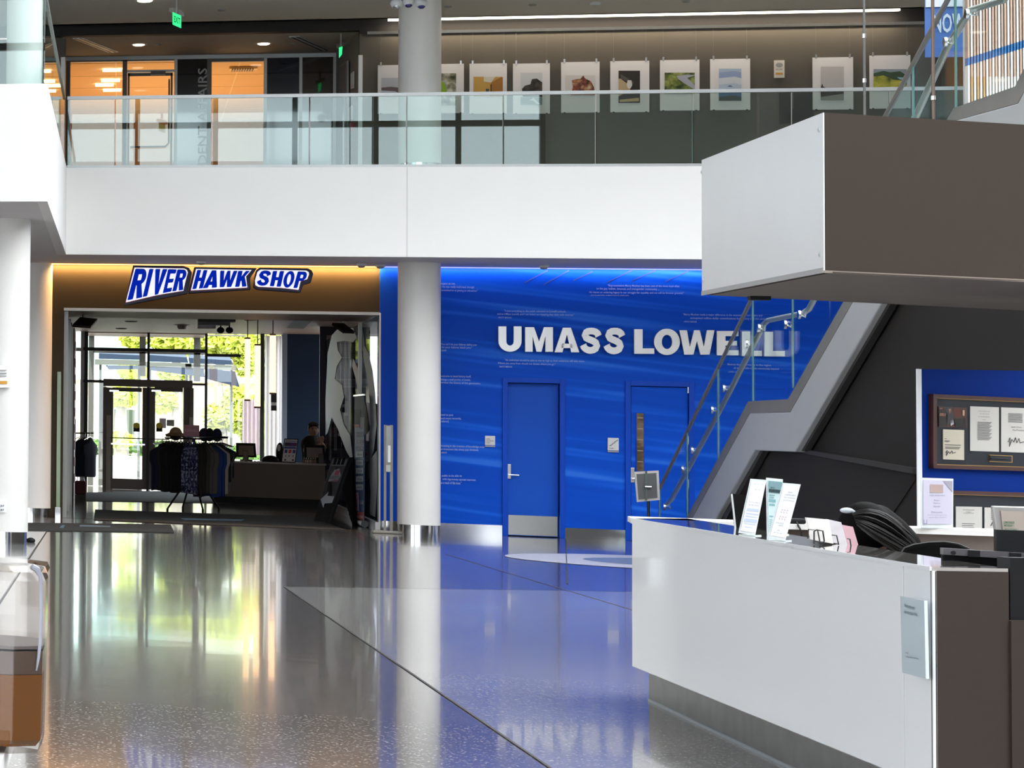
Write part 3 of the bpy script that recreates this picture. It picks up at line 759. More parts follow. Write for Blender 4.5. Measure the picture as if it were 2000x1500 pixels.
    if kind == 'bay':
        for k,(v,cc_) in enumerate(((.12,(150,168,205)),(.3,(214,218,226)),(.5,(186,200,220)),(.72,(70,110,150)),(.88,(60,70,72)))): sh('band%d'%k, cc_, [(0,v),(.4,v-.03),(.7,v-.05),(1,v),(1,1),(0,1)], .038+k*.001)
        sh('island',(90,110,150),[(.38,.56),(.46,.52),(.54,.52),(.62,.57)],.045)
    if kind == 'shore':
        sh('trees',(52,40,42),[(.0,.62),(.06,.5),(.12,.6),(.3,.64),(.5,.66),(.8,.65),(1,.68),(1,.85),(0,.9)]); sh('sand',(150,148,140),[(0,.9),(1,.8),(1,1),(0,1)],.041)
    if kind == 'hill':
        sh('ridge',(60,84,60),[(0,.2),(.3,.08),(.5,.15),(.8,.1),(1,.3),(1,1),(0,1)]); sh('slope',None,[(0,.35),(.3,.3),(.6,.5),(.9,.55),(1,.8),(1,1),(0,1)],.041, ramp_mat('slope_print',[(.35,(.05,.08,.01)),(.5,(.35,.36,.04)),(.65,(.6,.55,.08))],8)); sh('lake',(150,190,205),[(.7,.38),(1,.4),(1,.5),(.8,.5)],.042)
# wall plaque
p = [ART.at(1512,118,.02), ART.at(1532,118,.02), ART.at(1532,152,.02), ART.at(1512,152,.02)]
t = thing('wall_plaque', (p[3].x, YA-.03, p[3].z), 'small cream plaque with an oval emblem between two hung photographs', 'plaque')
b = MB(); b.box(p[0].x, p[1].x, YA-.03, YA, p[3].z, p[0].z); b.build('plate', mat('cream_plate',(.72,.66,.58),.4), t)
b = MB(); cpx = (1522,128); b.poly([ART.at(1522+7*math.cos(k*math.pi/10), 127+4.5*math.sin(k*math.pi/10), .033) for k in range(20)]); b.build('oval_emblem', mat('grey_emblem',(.3,.3,.3),.5), t)
b = MB(); b.poly([ART.at(x,y,.033) for x,y in ((1515,142),(1529,142),(1529,146),(1515,146))]); b.build('amber_label', mat('amber_label',(.6,.28,.03),.5), t)
b = MB(); text_px(b, 'GALLERY', ART, 1515, 1529, 137, 137, 3, .0, .034); b.build('lettering', INK, t)

# ceiling fittings -------------------------------------------------------
def disc_on(z, x, y, r, m, name, label, cat, th=.02, group=None):
    p = pz(x, y, z); b = MB(); b.lathe((p.x, p.y, z-th), [(r*.75,0),(r,th*.5),(r,th)], 20); return tag(b.build(name, m, smooth=True), label, cat, group)
GREYP = mat('grey_fitting', (.35,.35,.34), .5)
for (x,y,l) in ((433,19,'left of the white column'),(875,12,'just right of the column top'),(1040,9,'above the dark rock print'),(1340,2,'farthest right on the ceiling')):
    disc_on(ZCE, x, y, .05, GREYP, 'sprinkler_cover', 'small grey round sprinkler cover in the upper ceiling, '+l, 'sprinkler')
disc_on(ZCE, 283, 1, .10, mat('lamp_dim',(.9,.88,.8),.4,emit=(1,.9,.75),es=1.2), 'recessed_downlight', 'round recessed downlight at the top frame edge left', 'light')
disc_on(ZCE, 1162, 5, .07, LTRIM, 'smoke_detector', 'white round smoke detector on the upper ceiling above the rusty rock print', 'detector', .04)
for (x,y,m_,l) in ((271,87,1,'left'),(515,85,1,'right')):
    disc_on(ZV, x, y, .085, mat('downlight_warm',(1,.85,.7),.5,emit=(1,.8,.6),es=2), 'recessed_downlight', 'small glowing round downlight in the vestibule ceiling, the %s one' % l, 'light')
for (x,y,l) in ((308,87,'left'),(570,85,'right')):
    disc_on(ZV, x, y, .05, GREYP, 'sprinkler_cover', 'grey sprinkler cover in the vestibule ceiling, the %s one' % l, 'sprinkler')
def slot(pa, pb, w, z, label):
    A, B = pz(*pa, z), pz(*pb, z); d = (B-A); s = d.cross(UPV).normalized()
    t = thing('linear_diffuser', A, label, 'vent')
    b = MB(); b.obox(A-UPV*.012-s*w, d, s*2*w, UPV*.012); b.build('diffuser_frame', LTRIM, t)
    for k in (-.5,.5):
        b = MB(); b.obox(A-UPV*.016+s*w*(k-.22), d, s*w*.44, UPV*.006); b.build('slot', BLACK, t)
slot((152,74),(222,101), .075, ZV, 'pair of black slots in the vestibule ceiling, left end')
slot((575,71),(634,97), .075, ZV, 'pair of black slots in the vestibule ceiling, right end')
EXG = mat('exit_green_glow', (.02,.5,.15), .3, emit=(.02,.62,.16), es=.9)
def exit_sign(D, quad, canopy, label, text=True):
    pts = [pD(x, y, D) for x, y in quad]; t = thing('exit_sign', pts[0], label, 'exit sign')
    n = (pts[1]-pts[0]).cross(pts[3]-pts[0]).normalized()
    if n.dot(CAM-pts[0]) < 0: n = -n
    b = MB(); b.prism(pts, n*.015); b.build('sign_panel', EXG, t)
    cp = [pD(x, y, D) for x, y in canopy]; b = MB(); b.prism(cp, (0,0,.05)); b.build('canopy', ALU, t)
    cc_ = sum(cp, Vector())/4; zc_ = ZCE if D < 40 else ZV; b = MB(); b.cyl(cc_, Vector((cc_.x, cc_.y, max(zc_, cc_.z+.1))), .02, n=10); b.build('stem', ALU, t)
    if text:
        b = MB(); w, h = pts[1]-pts[0], pts[3]-pts[0]
        text_on(b, 'EXIT', pts[0]+w*.12+h*.75, pts[0]+w*.88+h*.75, pts[0]+w*.12+h*.25, n, .02, .018); b.build('sign_text', mat('exit_dark',(.0,.12,.03),.4), t)
exit_sign(38.6, [(337,24),(353,31),(353,55),(337,48)], [(330,22),(343,22),(360,32),(346,32)], 'green glowing exit sign hanging from the upper ceiling left of centre')
exit_sign(42.5, [(662,93),(668,91),(667,106),(662,113)], [(657,93),(672,88),(676,87),(660,95)], 'green exit sign seen edge on beside the upper storefront', False)
# smoke detectors under the soffit
for (x,y,l) in ((393,510,'above the sign'),(706,515,'near the column, left of a pair'),(743,517,'against the column, right of a pair'),(1062,518,'above the blue wall')):
    p = pz(x, y, ZS); t = thing('soffit_detector', (p.x,p.y,ZS-.05), 'small pale detector under the soffit, '+l, 'detector')
    b = MB(); b.box(p.x-.06,p.x+.06,p.y-.06,p.y+.06,ZS-.03,ZS); b.build('housing', LTRIM, t, bevel=.004)
    b = MB(); b.lathe((p.x,p.y,ZS-.055), [(.025,0),(.045,.012),(.045,.028)], 14); b.build('sensor', GREYP, t, smooth=True)
# column-top camera cluster
p = pD(797, 2, 37.6)
t = thing('security_camera_cluster', p, 'white multi lens security camera cluster on top of the upper column', 'camera')
b = MB(); b.lathe(p+Vector((0,0,.0)), [(.05,0),(.12,.03),(.13,.12),(.13,.25)], 24); b.build('camera_base', LTRIM, t, smooth=True)
for k,(dx,dz) in enumerate(((-.14,-.04),(.0,-.02),(.15,-.04))):
    q = p+Vector((dx,-.06,dz)); b = MB(); b.ell(q, .075,.075,.07,18,12); bb = b.build('camera_eye', LTRIM, t, smooth=True)
    b = MB(); b.ell(q+Vector((.0,-.02,-.035)), .048,.045,.045,14,8); b.build('lens_dome', mat('violet_lens',(.05,.04,.16),.15) if k else mat('silver_lens',(.5,.5,.52),.2,.8), bb, smooth=True)

# ================================================================== SIGNS ON THE REAR WALL
SG = YPl(YW-.10)
sgn = thing('wall_sign', SG.at(1250,692), 'UMASS LOWELL in big brushed silver capitals on the striped blue wall', 'sign')
LET = mat('brushed_silver_letter', (.66,.65,.64), .33, .85, noise=.12, nscale=3)
SDK = mat('letter_return_dark', (.02,.03,.10), .5)
for ch,x0,x1,y0,y1 in (('U',973.7,1018.7,637.5,686),('M',1025.7,1080,639,687),('A',1083,1131.5,640,688),('S',1133,1175,641,690),('S',1179,1221,641,691),
        ('L',1238.7,1278,643,691),('O',1277.5,1328,643,692.5),('W',1327,1395.5,645,692.5),('E',1400,1442.5,646.5,694),('L',1449,1488,647.5,695.5),('L',1493,1533,648,696)):
    tt = {'U':.34,'M':.33,'A':.34,'S':.36,'L':.42,'O':.36,'W':.30,'E':.40}[ch]; ss = {'S':.26,'O':.24,'U':.26,'L':.22,'E':.21}.get(ch,.22)
    b = MB(); glyph_on(b, ch, SG.at(x0,y1), SG.at(x1,y1), SG.at(x1,y0), SG.at(x0,y0), (0,.06,0), tt, ss); b.build('letter', LET, sgn)
# shop sign
SP = YPl(YW-.34)
shs = thing('shop_sign', SP.at(430,597), 'RIVER HAWK SHOP sign in slanted blue letters on the wall above the shop opening', 'sign')
def word(navy, white, letters):
    b = MB(); b.prism([SP.at(x,y) for x,y in navy], (0,.22,0)); bk = b.build('backing', NAVY, shs, bevel=.008)
    cx_ = sum(p[0] for p in white)/len(white); cy_ = sum(p[1] for p in white)/len(white)
    b = MB(); b.prism([SP.at(cx_+(x-cx_)*1.02+.0, cy_+(y-cy_)*1.045+.6,.012) for x,y in white], (0,.012,0)); b.build('red_outline', SRED, shs)
    b = MB(); b.prism([SP.at(x,y,.024) for x,y in white], (0,.013,0)); b.build('white_panel', SWHITE, shs)
    for ch, q in letters:
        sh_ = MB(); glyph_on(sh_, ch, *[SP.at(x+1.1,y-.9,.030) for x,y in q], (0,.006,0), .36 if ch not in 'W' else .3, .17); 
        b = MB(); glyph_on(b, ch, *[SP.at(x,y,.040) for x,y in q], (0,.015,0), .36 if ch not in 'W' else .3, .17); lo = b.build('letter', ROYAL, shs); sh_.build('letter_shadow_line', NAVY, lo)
word([(260,518),(358,519.5),(369,523),(375,533),(366,573.5),(242,597)],
     [(262.8,522.6),(360,524.5),(365,527),(367,532),(362.5,548),(358,567.7),(314,575),(306,576.5),(245.7,590.5)],
     [('R',[(248.5,586.5),(276.6,581),(287.5,526),(264.5,525.5)]),('I',[(278.5,580),(286.5,578.6),(299,526),(291.5,526)]),
      ('V',[(295,577),(315,574),(326,526.5),(303.5,526)]),('E',[(317.9,572.4),(333.5,569.6),(344,527),(328.3,526.5)]),('R',[(336.4,569),(356.8,566.5),(365,527.5),(346.4,527)])])
word([(379.6,521.5),(502,523.5),(488.5,543),(489.5,565.5),(368,573)], [(383,525.4),(491.5,527.3),(480.5,540),(483,561.5),(373,567)],
     [('H',[(375.5,564.8),(395.3,563),(404.3,528.3),(385,528)]),('A',[(396,563),(422.8,561.5),(430,529),(405,528.6)]),
      ('W',[(425,561),(455,560.3),(463,529.8),(430,529.4)]),('K',[(459,560.3),(480.5,559.6),(487,530),(465,529.8)])])
word([(507,522.5),(601,524),(609,528),(612,535),(607,552),(592,556.5),(587,571.5),(502,565.5),(495,560),(498,538),(501,527)],
     [(509,526.5),(598,528.5),(603,531.5),(603.5,536),(600,545),(587,549.5),(583,566),(549,562),(505,560),(499,557),(498,548),(503,531)],
     [('S',[(500.5,557),(524.5,558),(529.5,530),(505.5,529.5)]),('H',[(527,558.8),(547.5,560),(554,530.2),(533,530)]),
      ('O',[(551,561),(570,561.5),(577,530.8),(557,530.5)]),('P',[(573,562.3),(592,563),(600.5,531.5),(581.5,531)])])
# quotations on the blue wall
q = MB()
QT = [('impact on me.',861,889,557,557,5),('. He was really well-read, though',861,926,563,564,5),('committed to us getting an education."',861,933,569.5,571,5),
 ('"I owe everything to the public education in Lowell\'s schools',985,1105,610,611.5,5),('and at UMass Lowell, and I am intent on repaying that debt with interest."',971,1122,616,618,5),('- MARTY MEEHAN',972,999,621.5,622,3),
 ('"Representative Marty Meehan has been one of the most loyal allies',1187,1327,560.5,562,5),('to the gay, lesbian, bisexual, and transgender community ...',1165,1288,566.5,568,5),('He leaves an enduring legacy in our struggle for equality and we will be forever grateful."',1151,1336,573.5,575.5,5),('- JOE SOLMONESE, HUMAN RIGHTS CAMPAIGN',1152,1228,578.5,579,3),
 ('"Marty Meehan made a major difference in the economy of our region and',1334,1489,617,619,5),('unrequited million-dollar contributions from many and the sector.',1348,1500,624,626,5),('- PANOS CHECKLER',1335,1361,629.5,630,3),
 ('"An individual should be able to rise as high as their ambitions will take them.',986,1142,706,708.5,5),('Where you come from should not dictate where you go."',972,1085,712,714.5,5),('- MARTY MEEHAN',974,1000,717.5,718,3),
 ('You can\'t let your failures define you',861,931,675,676.5,5),('let your failures teach you."',863,922,681,682,5),('- OBAMA',861,872,686,686,3),
 ('welcome to bend history itself,',861,920,737.5,738.5,5),('change a small portion of events,',861,919,744,745,5),('written the history of this generation.',861,939,750,752,5),
 ('used to post',861,885,813,813.5,5),('and most recently,',861,901,820,820.5,5),('reform]',861,876,826,826,5),
 ('Investing in the creation of knowledge truly',861,946,873.5,876,5),('an investment that always pays dividends.',861,935,880,882,5),('- BARACK',861,873,885.5,885.5,3),
 ('public to be able to',863,902,932,932.5,5),('with big-money special interests',864,929,938.5,940.5,5),('as a result of this issue."',861,901,945,946,5),
 ('Beacon for opportunity in the region',1421,1506,714.5,716.5,5),('all the benefits to the community beyond',1433,1521,721.5,723.5,5),('- LOWELL SUN',1421,1442,727.5,728,3)]
for s_,x0,x1,y0,y1,h in QT: text_px(q, s_, WALL, x0, x1, y0, y1, h, 0.012, .006)
q.build('quotation_lettering', mat('pale_wall_lettering',(.34,.44,.78),.6), wall_back)
# room signs
def room_sign(x0,y0,x1,y1,label,stairs):
    A = WALL.at(x0,y0,.02); B = WALL.at(x1,y1,.02); t = thing('room_sign', (A.x, YW-.02, B.z), label, 'sign')
    b = MB(); b.box(A.x, B.x, YW-.02, YW, B.z, A.z); b.build('plate', mat('sign_plate_grey',(.66,.66,.65),.4), t)
    b = MB(); b.box(A.x, B.x, YW-.022, YW, B.z-.025, B.z-.008); b.build('lower_strip', mat('sign_strip',(.35,.38,.42),.4), t)
    g = MB()
    if stairs:
        n = 5; pts = []
        for k in range(n):
            px0 = x0+3+k*(x1-x0-6)/n; py0 = y1-9-k*2.4
            g.poly([WALL.at(px0,py0,.023),WALL.at(px0+4.2,py0,.023),WALL.at(px0+4.2,py0-1,.023),WALL.at(px0,py0-1,.023)])
            g.poly([WALL.at(px0+3.2,py0,.023),WALL.at(px0+4.2,py0,.023),WALL.at(px0+4.2,py0-3,.023),WALL.at(px0+3.2,py0-3,.023)])
        text_px(g, 'STAIR 1', WALL, x0+3, x0+13, y1-3, y1-3, 2.6, .01, .023)
    else:
        for k, s_ in enumerate(('100A','ELECTRICAL','CLOSET')): text_px(g, s_, WALL, x0+2.5, x0+(10 if k!=1 else 17), y0+7.5+k*3.7, y0+7.5+k*3.7, 2.2, .01, .023)
    g.build('lettering', INK, t)
room_sign(947.5,851,967,869.5,'square grey room sign with small text left of the first blue door',False)
room_sign(1187,855,1208.5,880,'grey sign with a stair symbol between the two blue doors',True)

# cove lamps: slim linear lamps in the slot between soffit and wall
b = MB(); b.box(xs_open_l-1.2, wx(741), YW-.07, YW-.03, ZS-.012, ZS-.001); tag(b.build('cove_light', mat('cove_amber',(1,.7,.35),.5,emit=(1,.52,.16),es=1.6)), 'amber linear cove light above the shop sign', 'light')
area('cove_amber_lamp', ((xs_open_l-1.2+wx(741))/2, YW-.06, ZS-.02), wx(741)-xs_open_l+1.2, .05, 62, (1,.55,.2), (math.radians(25),0,0))
b = MB(); b.box(wx(742), wx(1700), YW-.07, YW-.03, ZS-.012, ZS-.001); tag(b.build('cove_light', mat('cove_blue',(.6,.6,1),.5,emit=(.35,.4,1),es=.6)), 'bluish linear cove light along the top of the blue wall', 'light')
area('cove_blue_lamp', ((wx(742)+wx(1700))/2, YW-.06, ZS-.02), wx(1700)-wx(742), .05, 9, (.9,.78,1), (math.radians(25),0,0))
exec_rest = True

# ================================================================== ATRIUM SHELL
ROOFZ = 12.5
OFFW = mat('atrium_offwhite', (0.72,0.71,0.70), .7)
yb = YF - 3.0
SKX = nf.x + 4.0
print('nf', nf, 'skx', SKX)
b = MB()
b.box(XL, XR, -12, 4, ROOFZ, ROOFZ+.3); b.box(XL, XR, yb-1, yb, ROOFZ, ROOFZ+.3); b.box(XL, SKX, 4, yb-1, ROOFZ, ROOFZ+.3); b.box(30, XR, 4, yb-1, ROOFZ, ROOFZ+.3)
ka = 0
yy = 4.0
while yy < yb-1:
    b.box(SKX, 30, yy, yy+.35, ROOFZ-.3, ROOFZ+.3); yy += 3.6
struct(b.build('ceiling_atrium', OFFW))
TRL = bpy.data.materials.new('added_skylight_sheet'); TRL.use_nodes = True; TRL.node_tree.nodes.clear()
_o = TRL.node_tree.nodes.new('ShaderNodeOutputMaterial'); _t = TRL.node_tree.nodes.new('ShaderNodeBsdfTranslucent'); _t.inputs[0].default_value = (.90,.92,.94,1); TRL.node_tree.links.new(_t.outputs[0], _o.inputs[0])
b = MB(); b.poly([(SKX,4,ROOFZ+.2),(30,4,ROOFZ+.2),(30,yb-1,ROOFZ+.2),(SKX,yb-1,ROOFZ+.2)]); sk = b.build('window_5', TRL); sk['kind'] = 'structure'  # unseen translucent roof sheet, added to bring diffuse daylight into the hall
b = MB(); b.box(XL, XR, yb, yb+.15, ZCE, ROOFZ+.3); struct(b.build('wall_upper_fascia', WHITE))
b = MB(); b.box(XR, XR+.2, -12, YW, 0, ROOFZ); struct(b.build('wall_right', OFFW))
b = MB(); b.box(XR*.5+3, XR*.5+3.2, YW, SHOPB+3, 0, ZS); struct(b.build('wall_service', TAUPE))
# curtain wall behind the viewer and on the left: mullions, sheers, glass
def curtain(n, p, u, length, zt_, bays, sheer):
    p = Vector(p); u = Vector(u); nn = Vector((-u.y, u.x, 0))
    t = thing('window_%d' % n, p, None, None); t['kind'] = 'structure'
    for i in range(bays+1):
        q_ = p + u*(length*i/bays); b = MB(); b.obox(q_-u*.07-nn*.12, u*.14, nn*.24, UPV*zt_); b.build('mullion', BRZ, t)
    for z in (.0, 3.2, 4.6, 5.2, 6.9, 8.6, 10.4, zt_-.2):
        b = MB(); b.obox(p-nn*.08+UPV*z, u*length, nn*.16, UPV*(.18 if z not in (4.6,) else .6)); b.build('transom', BRZ if z != 4.6 else OFFW, t)
    for i in range(bays):
        if i in sheer:
            q_ = p + u*(length*(i+.1)/bays) + nn*.35; w = length/bays*.8; pts = []; N = 40
            b = MB(); vs = []; 
            for k in range(N+1):
                o_ = q_ + u*(w*k/N) + nn*.07*math.sin(k*1.3); vs += [o_+UPV*5.3, o_+UPV*8.5]
            b.add(vs, [(2*k,2*k+2,2*k+3,2*k+1) for k in range(N)]); b.build('sheer_curtain', mat('sheer_fabric',(.82,.84,.85),.8), t)
xsol = FAS.at(1060,250).x*(2*YF+10)/YF
print('xsol', xsol)
b = MB(); b.box(xsol, XR, -10.2, -10, 0, ROOFZ); struct(b.build('wall_front', mat('front_wall_grey',(.80,.80,.75),.8)))
b = MB(); b.box(xsol+1.5, XR, -10, -9.7, 7.2, 8.6); b.prism([(xsol, -9.9, 4.0), (XR, -9.9, 6.4), (XR, -9.9, 7.0), (xsol, -9.9, 4.6)], (0,.15,0)); struct(b.build('trim_5', mat('front_band_pale',(.85,.86,.82),.7)))
curtain(1, (XL+.5, -10, 0), (1,0,0), xsol-XL-.5, ROOFZ, 15, (4,5,7,8,10,11,13))
b = MB(); b.box(XL-.2, XL, -12, 1, 0, ROOFZ); b.box(XL-.2, XL, 20.2, YW, 0, ROOFZ); struct(b.build('wall_left', OFFW))
curtain(2, (XL, 1, 0), (0,1,0), 19.2, ROOFZ, 8, ())

# ================================================================== SHOP INTERIOR
BK = YPl(SHOPB)
def bxp(pl, x0, y0, x1, y1, th, mt, name, par, off=0.0, bev=0):
    """box on a plane from px rect, protruding towards the viewer"""
    A = pl.at(x0, y1); B = pl.at(x1, y1); Z1 = pl.at((x0+x1)/2, y0).z; Z0 = pl.at((x0+x1)/2, y1).z
    A.z = B.z = Z0; b = MB(); b.obox(A+pl.n*off, B-A, pl.n*th, UPV*(Z1-Z0)); return b.build(name, mt, par, bevel=bev)
# side walls
b = MB(); xL = xs_open_l; 
lw = VPl((xL-.05, YW+.25, 0), pz(160, 957, 0))
g0 = Vector((xL-.35, YW+.25, 0)); g1 = BK.at(140, 957); g1.z = 0
LW = VPl(g0, g1)
b.prism([g0, g1, g1+Vector((-.2,0,0)), g0+Vector((-.2,0,0))], (0,0,ZC)); struct(b.build('wall_shop_left', mat('shop_side_paint',(.25,.22,.19),.6)))
# glossy glass return at the left jamb
t = thing('entrance_glass_return', (xL, YW+.3, 0), 'narrow glass and metal side panel at the left of the shop opening', 'glass panel')
t_ = thing('glass_edge_strip', (WALL.at(114,900).x, YW-.02, 0), 'pale green glass edge with a steel shoe at the left jamb of the shop', 'glass panel')
b = MB(); b.box(WALL.at(110.5,900).x, WALL.at(118,900).x, YW-.03, YW-.004, 0.02, WALL.at(112,726).z); b.build('green_glass_edge', mat('pale_green_glass',(.28,.36,.22),.08,coat=1), t_)
b = MB(); b.box(WALL.at(110,900).x-.01, WALL.at(119,900).x, YW-.034, YW-.002, 0, .16); b.build('steel_shoe', CHROME, t_)
GL2 = VPl((xL+.02, YW+.3, 0), BK.at(146, 957))
b = MB(); e0 = Vector((xL+.02, YW+.3, .05)); e1 = e0.lerp(Vector((g1.x+.1, g1.y, .05)), .35); b.obox(e0, e1-e0, (.015,0,0), (0,0,zhead-.1)); b.build('glass_leaf', GLASSC, t)
for f_ in (0, .5, 1.0):
    b = MB(); pp_ = e0.lerp(e1, f_); b.box(pp_.x-.02, pp_.x+.035, pp_.y-.02, pp_.y+.02, 0, zhead-.02); b.build('metal_stile', ALU, t)
RED = mat('dark_red_panel', (.16,.012,.008), .4)
def floorY(x, y): return pz(x, y, 0)
r0 = pz(131, 975, 0); RP = YPl(r0.y)
t = thing('red_display_panel', (r0.x, r0.y, 0), 'tall dark red display panel edge inside the shop at the left', 'panel')
b = MB(); A = RP.at(127.5, 975); B = RP.at(138, 975); b.box(A.x, B.x, r0.y, r0.y+1.4, 0, RP.at(132,630).z); b.build('panel_board', RED, t)
b = MB(); b.box(B.x, B.x+.05, r0.y+.05, r0.y+1.3, .0, RP.at(132,640).z); b.build('white_print', mat('print_pink_white',(.6,.5,.5),.5), t)
for k in range(9):
    zz = .3+.3*k; b = MB(); b.box(B.x+.05, B.x+.06, r0.y+.1, r0.y+.9, zz, zz+.16); b.build('printed_mark', mat('print_maroon',(.25,.02,.06),.5), t)
b = MB(); b.tube([RP.at(133,640)+Vector((0,.4,-.05)), RP.at(128,620)+Vector((0,.4,.06))], .012); b.build('hanging_rod', CHROME, t)
# rear glazing
SF2 = thing('window_3', BK.at(285, 957), None, None); SF2['kind'] = 'structure'
for (x0,x1) in ((163,170),(285.5,290.5),(398.5,403.5),(548,554)): bxp(BK, x0, 640, x1, 958, .12, BLKFR, 'mullion', SF2)
for (x0,x1,ya,yb_) in ((163,400,679.5,686),(400,470,690.5,696),(163,203,741,746),(375,400,748,752)): bxp(BK, x0, ya+1, x1, yb_+1, .10, BLKFR, 'transom', SF2)
bxp(BK, 120, 640, 143, 958, .1, mat('window_reveal_grey',(.3,.3,.32),.6), 'reveal', SF2); bxp(BK, 155.5, 640, 163, 958, .1, mat('cool_white_frame',(.6,.62,.68),.5), 'reveal', SF2)
bxp(BK, 140, 679, 160, 686, .08, ALU, 'transom', SF2)
bxp(BK, 163, 640, 560, 651, .14, BLKFR, 'head_frame', SF2)
for (x0,y0,x1,y1) in ((170,652,285.5,681),(290.5,654,398.5,686),(403.5,656,548,692),(170,687,285.5,741),(290.5,690,398.5,748),(403.5,697,548,905),(170,746,203,950),(375,752,398.5,950)):
    bxp(BK, x0, y0, x1, y1, .01, GLASSC, 'window_pane', SF2, .04)
# outer vestibule frame
BK2 = YPl(SHOPB+2.6); VF = thing('window_4', BK2.at(285,950), None, None); VF['kind'] = 'structure'
GFR = mat('grey_vestibule_frame', (.16,.155,.14), .5)
for (x0,y0,x1,y1) in ((171,652,182,948),(272,652,284,735),(378,655,391,745),(182,683,400,691),(182,652,480,655),(193,747,205,948),(362,760,372,900)): bxp(BK2, x0, y0, x1, y1, .1, GFR, 'outer_mullion', VF)
b = MB(); b.box(BK.at(165,900).x, BK.at(402,900).x, SHOPB, SHOPB+2.6, ZC-.02, ZC+.06); b.build('vestibule_lid', SHC, VF)
# double doors
dt = thing('door_4', BK.at(290,956), None, None); dt['kind'] = 'structure'
DG = mat('dark_bronze_door', (.12,.102,.088), .45, .3)
bxp(BK, 202, 742, 375.5, 756, .28, mat('door_header_grey',(.13,.115,.10),.5), 'door_header', dt)
bxp(BK, 200, 756, 208, 957, .12, DG, 'door_frame', dt); bxp(BK, 369, 758, 377, 957, .12, DG, 'door_frame', dt)
for (x0,x1,g0_,g1_) in ((208,289,220,277),(290,369,302,357)):
    lv = bxp(BK, x0, 757, g0_, 956, .08, DG, 'door_leaf', dt)
    bxp(BK, g1_, 757, x1, 956, .08, DG, 'leaf_stile', lv); bxp(BK, g0_, 757, g1_, 765, .08, DG, 'leaf_rail', lv); bxp(BK, g0_, 935, g1_, 956, .08, DG, 'leaf_rail', lv)
    bxp(BK, g0_, 765, g1_, 935, .01, GLASSC, 'leaf_glass', lv, .03)
    bxp(BK, g0_-3, 866, g1_+6, 869, .03, CHROME, 'push_bar', lv, .10)
    bxp(BK, g0_-6, 762, g0_+12, 765, .05, CHROME, 'closer_arm', lv, .1)
bxp(BK, 207, 811, 216, 957, .06, mat('pull_post_tan',(.30,.26,.22),.4), 'pull_post', dt, .16); bxp(BK, 369, 815, 376, 870, .06, MATS['pull_post_tan'], 'pull_post', dt, .16)
bxp(BK, 216, 855.5, 330, 857.5, .02, BLACKM, 'barrier_cord', dt, .3)
YEL = mat('sticker_yellow', (.65,.5,.03), .5)
for x, lab in ((266.5,'yellow and black round sticker on the left glass door'),(311,'yellow and black round sticker on the right glass door')):
    t = thing('door_sticker', BK.at(x, 843), lab, 'sticker'); bxp(BK, x-6, 829, x+6, 843, .004, BLACK, 'dark_backing', t, .12)
    b = MB(); c_ = BK.at(x, 831, .13); b.cyl(c_, c_+Vector((0,-.004,0)), .062, n=20); b.build('yellow_disc', YEL, t)
t = bxp(BK, 325, 820, 340, 832, .004, mat('grey_notice',(.4,.4,.4),.6), 'door_notice', None, .12); tag(t, 'small grey notice on the right glass door above the rack', 'notice')
t = bxp(BK, 311, 817, 324, 836, .004, mat('lilac_paper',(.75,.7,.8),.6), 'door_notice', None, .115); tag(t, 'pale lilac paper notice on the right glass door beside the round sticker', 'notice')
# entrance carpet in the shop
b = MB(); b.poly([pz(x, y, .004) for x,y in ((150,962),(163,978),(520,978),(520,955))]); b.prism([pz(x, y, .0) for x,y in ((160,963),(163,979),(520,985),(520,958))], (0,0,.006)); tag(b.build('entrance_carpet', mat('blue_grey_carpet',(.028,.036,.045),.95)), 'blue grey carpet strip in front of the glass entrance doors', 'carpet')
# outside ---------------------------------------------------------------
b = MB(); b.box(XL-20, XR+10, SHOPB+2.7, SHOPB+60, -.25, -.05); struct(b.build('ground_outside', mat('pale_paving',(.62,.60,.55),.8)))
EX = YPl(SHOPB+22)
t = thing('building', EX.at(330, 900), 'sunlit pale concrete building across the forecourt behind the doors', 'building')
def exb(x0,y0,x1,y1,m,n,off=0,th=.3): return bxp(EX, x0,y0,x1,y1,th,m,n,t,off)
CON = ramp_mat('sunlit_concrete', [(.3,(.50,.43,.30)),(.7,(.72,.64,.48))], 14, .8)
exb(60,745,640,925,CON,'concrete_wall'); exb(60,722,640,746,mat('pale_concrete_band',(.8,.8,.78),.8),'parapet_band',.3)
exb(60,560,330,722,mat('mint_cladding',(.50,.72,.68),.5),'mint_cladding'); exb(330,520,640,722,mat('pale_sky_cladding',(.75,.78,.72),.7),'pale_cladding')
for x in (215,250): exb(x,560,x+5,722,mat('mint_rib',(.72,.85,.82),.5),'cladding_rib',.3,.1)
exb(222,800,262,862,mat('dark_planting_bed',(.06,.08,.05),.9),'dark_window',.3,.1)
b = MB(); b.box(EX.at(60,900).x, EX.at(640,900).x, SHOPB+14, SHOPB+15, 0, .55); tag(b.build('low_wall', mat('white_low_wall',(.8,.79,.76),.8)), 'low white wall in the forecourt seen through the glass doors', 'wall')
AW = YPl(SHOPB+6); AWB = mat('awning_blue', (.016,.034,.07), .7); AWG = mat('canopy_grey', (.14,.15,.13), .6)
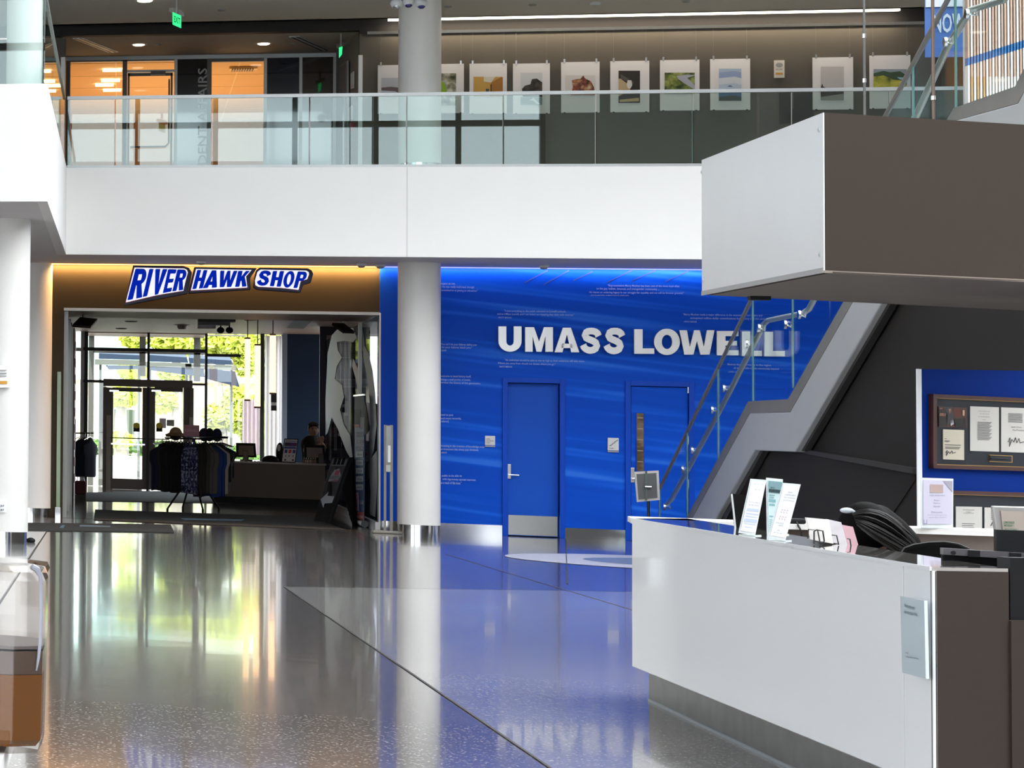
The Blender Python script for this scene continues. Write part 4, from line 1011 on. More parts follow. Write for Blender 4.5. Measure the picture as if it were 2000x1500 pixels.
for quad, low, lab in (([(193,690),(272,694),(275,703),(193,701)], [(206,713),(275,714),(270,721),(212,722)], 'left one above the left door'),
                  ([(288,693),(364,698),(368,709),(290,706)], [(292,715),(398,720),(400,737),(292,723)], 'middle one above the right door'),
                  ([(370,699),(452,704),(456,713),(370,710)], [(402,720),(459,725),(468,756),(402,740)], 'right one beside the hanging lamps')):
    t = thing('awning', AW.at(quad[3][0], quad[3][1]), 'dark blue fabric awning outside the shop windows, ' + lab, 'awning', 'blue awnings outside')
    b = MB(); b.prism([AW.at(*p) for p in quad], (0,.9,.1)); b.build('awning_fabric', AWB, t)
    for px__ in (quad[3][0]+3, quad[2][0]-3):
        a__ = AW.at(px__, quad[3][1]+3); b = MB(); b.cyl((a__.x,a__.y+.3,-.05),(a__.x,a__.y+.3,a__.z), .03, n=8); b.build('awning_post', AWG, t)
    b = MB(); b.prism([AW.at(*p) for p in low], (0,.05,0)); b.build('awning_valance', AWB, t)
    b = MB(); b.prism([AW.at(quad[3][0]-8, quad[3][1]+.5), AW.at(quad[2][0]+6, quad[2][1]+.5), AW.at(quad[2][0]+6, quad[2][1]+10), AW.at(quad[3][0]-8, quad[3][1]+11)], (0,.2,0)); b.build('support_beam', AWG, t)
LEAFM = ramp_mat('spring_leaf', [(.3,(.50,.58,.05)),(.6,(.70,.76,.14)),(.8,(.85,.85,.40))], 2.0, .7)
BARK = mat('grey_bark', (.30,.27,.23), .9, noise=.3, nscale=6)
def tree(Y, base_px, trunk, clusters, label, n=900, ls=.13):
    pl = YPl(Y); base = pl.at(*base_px); t = thing('tree', Vector((base.x, Y, -.05)), label, 'tree', 'spring trees outside the shop windows')
    b = MB(); pts = [pl.at(*p) for p in trunk]; pts[0].z = -.05; b.tube(pts, [.22-.14*i/(len(pts)-1) for i in range(len(pts))], 8)
    for (cx_,cy_,rx,ry) in clusters:
        c_ = pl.at(cx_,cy_); s_ = pts[-1] if pts[-1].z < c_.z else pts[1]; mid = (s_+c_)/2 + Vector((0,0,.1)); b.tube([s_, mid, c_], [.06,.04,.015], 6)
        for k in range(4):
            e_ = c_ + Vector((random.uniform(-1,1)*rx/F*Y*1.2, random.uniform(-.5,.5), random.uniform(-1,1)*ry/F*Y*1.2)); b.tube([mid, (mid+e_)/2+Vector((0,0,.1)), e_], [.03,.02,.008], 5)
    b.build('trunk', BARK, t, smooth=True)
    b = MB()
    for (cx_,cy_,rx,ry) in clusters:
        c_ = pl.at(cx_,cy_); RX, RZ = rx/F*Y*1.05, ry/F*Y*1.05
        for k in range(int(n*rx*ry/900)):
            while True:
                u = Vector([random.uniform(-1,1) for _ in range(3)])
                if u.length < 1: break
            p = c_ + Vector((u.x*RX, u.y*RX*.8, u.z*RZ)); a = Vector([random.gauss(0,1) for _ in range(3)]).normalized()*ls; c2_ = a.orthogonal().normalized()*ls*.6
            b.poly([p-a, p-c2_, p+a, p+c2_])
    b.build('foliage', LEAFM, t)
tree(SHOPB+12, (432,900), [(432,925),(430,850),(428,780),(424,720)], [(440,668,42,26),(462,800,26,40),(425,815,22,22),(480,690,20,40)], 'leafy spring tree with a grey trunk outside the right shop window')
tree(SHOPB+16, (345,900), [(345,915),(348,820),(350,740),(338,672)], [(350,665,48,26),(345,728,30,12),(262,660,22,16),(318,780,26,24)], 'spring tree spreading above the awnings outside the middle window')
tree(SHOPB+17, (238,900), [(238,915),(236,820),(240,740)], [(258,725,26,14),(238,775,26,18),(235,860,22,12)], 'small spring tree outside the left shop door', 700)
tree(SHOPB+13, (530,900), [(530,915),(528,820),(520,700)], [(520,690,35,40),(505,830,30,50)], 'spring tree at the right behind the hanging lamps')
# hedge
b = MB()
for k in range(900):
    p = Vector((random.uniform(EX.at(170,900).x, EX.at(500,900).x), SHOPB+19.3+random.uniform(-.4,.4), random.uniform(0,.9))); a = Vector([random.gauss(0,1) for _ in range(3)]).normalized()*.12; c2_ = a.orthogonal().normalized()*.08; b.poly([p-a,p-c2_,p+a,p+c2_])
tag(b.build('hedge', mat('hedge_green',(.10,.20,.04),.8)), 'low green hedge in front of the concrete building', 'hedge')

# right side of the shop: angled glass partition with frosted bands --------
pg0 = Vector((WALL.at(741,1034).x, YW+.05, 0)); pg1 = pz(636, 987, 0)
PG = VPl(pg0, pg1)
gp = thing('glass_partition', pg1, 'tall angled glass partition with sweeping silver frosted bands beside the A frame board', 'glass partition')
dirp = pg1-pg0
b = MB(); b.obox(pg0+UPV*.12, dirp, PG.n*.012, UPV*(zhead-.14)); b.build('glass_pane', glassmat('partition_glass',(.55,.57,.60),1.25,(.9,.92,.95),0.0,.12), gp)
b = MB(); b.obox(pg0, dirp, PG.n*.05, UPV*.12); b.build('base_rail', mat('pale_metal_rail',(.5,.5,.5),.3,.6), gp)
for x in (647, 667): b = MB(); A = PG.at(x, 900, .013); A.z = .12; b.obox(A, dirp.normalized()*.012, PG.n*.004, UPV*(zhead-.16)); b.build('glass_joint', BLKFR, gp)
A = PG.at(706.5, 900, .014); A.z = .12; b = MB(); b.obox(A, dirp.normalized()*.09, PG.n*.05, UPV*(zhead-.14)); b.build('door_stile', ALU, gp)
FRO = mat('silver_frosted_film', (.26,.27,.27), .5, .1)
def film(pts): 
    b = MB(); b.prism([PG.at(x,y,.016) for x,y in pts], PG.n*.002); b.build('frosted_band', FRO, gp)
film([(636,780),(640,690),(648,655),(662,640),(690,640),(697,660),(690,668),(672,666),(658,668),(660,684),(668,698),(658,715),(654,740),(668,752),(672,775),(664,800),(672,830),(684,850),(690,905),(676,880),(660,838),(648,815),(640,845),(636,850)])
film([(690,700),(697,715),(703,735),(709,770),(716,800),(722,840),(712,850),(705,800),(700,770),(695,740),(688,715)])
film([(708,668),(720,690),(728,725),(733,770),(736,830),(730,880),(722,905),(718,880),(724,830),(722,780),(716,730),(710,700)])
film([(711,905),(722,900),(736,880),(737,940),(733,1010),(722,1005),(724,960),(722,935),(711,940)])
film([(700,640),(708,640),(712,672),(704,700),(700,676)])
# wall behind partition
PWN = mat('partition_back_navy', (.015,.018,.05), .5)
YRB = pg1.y+1.5; RBP = YPl(YRB)
b = MB(); b.box(pg1.x-.02, RBP.at(722,900).x, YRB, YRB+.1, 0, ZC); b.box(RBP.at(722,900).x, xcol+4, YRB, YRB+.1, 0, 1.9); b.box(xcol+3.9, xcol+4, YW+.5, YRB, 0, ZC); struct(b.build('wall_shop_right', PWN))
# printed white list posters behind glass
POS = mat('poster_pale_print', (.50,.47,.48), .7)
PB = YPl(YRB-.02)
def poster(x0,y0,x1,y1,label,lines):
    t = thing('wall_poster', PB.at(x0,y1), label, 'poster', 'list posters behind the glass partition')
    b = MB(); b.prism([PB.at(x0,y1),PB.at(x1,y1),PB.at(x1,y0),PB.at(x0,y0)], PB.n*.01); b.build('poster_sheet', POS, t)
    b = MB()
    for k in range(lines):
        yk = y0+3+(y1-y0-5)*k/lines; b.poly([PB.at(x,y,.014) for x,y in ((x0+1.5,yk+1.2),(x1-2-random.random()*(x1-x0)*.3,yk+1.2),(x1-2-random.random()*(x1-x0)*.3,yk),(x0+1.5,yk))])
    b.build('text_line', mat('poster_dark_line',(.12,.08,.12),.7), t)
poster(638,655,702,700,'long white list poster high behind the silver frosted glass',13)
poster(650,740,724,757,'lower strip of a white list poster behind the frosted glass',5)
poster(673,783,680,812,'narrow pale poster strip behind the glass, left of the roll up banner',9)
poster(642,815,646,900,'tall thin printed column poster at the left of the frosted glass',24)
poster(652,822,658,880,'second tall printed column poster behind the frosted glass',16)

# back blue panel and pendants -------------------------------------------
cw = pz(560, 905, .79)
BPY = SHOPB-.8; BPp = YPl(BPY)
b = MB(); A, B = BPp.at(560,900), BPp.at(632,900); b.box(A.x, B.x, BPY, BPY+.15, 0, ZC); struct(b.build('wall_shop_navy', mat('navy_shop_wall',(.010,.035,.085),.5)))
b = MB(); A, B = BPp.at(551,900), BPp.at(560,900); b.box(A.x, B.x, BPY-.02, BPY+.15, 0, ZC); struct(b.build('trim_3', mat('pale_blue_trim',(.42,.48,.62),.5)))
b = MB(); A, B = BPp.at(508,900), BPp.at(516,900); b.box(A.x, B.x, BPY+.1, BPY+.2, 0, ZC); struct(b.build('trim_4', mat('grey_green_post',(.09,.10,.085),.5)))
def drape_mat(name, c):
    m = bpy.data.materials.new(name); m.use_nodes = True; n, l = nt(m); n.clear()
    o = n.new('ShaderNodeOutputMaterial'); mx = n.new('ShaderNodeMixShader'); a = n.new('ShaderNodeBsdfDiffuse'); t = n.new('ShaderNodeBsdfTranslucent')
    a.inputs[0].default_value = (*c,1); t.inputs[0].default_value = (*c,1); mx.inputs[0].default_value = .65
    l.new(a.outputs[0], mx.inputs[1]); l.new(t.outputs[0], mx.inputs[2]); l.new(mx.outputs[0], o.inputs[0]); return m
# draped light fabric panels
DR = BPp
for (x0,x1,y0,y1,c_,lab) in ((517,551,655,890,(.88,.84,.82),'tall pale draped banner behind the counter beside the navy wall'),(473,508,780,888,(.90,.76,.78),'pink tinted hanging banner left of the grey post')):
    A, B = DR.at(x0,900), DR.at(x1,900); b = MB(); N = 24; vs = []
    zt_, zb_ = DR.at(x0,y0).z, DR.at(x0,y1).z
    if x0 == 517: zb_ = .0
    for k in range(N+1):
        p = A.lerp(B, k/N); p.y += .04*math.sin(k*1.1); vs += [Vector((p.x,p.y+.2,zb_)), Vector((p.x,p.y+.2,zt_))]
    b.add(vs, [(2*k,2*k+2,2*k+3,2*k+1) for k in range(N)])
    o_ = b.build('hanging_sheet', drape_mat('drape_%d'%x0, c_)); tag(o_, lab, 'banner')
A = DR.at(530,800)
t = [o for o in bpy.data.objects if o.name.startswith('hanging_sheet')][0]
for y0,y1,m_ in ((768,786,INK),(786,792,PAPER),(792,802,INK)): bxp(DR, 529, y0, 540, y1, .01, m_, 'tag_block', t, .05)
PEN = mat('pendant_warm_glow', (1,.75,.5), .5, emit=(1,.60,.32), es=1.25)
for (x0,x1,y0,y1,D_,lab) in ((478,488,662,781,50,'leftmost of the three long glowing tube pendants in the shop'),(497,508,675,795,49,'middle long glowing tube pendant in the shop'),(527,538,655,768,51,'rightmost long glowing tube pendant, in front of the pale drape')):
    top, bot = pD((x0+x1)/2, y0, D_), pD((x0+x1)/2, y1, D_); r_ = (x1-x0)/2/F*D_
    t = thing('tube_pendant', bot, lab, 'pendant lamp', 'tube pendants in the shop')
    b = MB(); b.cyl(bot, Vector((bot.x,bot.y,top.z)), r_, n=20); b.build('glowing_tube', PEN, t, smooth=True)
    for zz in (bot.z-.02, top.z): b = MB(); b.cyl((bot.x,bot.y,zz), (bot.x,bot.y,zz+.03), r_*1.04, n=20); b.build('end_cap', mat('cap_brown',(.3,.18,.1),.5), t, smooth=True)
    b = MB(); b.cyl((bot.x,bot.y,top.z+.02), (bot.x,bot.y,ZC), .008, n=6); b.build('suspension_cord', BLACKM, t)
# counter ------------------------------------------------------------------
cy = pz(540, 986, 0).y; CT = YPl(cy); zct = CT.at(540, 903).z
cxl, cxr = CT.at(415,950).x, CT.at(635,950).x
t = thing('sales_counter', (cxl, cy, 0), 'long low taupe sales counter in the shop with dark recessed base', 'counter')
CB = mat('counter_taupe', (.155,.118,.092), .5)
b = MB(); b.box(cxl, cxr, cy, cy+.75, .12, zct-.03); b.build('counter_body', CB, t)
b = MB(); b.box(cxl+.02, cxr, cy+.06, cy+.7, 0, .12); b.build('toe_kick', BLACK, t)
b = MB(); b.box(cxl-.02, cxr+.02, cy-.03, cy+.78, zct-.03, zct); b.build('worktop', mat('worktop_tan',(.36,.29,.25),.3), t)
def on_counter(x, dy=.25): 
    p = YPl(cy+dy).at(x, 900); p.z = zct; return p
def pxm(D): return D/F
DC = 52.0/F
def screen(x0,x1,y0,y1,dy,label,name='register_screen',tilt=.08):
    pl = YPl(cy+dy); a = pl.at(x0,y1); c_ = pl.at(x1,y0); t = thing(name, ((a.x+c_.x)/2, cy+dy, zct), label, 'screen')
    w = c_.x-a.x; h = c_.z-zct
    b = MB(); b.prism([(a.x,cy+dy-.02,zct+h*.22),(c_.x,cy+dy-.02,zct+h*.22),(c_.x+w*-.04,cy+dy+tilt,zct+h),(a.x-w*.0,cy+dy+tilt,zct+h)], (0,.03,0)); b.build('screen_housing', BLACK, t)
    b = MB(); b.prism([(a.x+w*.12,cy+dy-.022,zct+h*.32),(c_.x-w*.12,cy+dy-.022,zct+h*.32),(c_.x-w*.14,cy+dy+tilt*.8-.006,zct+h*.86),(a.x+w*.12,cy+dy+tilt*.8-.006,zct+h*.86)], (0,.004,0)); b.build('back_plate', mat('grey_back_plate',(.22,.20,.19),.4), t)
    b = MB(); b.box((a.x+c_.x)/2-w*.3, (a.x+c_.x)/2+w*.3, cy+dy-.1, cy+dy+.12, zct, zct+.03); b.box((a.x+c_.x)/2-.04,(a.x+c_.x)/2+.04, cy+dy, cy+dy+.04, zct+.03, zct+h*.4); b.build('stand_base', BLACK, t)
screen(461,501,866,898,.3,'black register screen at the left end of the sales counter')
screen(594,636,870,900,.3,'grey backed register screen in front of the seated clerk')
def slab(x0,x1,y0,dy,m_,name,label,cat,th=.02,frame=None,lean=.05,skew=0):
    pl = YPl(cy+dy); a = pl.at(x0,900); c_ = pl.at(x1,y0); t = thing(name, ((a.x+c_.x)/2, cy+dy, zct), label, cat); h = c_.z-zct
    b = MB(); b.prism([(a.x,cy+dy,zct),(c_.x,cy+dy,zct),(c_.x+skew,cy+dy+lean,zct+h),(a.x+skew,cy+dy+lean,zct+h)], (0,th,0)); b.build('frame', frame or BLACK, t)
    g = .014; k = skew/h if h else 0
    P_ = lambda u, v: Vector((a.x+(c_.x-a.x)*u+skew*v, cy+dy+lean*v-.004, zct+h*v))
    b = MB(); b.prism([P_(.06,.04),P_(.94,.04),P_(.94,.96),P_(.06,.96)], (0,.003,0)); b.build('face', m_, t)
    return t, P_
slab(474.5,484.5,880,.1,mat('tablet_grey',(.12,.12,.12),.3),'tablet_stand','small black framed tablet standing on the counter by the left screen','tablet')
slab(622,633,887,.1,MATS['tablet_grey'],'tablet_stand','small dark card reader standing at the right end of the counter','tablet')
t, P_ = slab(549,577,857,.05,mat('poster_white_face',(.82,.82,.88),.5),'poster_stand','leaning white poster stand with blue and red logo blocks on the counter','poster stand',.02,BLACK,.06,.055)
def pblk(u0,v0,u1,v1,c_,n='printed_block'):
    b = MB(); b.prism([P_(u0,v0)+Vector((0,-.003,0)),P_(u1,v0)+Vector((0,-.003,0)),P_(u1,v1)+Vector((0,-.003,0)),P_(u0,v1)+Vector((0,-.003,0))], (0,.002,0)); b.build(n, mat('pr_%d_%d_%d'%c_, srgb(*c_), .5), t)
pblk(.08,.86,.92,.93,(150,165,190)); pblk(.08,.68,.92,.84,(70,60,150)); pblk(.12,.70,.45,.82,(90,80,90)); pblk(.5,.74,.85,.80,(220,90,150)); pblk(.08,.58,.92,.66,(40,60,150)); pblk(.14,.40,.34,.54,(20,70,160)); pblk(.42,.40,.62,.54,(190,40,50)); pblk(.70,.40,.90,.54,(30,60,150))
for u in (.2,.45,.72): pblk(u,.24,u+.1,.32,(160,150,170))
for u in (.2,.75): pblk(u,.08,u+.12,.15,(60,50,70))
# cap, dark bag, bottles, small papers
p = on_counter(528,.3); t = thing('baseball_cap', p, 'black cap lying on the counter left of the poster stand', 'cap')
b = MB(); b.ell(p+Vector((0,0,.02)), .15,.12,.10,18,10); b.build('crown', BLACK, t, smooth=True); b = MB(); b.prism([p+Vector((.1*math.cos(a_)+.1, .1*math.sin(a_)-.02, .0)) for a_ in [k*math.pi/8 for k in range(16)]], (0,0,.012)); b.build('visor', BLACK, t)
p = on_counter(547,.34); t = thing('dark_rucksack', p, 'dark bag with pale trim standing on the counter behind the poster stand', 'bag')
b = MB(); b.ell(p+Vector((0,.05,.17)), .07,.09,.19,16,12); b.build('bag_body', BLACK, t, smooth=True); b = MB(); b.ell(p+Vector((-.02,-.03,.26)), .03,.02,.06,10,8); b.build('pale_trim', PAPER, t, smooth=True)
for k in range(6):
    p = on_counter(594+k*4.4,.12); t = thing('small_bottle', p, 'small brown bottle in the row under the right screen, %s from the left' % ['first','second','third','fourth','fifth','sixth'][k], 'bottle', 'row of small bottles on the counter')
    b = MB(); b.lathe(p, [(.016,0),(.018,.01),(.018,.055),(.008,.07),(.008,.085)], 12); b.build('bottle_body', mat('amber_bottle',(.22,.13,.08),.2), t, smooth=True)
    b = MB(); b.lathe(p+Vector((0,0,.084)), [(.009,0),(.009,.016)], 10); b.build('bottle_lid', PAPER, t, smooth=True)
for k,(x,l) in enumerate(((471,'leftmost'),(476,'second'),(486,'middle'),(498,'fourth'),(505,'rightmost'))):
    p = on_counter(x,.06); b = MB(); b.box(p.x-.02,p.x+.02,p.y-.02,p.y+.02,zct,zct+.012); tag(b.build('price_card', mat('pale_card',(.75,.75,.65),.6)), 'tiny pale card on the counter edge, %s of five' % l, 'card', 'small cards on the counter edge')

# clerk behind the counter ---------------------------------------------------
SKIN = mat('skin_tone', (.34,.19,.13), .55)
HAIR = mat('dark_brown_hair', (.018,.012,.009), .6)
TSH = mat('black_tshirt', (.006,.006,.007), .8)
def remesh(o, v, sm=2):
    md = o.modifiers.new('r','REMESH'); md.mode = 'VOXEL'; md.voxel_size = v; md.use_smooth_shade = True
    s_ = o.modifiers.new('s','SMOOTH'); s_.factor = .5; s_.iterations = sm
def limb(b, pts, rs, n=12):
    b.tube(pts, rs, n)
    for p, r in zip(pts, rs): b.ell(p, r, r, r, 10, 8)
ys = cy+1.45; PP = YPl(ys)
hc = PP.at(612.5, 839); k_ = (PP.at(622,850).x-PP.at(602,850).x)/20    # m per px
def hp(x, y, dy=0): v = PP.at(x, y); v.y += dy; return v
bm_ = MB()
pelvis = Vector((hc.x-.05, ys+.05, .62))
limb(bm_, [pelvis, Vector((hc.x-.03,ys+.03,.85)), hp(608,868,.02), hp(608,858,.02)], [.15,.14,.16,.09])
limb(bm_, [hp(609,858,.02), hp(611,848)], [.055,.052])
bm_.ell(hc+Vector((0,0,.0)), .082,.10,.125,20,16); bm_.ell(hc+Vector((.01,-.03,-.07)), .055,.065,.055,14,10)
bm_.ell(hc+Vector((.012,-.105,-.015)), .014,.025,.022,10,8); bm_.ell(hc+Vector((-.085,0,-.01)), .012,.025,.035,8,8); bm_.ell(hc+Vector((.085,0,-.01)), .012,.025,.035,8,8)
hL, hR = hp(624,860,-.28), hp(626,858,-.28)
limb(bm_, [hp(598,860,.02), hp(597,880,-.08), hp(612,880,-.25), hp(621,868,-.30)], [.06,.05,.042,.03])
limb(bm_, [hp(619,860,.02), hp(630,880,-.05), hp(632,874,-.2), hp(627,866,-.28)], [.06,.05,.042,.03])
bm_.ell(hp(622,861,-.31), .028,.022,.045,12,10); bm_.ell(hp(626,860,-.30), .028,.022,.045,12,10)
for f_ in range(4):
    for (x_,s_) in ((620.5,-1),(626.0,1)):
        a_ = hp(x_+f_*1.0,857,-.31); limb(bm_, [a_, a_+Vector((.003*s_,-.004,.03)), a_+Vector((.004*s_,0,.052-.005*abs(f_-1.5)))], [.0095,.009,.007], 8)
limb(bm_, [hp(619,862,-.32), hp(617.5,858,-.34), hp(618,854,-.34)], [.011,.010,.008], 8); limb(bm_, [hp(629,862,-.3), hp(630.5,858,-.32), hp(630,854,-.32)], [.011,.010,.008], 8)
limb(bm_, [pelvis+Vector((-.1,0,-.02)), pelvis+Vector((-.12,-.35,-.08)), pelvis+Vector((-.12,-.36,-.55))], [.09,.065,.045]); limb(bm_, [pelvis+Vector((.1,0,-.02)), pelvis+Vector((.12,-.35,-.08)), pelvis+Vector((.12,-.36,-.55))], [.09,.065,.045])
clerk = bm_.build('person', SKIN, base=(pelvis.x, pelvis.y, 0)); remesh(clerk, .009, 3)
tag(clerk, 'dark haired person in a black t-shirt seated behind the shop counter, hands raised together', 'person')
b = MB(); limb(b, [pelvis, Vector((hc.x-.03,ys+.03,.85)), hp(608,869,.02), hp(608,860,.02)], [.17,.165,.185,.10]); limb(b, [hp(601,862,.02), hp(597,864,.01), hp(596,874,-.03)], [.085,.082,.066]); limb(b, [hp(614,862,.02), hp(620,864,.01), hp(627,875,-.02)], [.085,.08,.062])
sh_ = b.build('tshirt', TSH, clerk); remesh(sh_, .015, 3)
b = MB(); b.ell(hc+Vector((0,.02,.045)), .096,.108,.105,20,14); b.ell(hc+Vector((-.04,-.06,.09)), .06,.045,.035,12,8); b.ell(hc+Vector((.035,-.06,.095)), .06,.045,.035,12,8); b.ell(hc+Vector((0,.05,-.02)), .085,.07,.09,14,10)
hr = b.build('hair', HAIR, clerk); remesh(hr, .010, 1)
for s_ in (-1,1):
    b = MB(); b.ell(hc+Vector((.008+s_*.032,-.096,.012)), .012,.008,.008,10,8); b.build('eye', mat('eye_dark',(.03,.02,.02),.2), clerk, smooth=True)
    b = MB(); b.ell(hc+Vector((.008+s_*.032,-.10,.032)), .02,.006,.006,8,6); b.build('eyebrow', HAIR, clerk, smooth=True)
b = MB(); b.ell(hc+Vector((.012,-.098,-.062)), .024,.008,.008,10,8); b.build('mouth', mat('lip_tone',(.22,.08,.07),.5), clerk, smooth=True)
# stool under the clerk
b = MB(); t = thing('stool', (pelvis.x, pelvis.y, 0), 'dark stool the clerk sits on behind the counter', 'stool')
b.cyl((pelvis.x,pelvis.y,.42),(pelvis.x,pelvis.y,.49), .19, n=24); b.build('seat', BLACK, t, smooth=True); b = MB(); b.cyl((pelvis.x,pelvis.y,.03),(pelvis.x,pelvis.y,.42), .03, n=12); b.cyl((pelvis.x,pelvis.y,0),(pelvis.x,pelvis.y,.03), .22, n=24); b.build('pedestal', CHROME, t, smooth=True)

# clothes rack -----------------------------------------------------------------
rc = pz(377, 999, 0); Dr = (M.transposed() @ (rc-CAM)).z; mpx = Dr/F
RK = YPl(rc.y); zr = RK.at(377, 857).z; ztop = RK.at(377, 851).z
rack = thing('clothes_rack', rc, 'round four legged clothing rack on castors in front of the shop doors', 'clothing rack')
RR = 70*mpx
b = MB(); n = 40; b.tube([rc+Vector((RR*.72*math.cos(2*math.pi*i/n), RR*.45*math.sin(2*math.pi*i/n), zr)) for i in range(n+1)], .014); b.build('hanging_ring', BLACKM, rack, smooth=True)
b = MB(); b.cyl(rc+Vector((0,0,.30)), rc+Vector((0,0,zr)), .025); b.build('centre_post', BLACKM, rack, smooth=True)
b = MB(); n = 32; b.prism([rc+Vector((RR*.80*math.cos(2*math.pi*i/n)+.05, RR*.5*math.sin(2*math.pi*i/n), ztop-.03)) for i in range(n)], (0,0,.022)); b.build('top_shelf', BLACKM, rack)
for (x, y) in ((327,1001),(357,997),(396,1002),(427,999)):
    w = pz(x, y, 0); b = MB(); tp = rc + (w-rc)*.55 + UPV*.33; b.tube([rc+UPV*.45, tp, w+UPV*.06], [.016,.016,.014]); b.build('leg', BLACKM, rack, smooth=True)
    b = MB(); b.cyl(w+Vector((-.016,0,.032)), w+Vector((.016,0,.032)), .032, n=16); b.build('castor', BLACK, rack, smooth=True)
for k in range(4):
    a_ = math.pi/4+k*math.pi/2; b = MB(); b.tube([rc+UPV*zr, rc+Vector((RR*.72*math.cos(a_), RR*.45*math.sin(a_), zr))], .010); b.build('ring_spoke', BLACKM, rack)
def garment(center, ang, width, length, colm, label, name='hanging_shirt', thick=.07, slv=True, group='garments on the round clothing rack', pat=None):
    """shirt hanging radially; ang = direction of its width"""
    u = Vector((math.cos(ang), math.sin(ang), 0)); v = Vector((-u.y, u.x, 0))
    t = thing(name, center, label, 'shirt', group)
    w = width/2; prof = [(-w*.18,-.05),(-w*.75,-.10),(-w*1.0,-.16),(-w*1.08,-length*.50),(-w*.82,-length*.52),(-w*.74,-.30),(-w*.80,-length),(w*.80,-length),(w*.74,-.30),(w*.82,-length*.52),(w*1.08,-length*.50),(w*1.0,-.16),(w*.75,-.10),(w*.18,-.05)]
    if not slv: prof = [(-w*.3,-.04),(-w*.85,-.10),(-w*.88,-length*.5),(-w*.9,-length),(w*.9,-length),(w*.88,-length*.5),(w*.85,-.10),(w*.3,-.04)]
    b = MB(); cols = 9
    rows = 9; zs_ = [-.05-(length-.05)*j/(rows-1) for j in range(rows)]
    def halfw(z):
        z = -z
        if z < .10: return w*(.25+.5*(z-.05)/.05)
        if z < length*.5: return w*(.9+.12*(z/length))
        return w*(.80 if slv else .9)
    vs = []; ph = random.uniform(0,6)
    for side in (-1, 1):
        for j, z in enumerate(zs_):
            for i in range(cols):
                s_ = -1+2*i/(cols-1); hw = halfw(z)
                th = thick*.5*(1-abs(s_)**3*.8)*(.35+.65*min(1, -z/.3))
                wav = .012*math.sin(s_*5+ph)*min(1,-z/.4)
                zz = z + (.015*math.sin(s_*4+ph) if j == rows-1 else 0) - (.05*abs(s_) if j < 2 else 0)
                vs.append(center + u*(s_*hw) + v*(side*th+wav) + UPV*zz)
    nn_ = rows*cols; fs = []
    for sd in (0,1):
        for j in range(rows-1):
            for i in range(cols-1):
                a0 = sd*nn_+j*cols+i; fs.append((a0,a0+1,a0+cols+1,a0+cols))
    for j in range(rows-1):
        for i in (0, cols-1):
            a0 = j*cols+i; fs.append((a0, a0+cols, a0+cols+nn_, a0+nn_))
    for i in range(cols-1):
        fs.append((i,i+1,i+1+nn_,i+nn_)); a0 = (rows-1)*cols+i; fs.append((a0,a0+1,a0+1+nn_,a0+nn_))
    b.add(vs, fs); b.build('shirt_body', colm, t, smooth=True)
    b = MB(); b.tube([center+u*(-w*.8)+UPV*-.09, center+UPV*-.03, center+u*(w*.8)+UPV*-.09], .007); b.tube([center+UPV*-.03, center+UPV*.01, center+u*.02+UPV*.03, center+UPV*.05], .004); b.build('hanger', CHROME, t, smooth=True)
    return t
PATM = ramp_mat('navy_white_floral', [(.44,(.012,.014,.055)),(.50,(.02,.025,.09)),(.53,(.26,.27,.38)),(1,(.36,.37,.46))], 26, .8)
gc = {'navy':mat('garment_navy',(.006,.009,.032),.85),'black':mat('garment_black',(.004,.004,.005),.9),'brown':mat('garment_brownblack',(.022,.018,.014),.9),'olive':mat('garment_olive',(.052,.047,.038),.9),'taupe':mat('garment_taupe',(.085,.076,.063),.9),'blue':mat('garment_blue',(.004,.028,.13),.85),'beige':mat('garment_beige',(.34,.29,.25),.9),'floral':PATM}
order = [('navy',292,.86),('navy',300,.84),('brown',308,.84),('black',315,.86),('black',323,.86),('black',331,.87),('black',339,.86),('black',347,.84),('floral',357,.86),('floral',364,.86),('floral',371,.87),('floral',379,.88),('brown',388,.92),('brown',395,.86),('olive',401,.88),('taupe',408,.86),('taupe',416,.86),('blue',425,.92),('blue',432,.90),('beige',439,.86),('black',446,.66),('taupe',449,.8),('navy',453,.6)]
names_ = {'navy':'navy','black':'black','brown':'brown black','olive':'dark olive','taupe':'grey taupe','blue':'royal blue','beige':'beige','floral':'blue and white floral'}
cnt = {}
ords = ['first','second','third','fourth','fifth','sixth','seventh','eighth']
x_l, x_r = 286, 464
for nm_, px_, ln in order:
    cnt[nm_] = cnt.get(nm_, 0)+1; tot = sum(1 for o_ in order if o_[0] == nm_)
    u_ = (px_-375)/(x_r-x_l)*2; a_ = math.asin(max(-1,min(1,u_*.98)))
    cen = rc + Vector((RR*.86*math.sin(a_)-.0, -RR*.46*math.cos(a_), zr-.02))
    rad = Vector((math.sin(a_), -math.cos(a_)*.55, 0)).normalized()
    ang = math.atan2(rad.y, rad.x)
    garment(cen, ang, .44, ln*.98, gc[nm_], '%s garment on the round rack%s' % (names_[nm_], '' if tot == 1 else ', %s such from the left' % ords[cnt[nm_]-1]), thick=.10, slv=nm_ != 'floral')
# back row, mostly hidden
for k in range(3):
    a_ = -.6+.6*k; cen = rc + Vector((RR*.55*math.sin(a_), RR*.35*math.cos(a_), zr-.02)); garment(cen, math.pi/2-a_, .4, .8, gc['black'], 'black garment on the far side of the rack, %s from the left' % ords[k], slv=True)
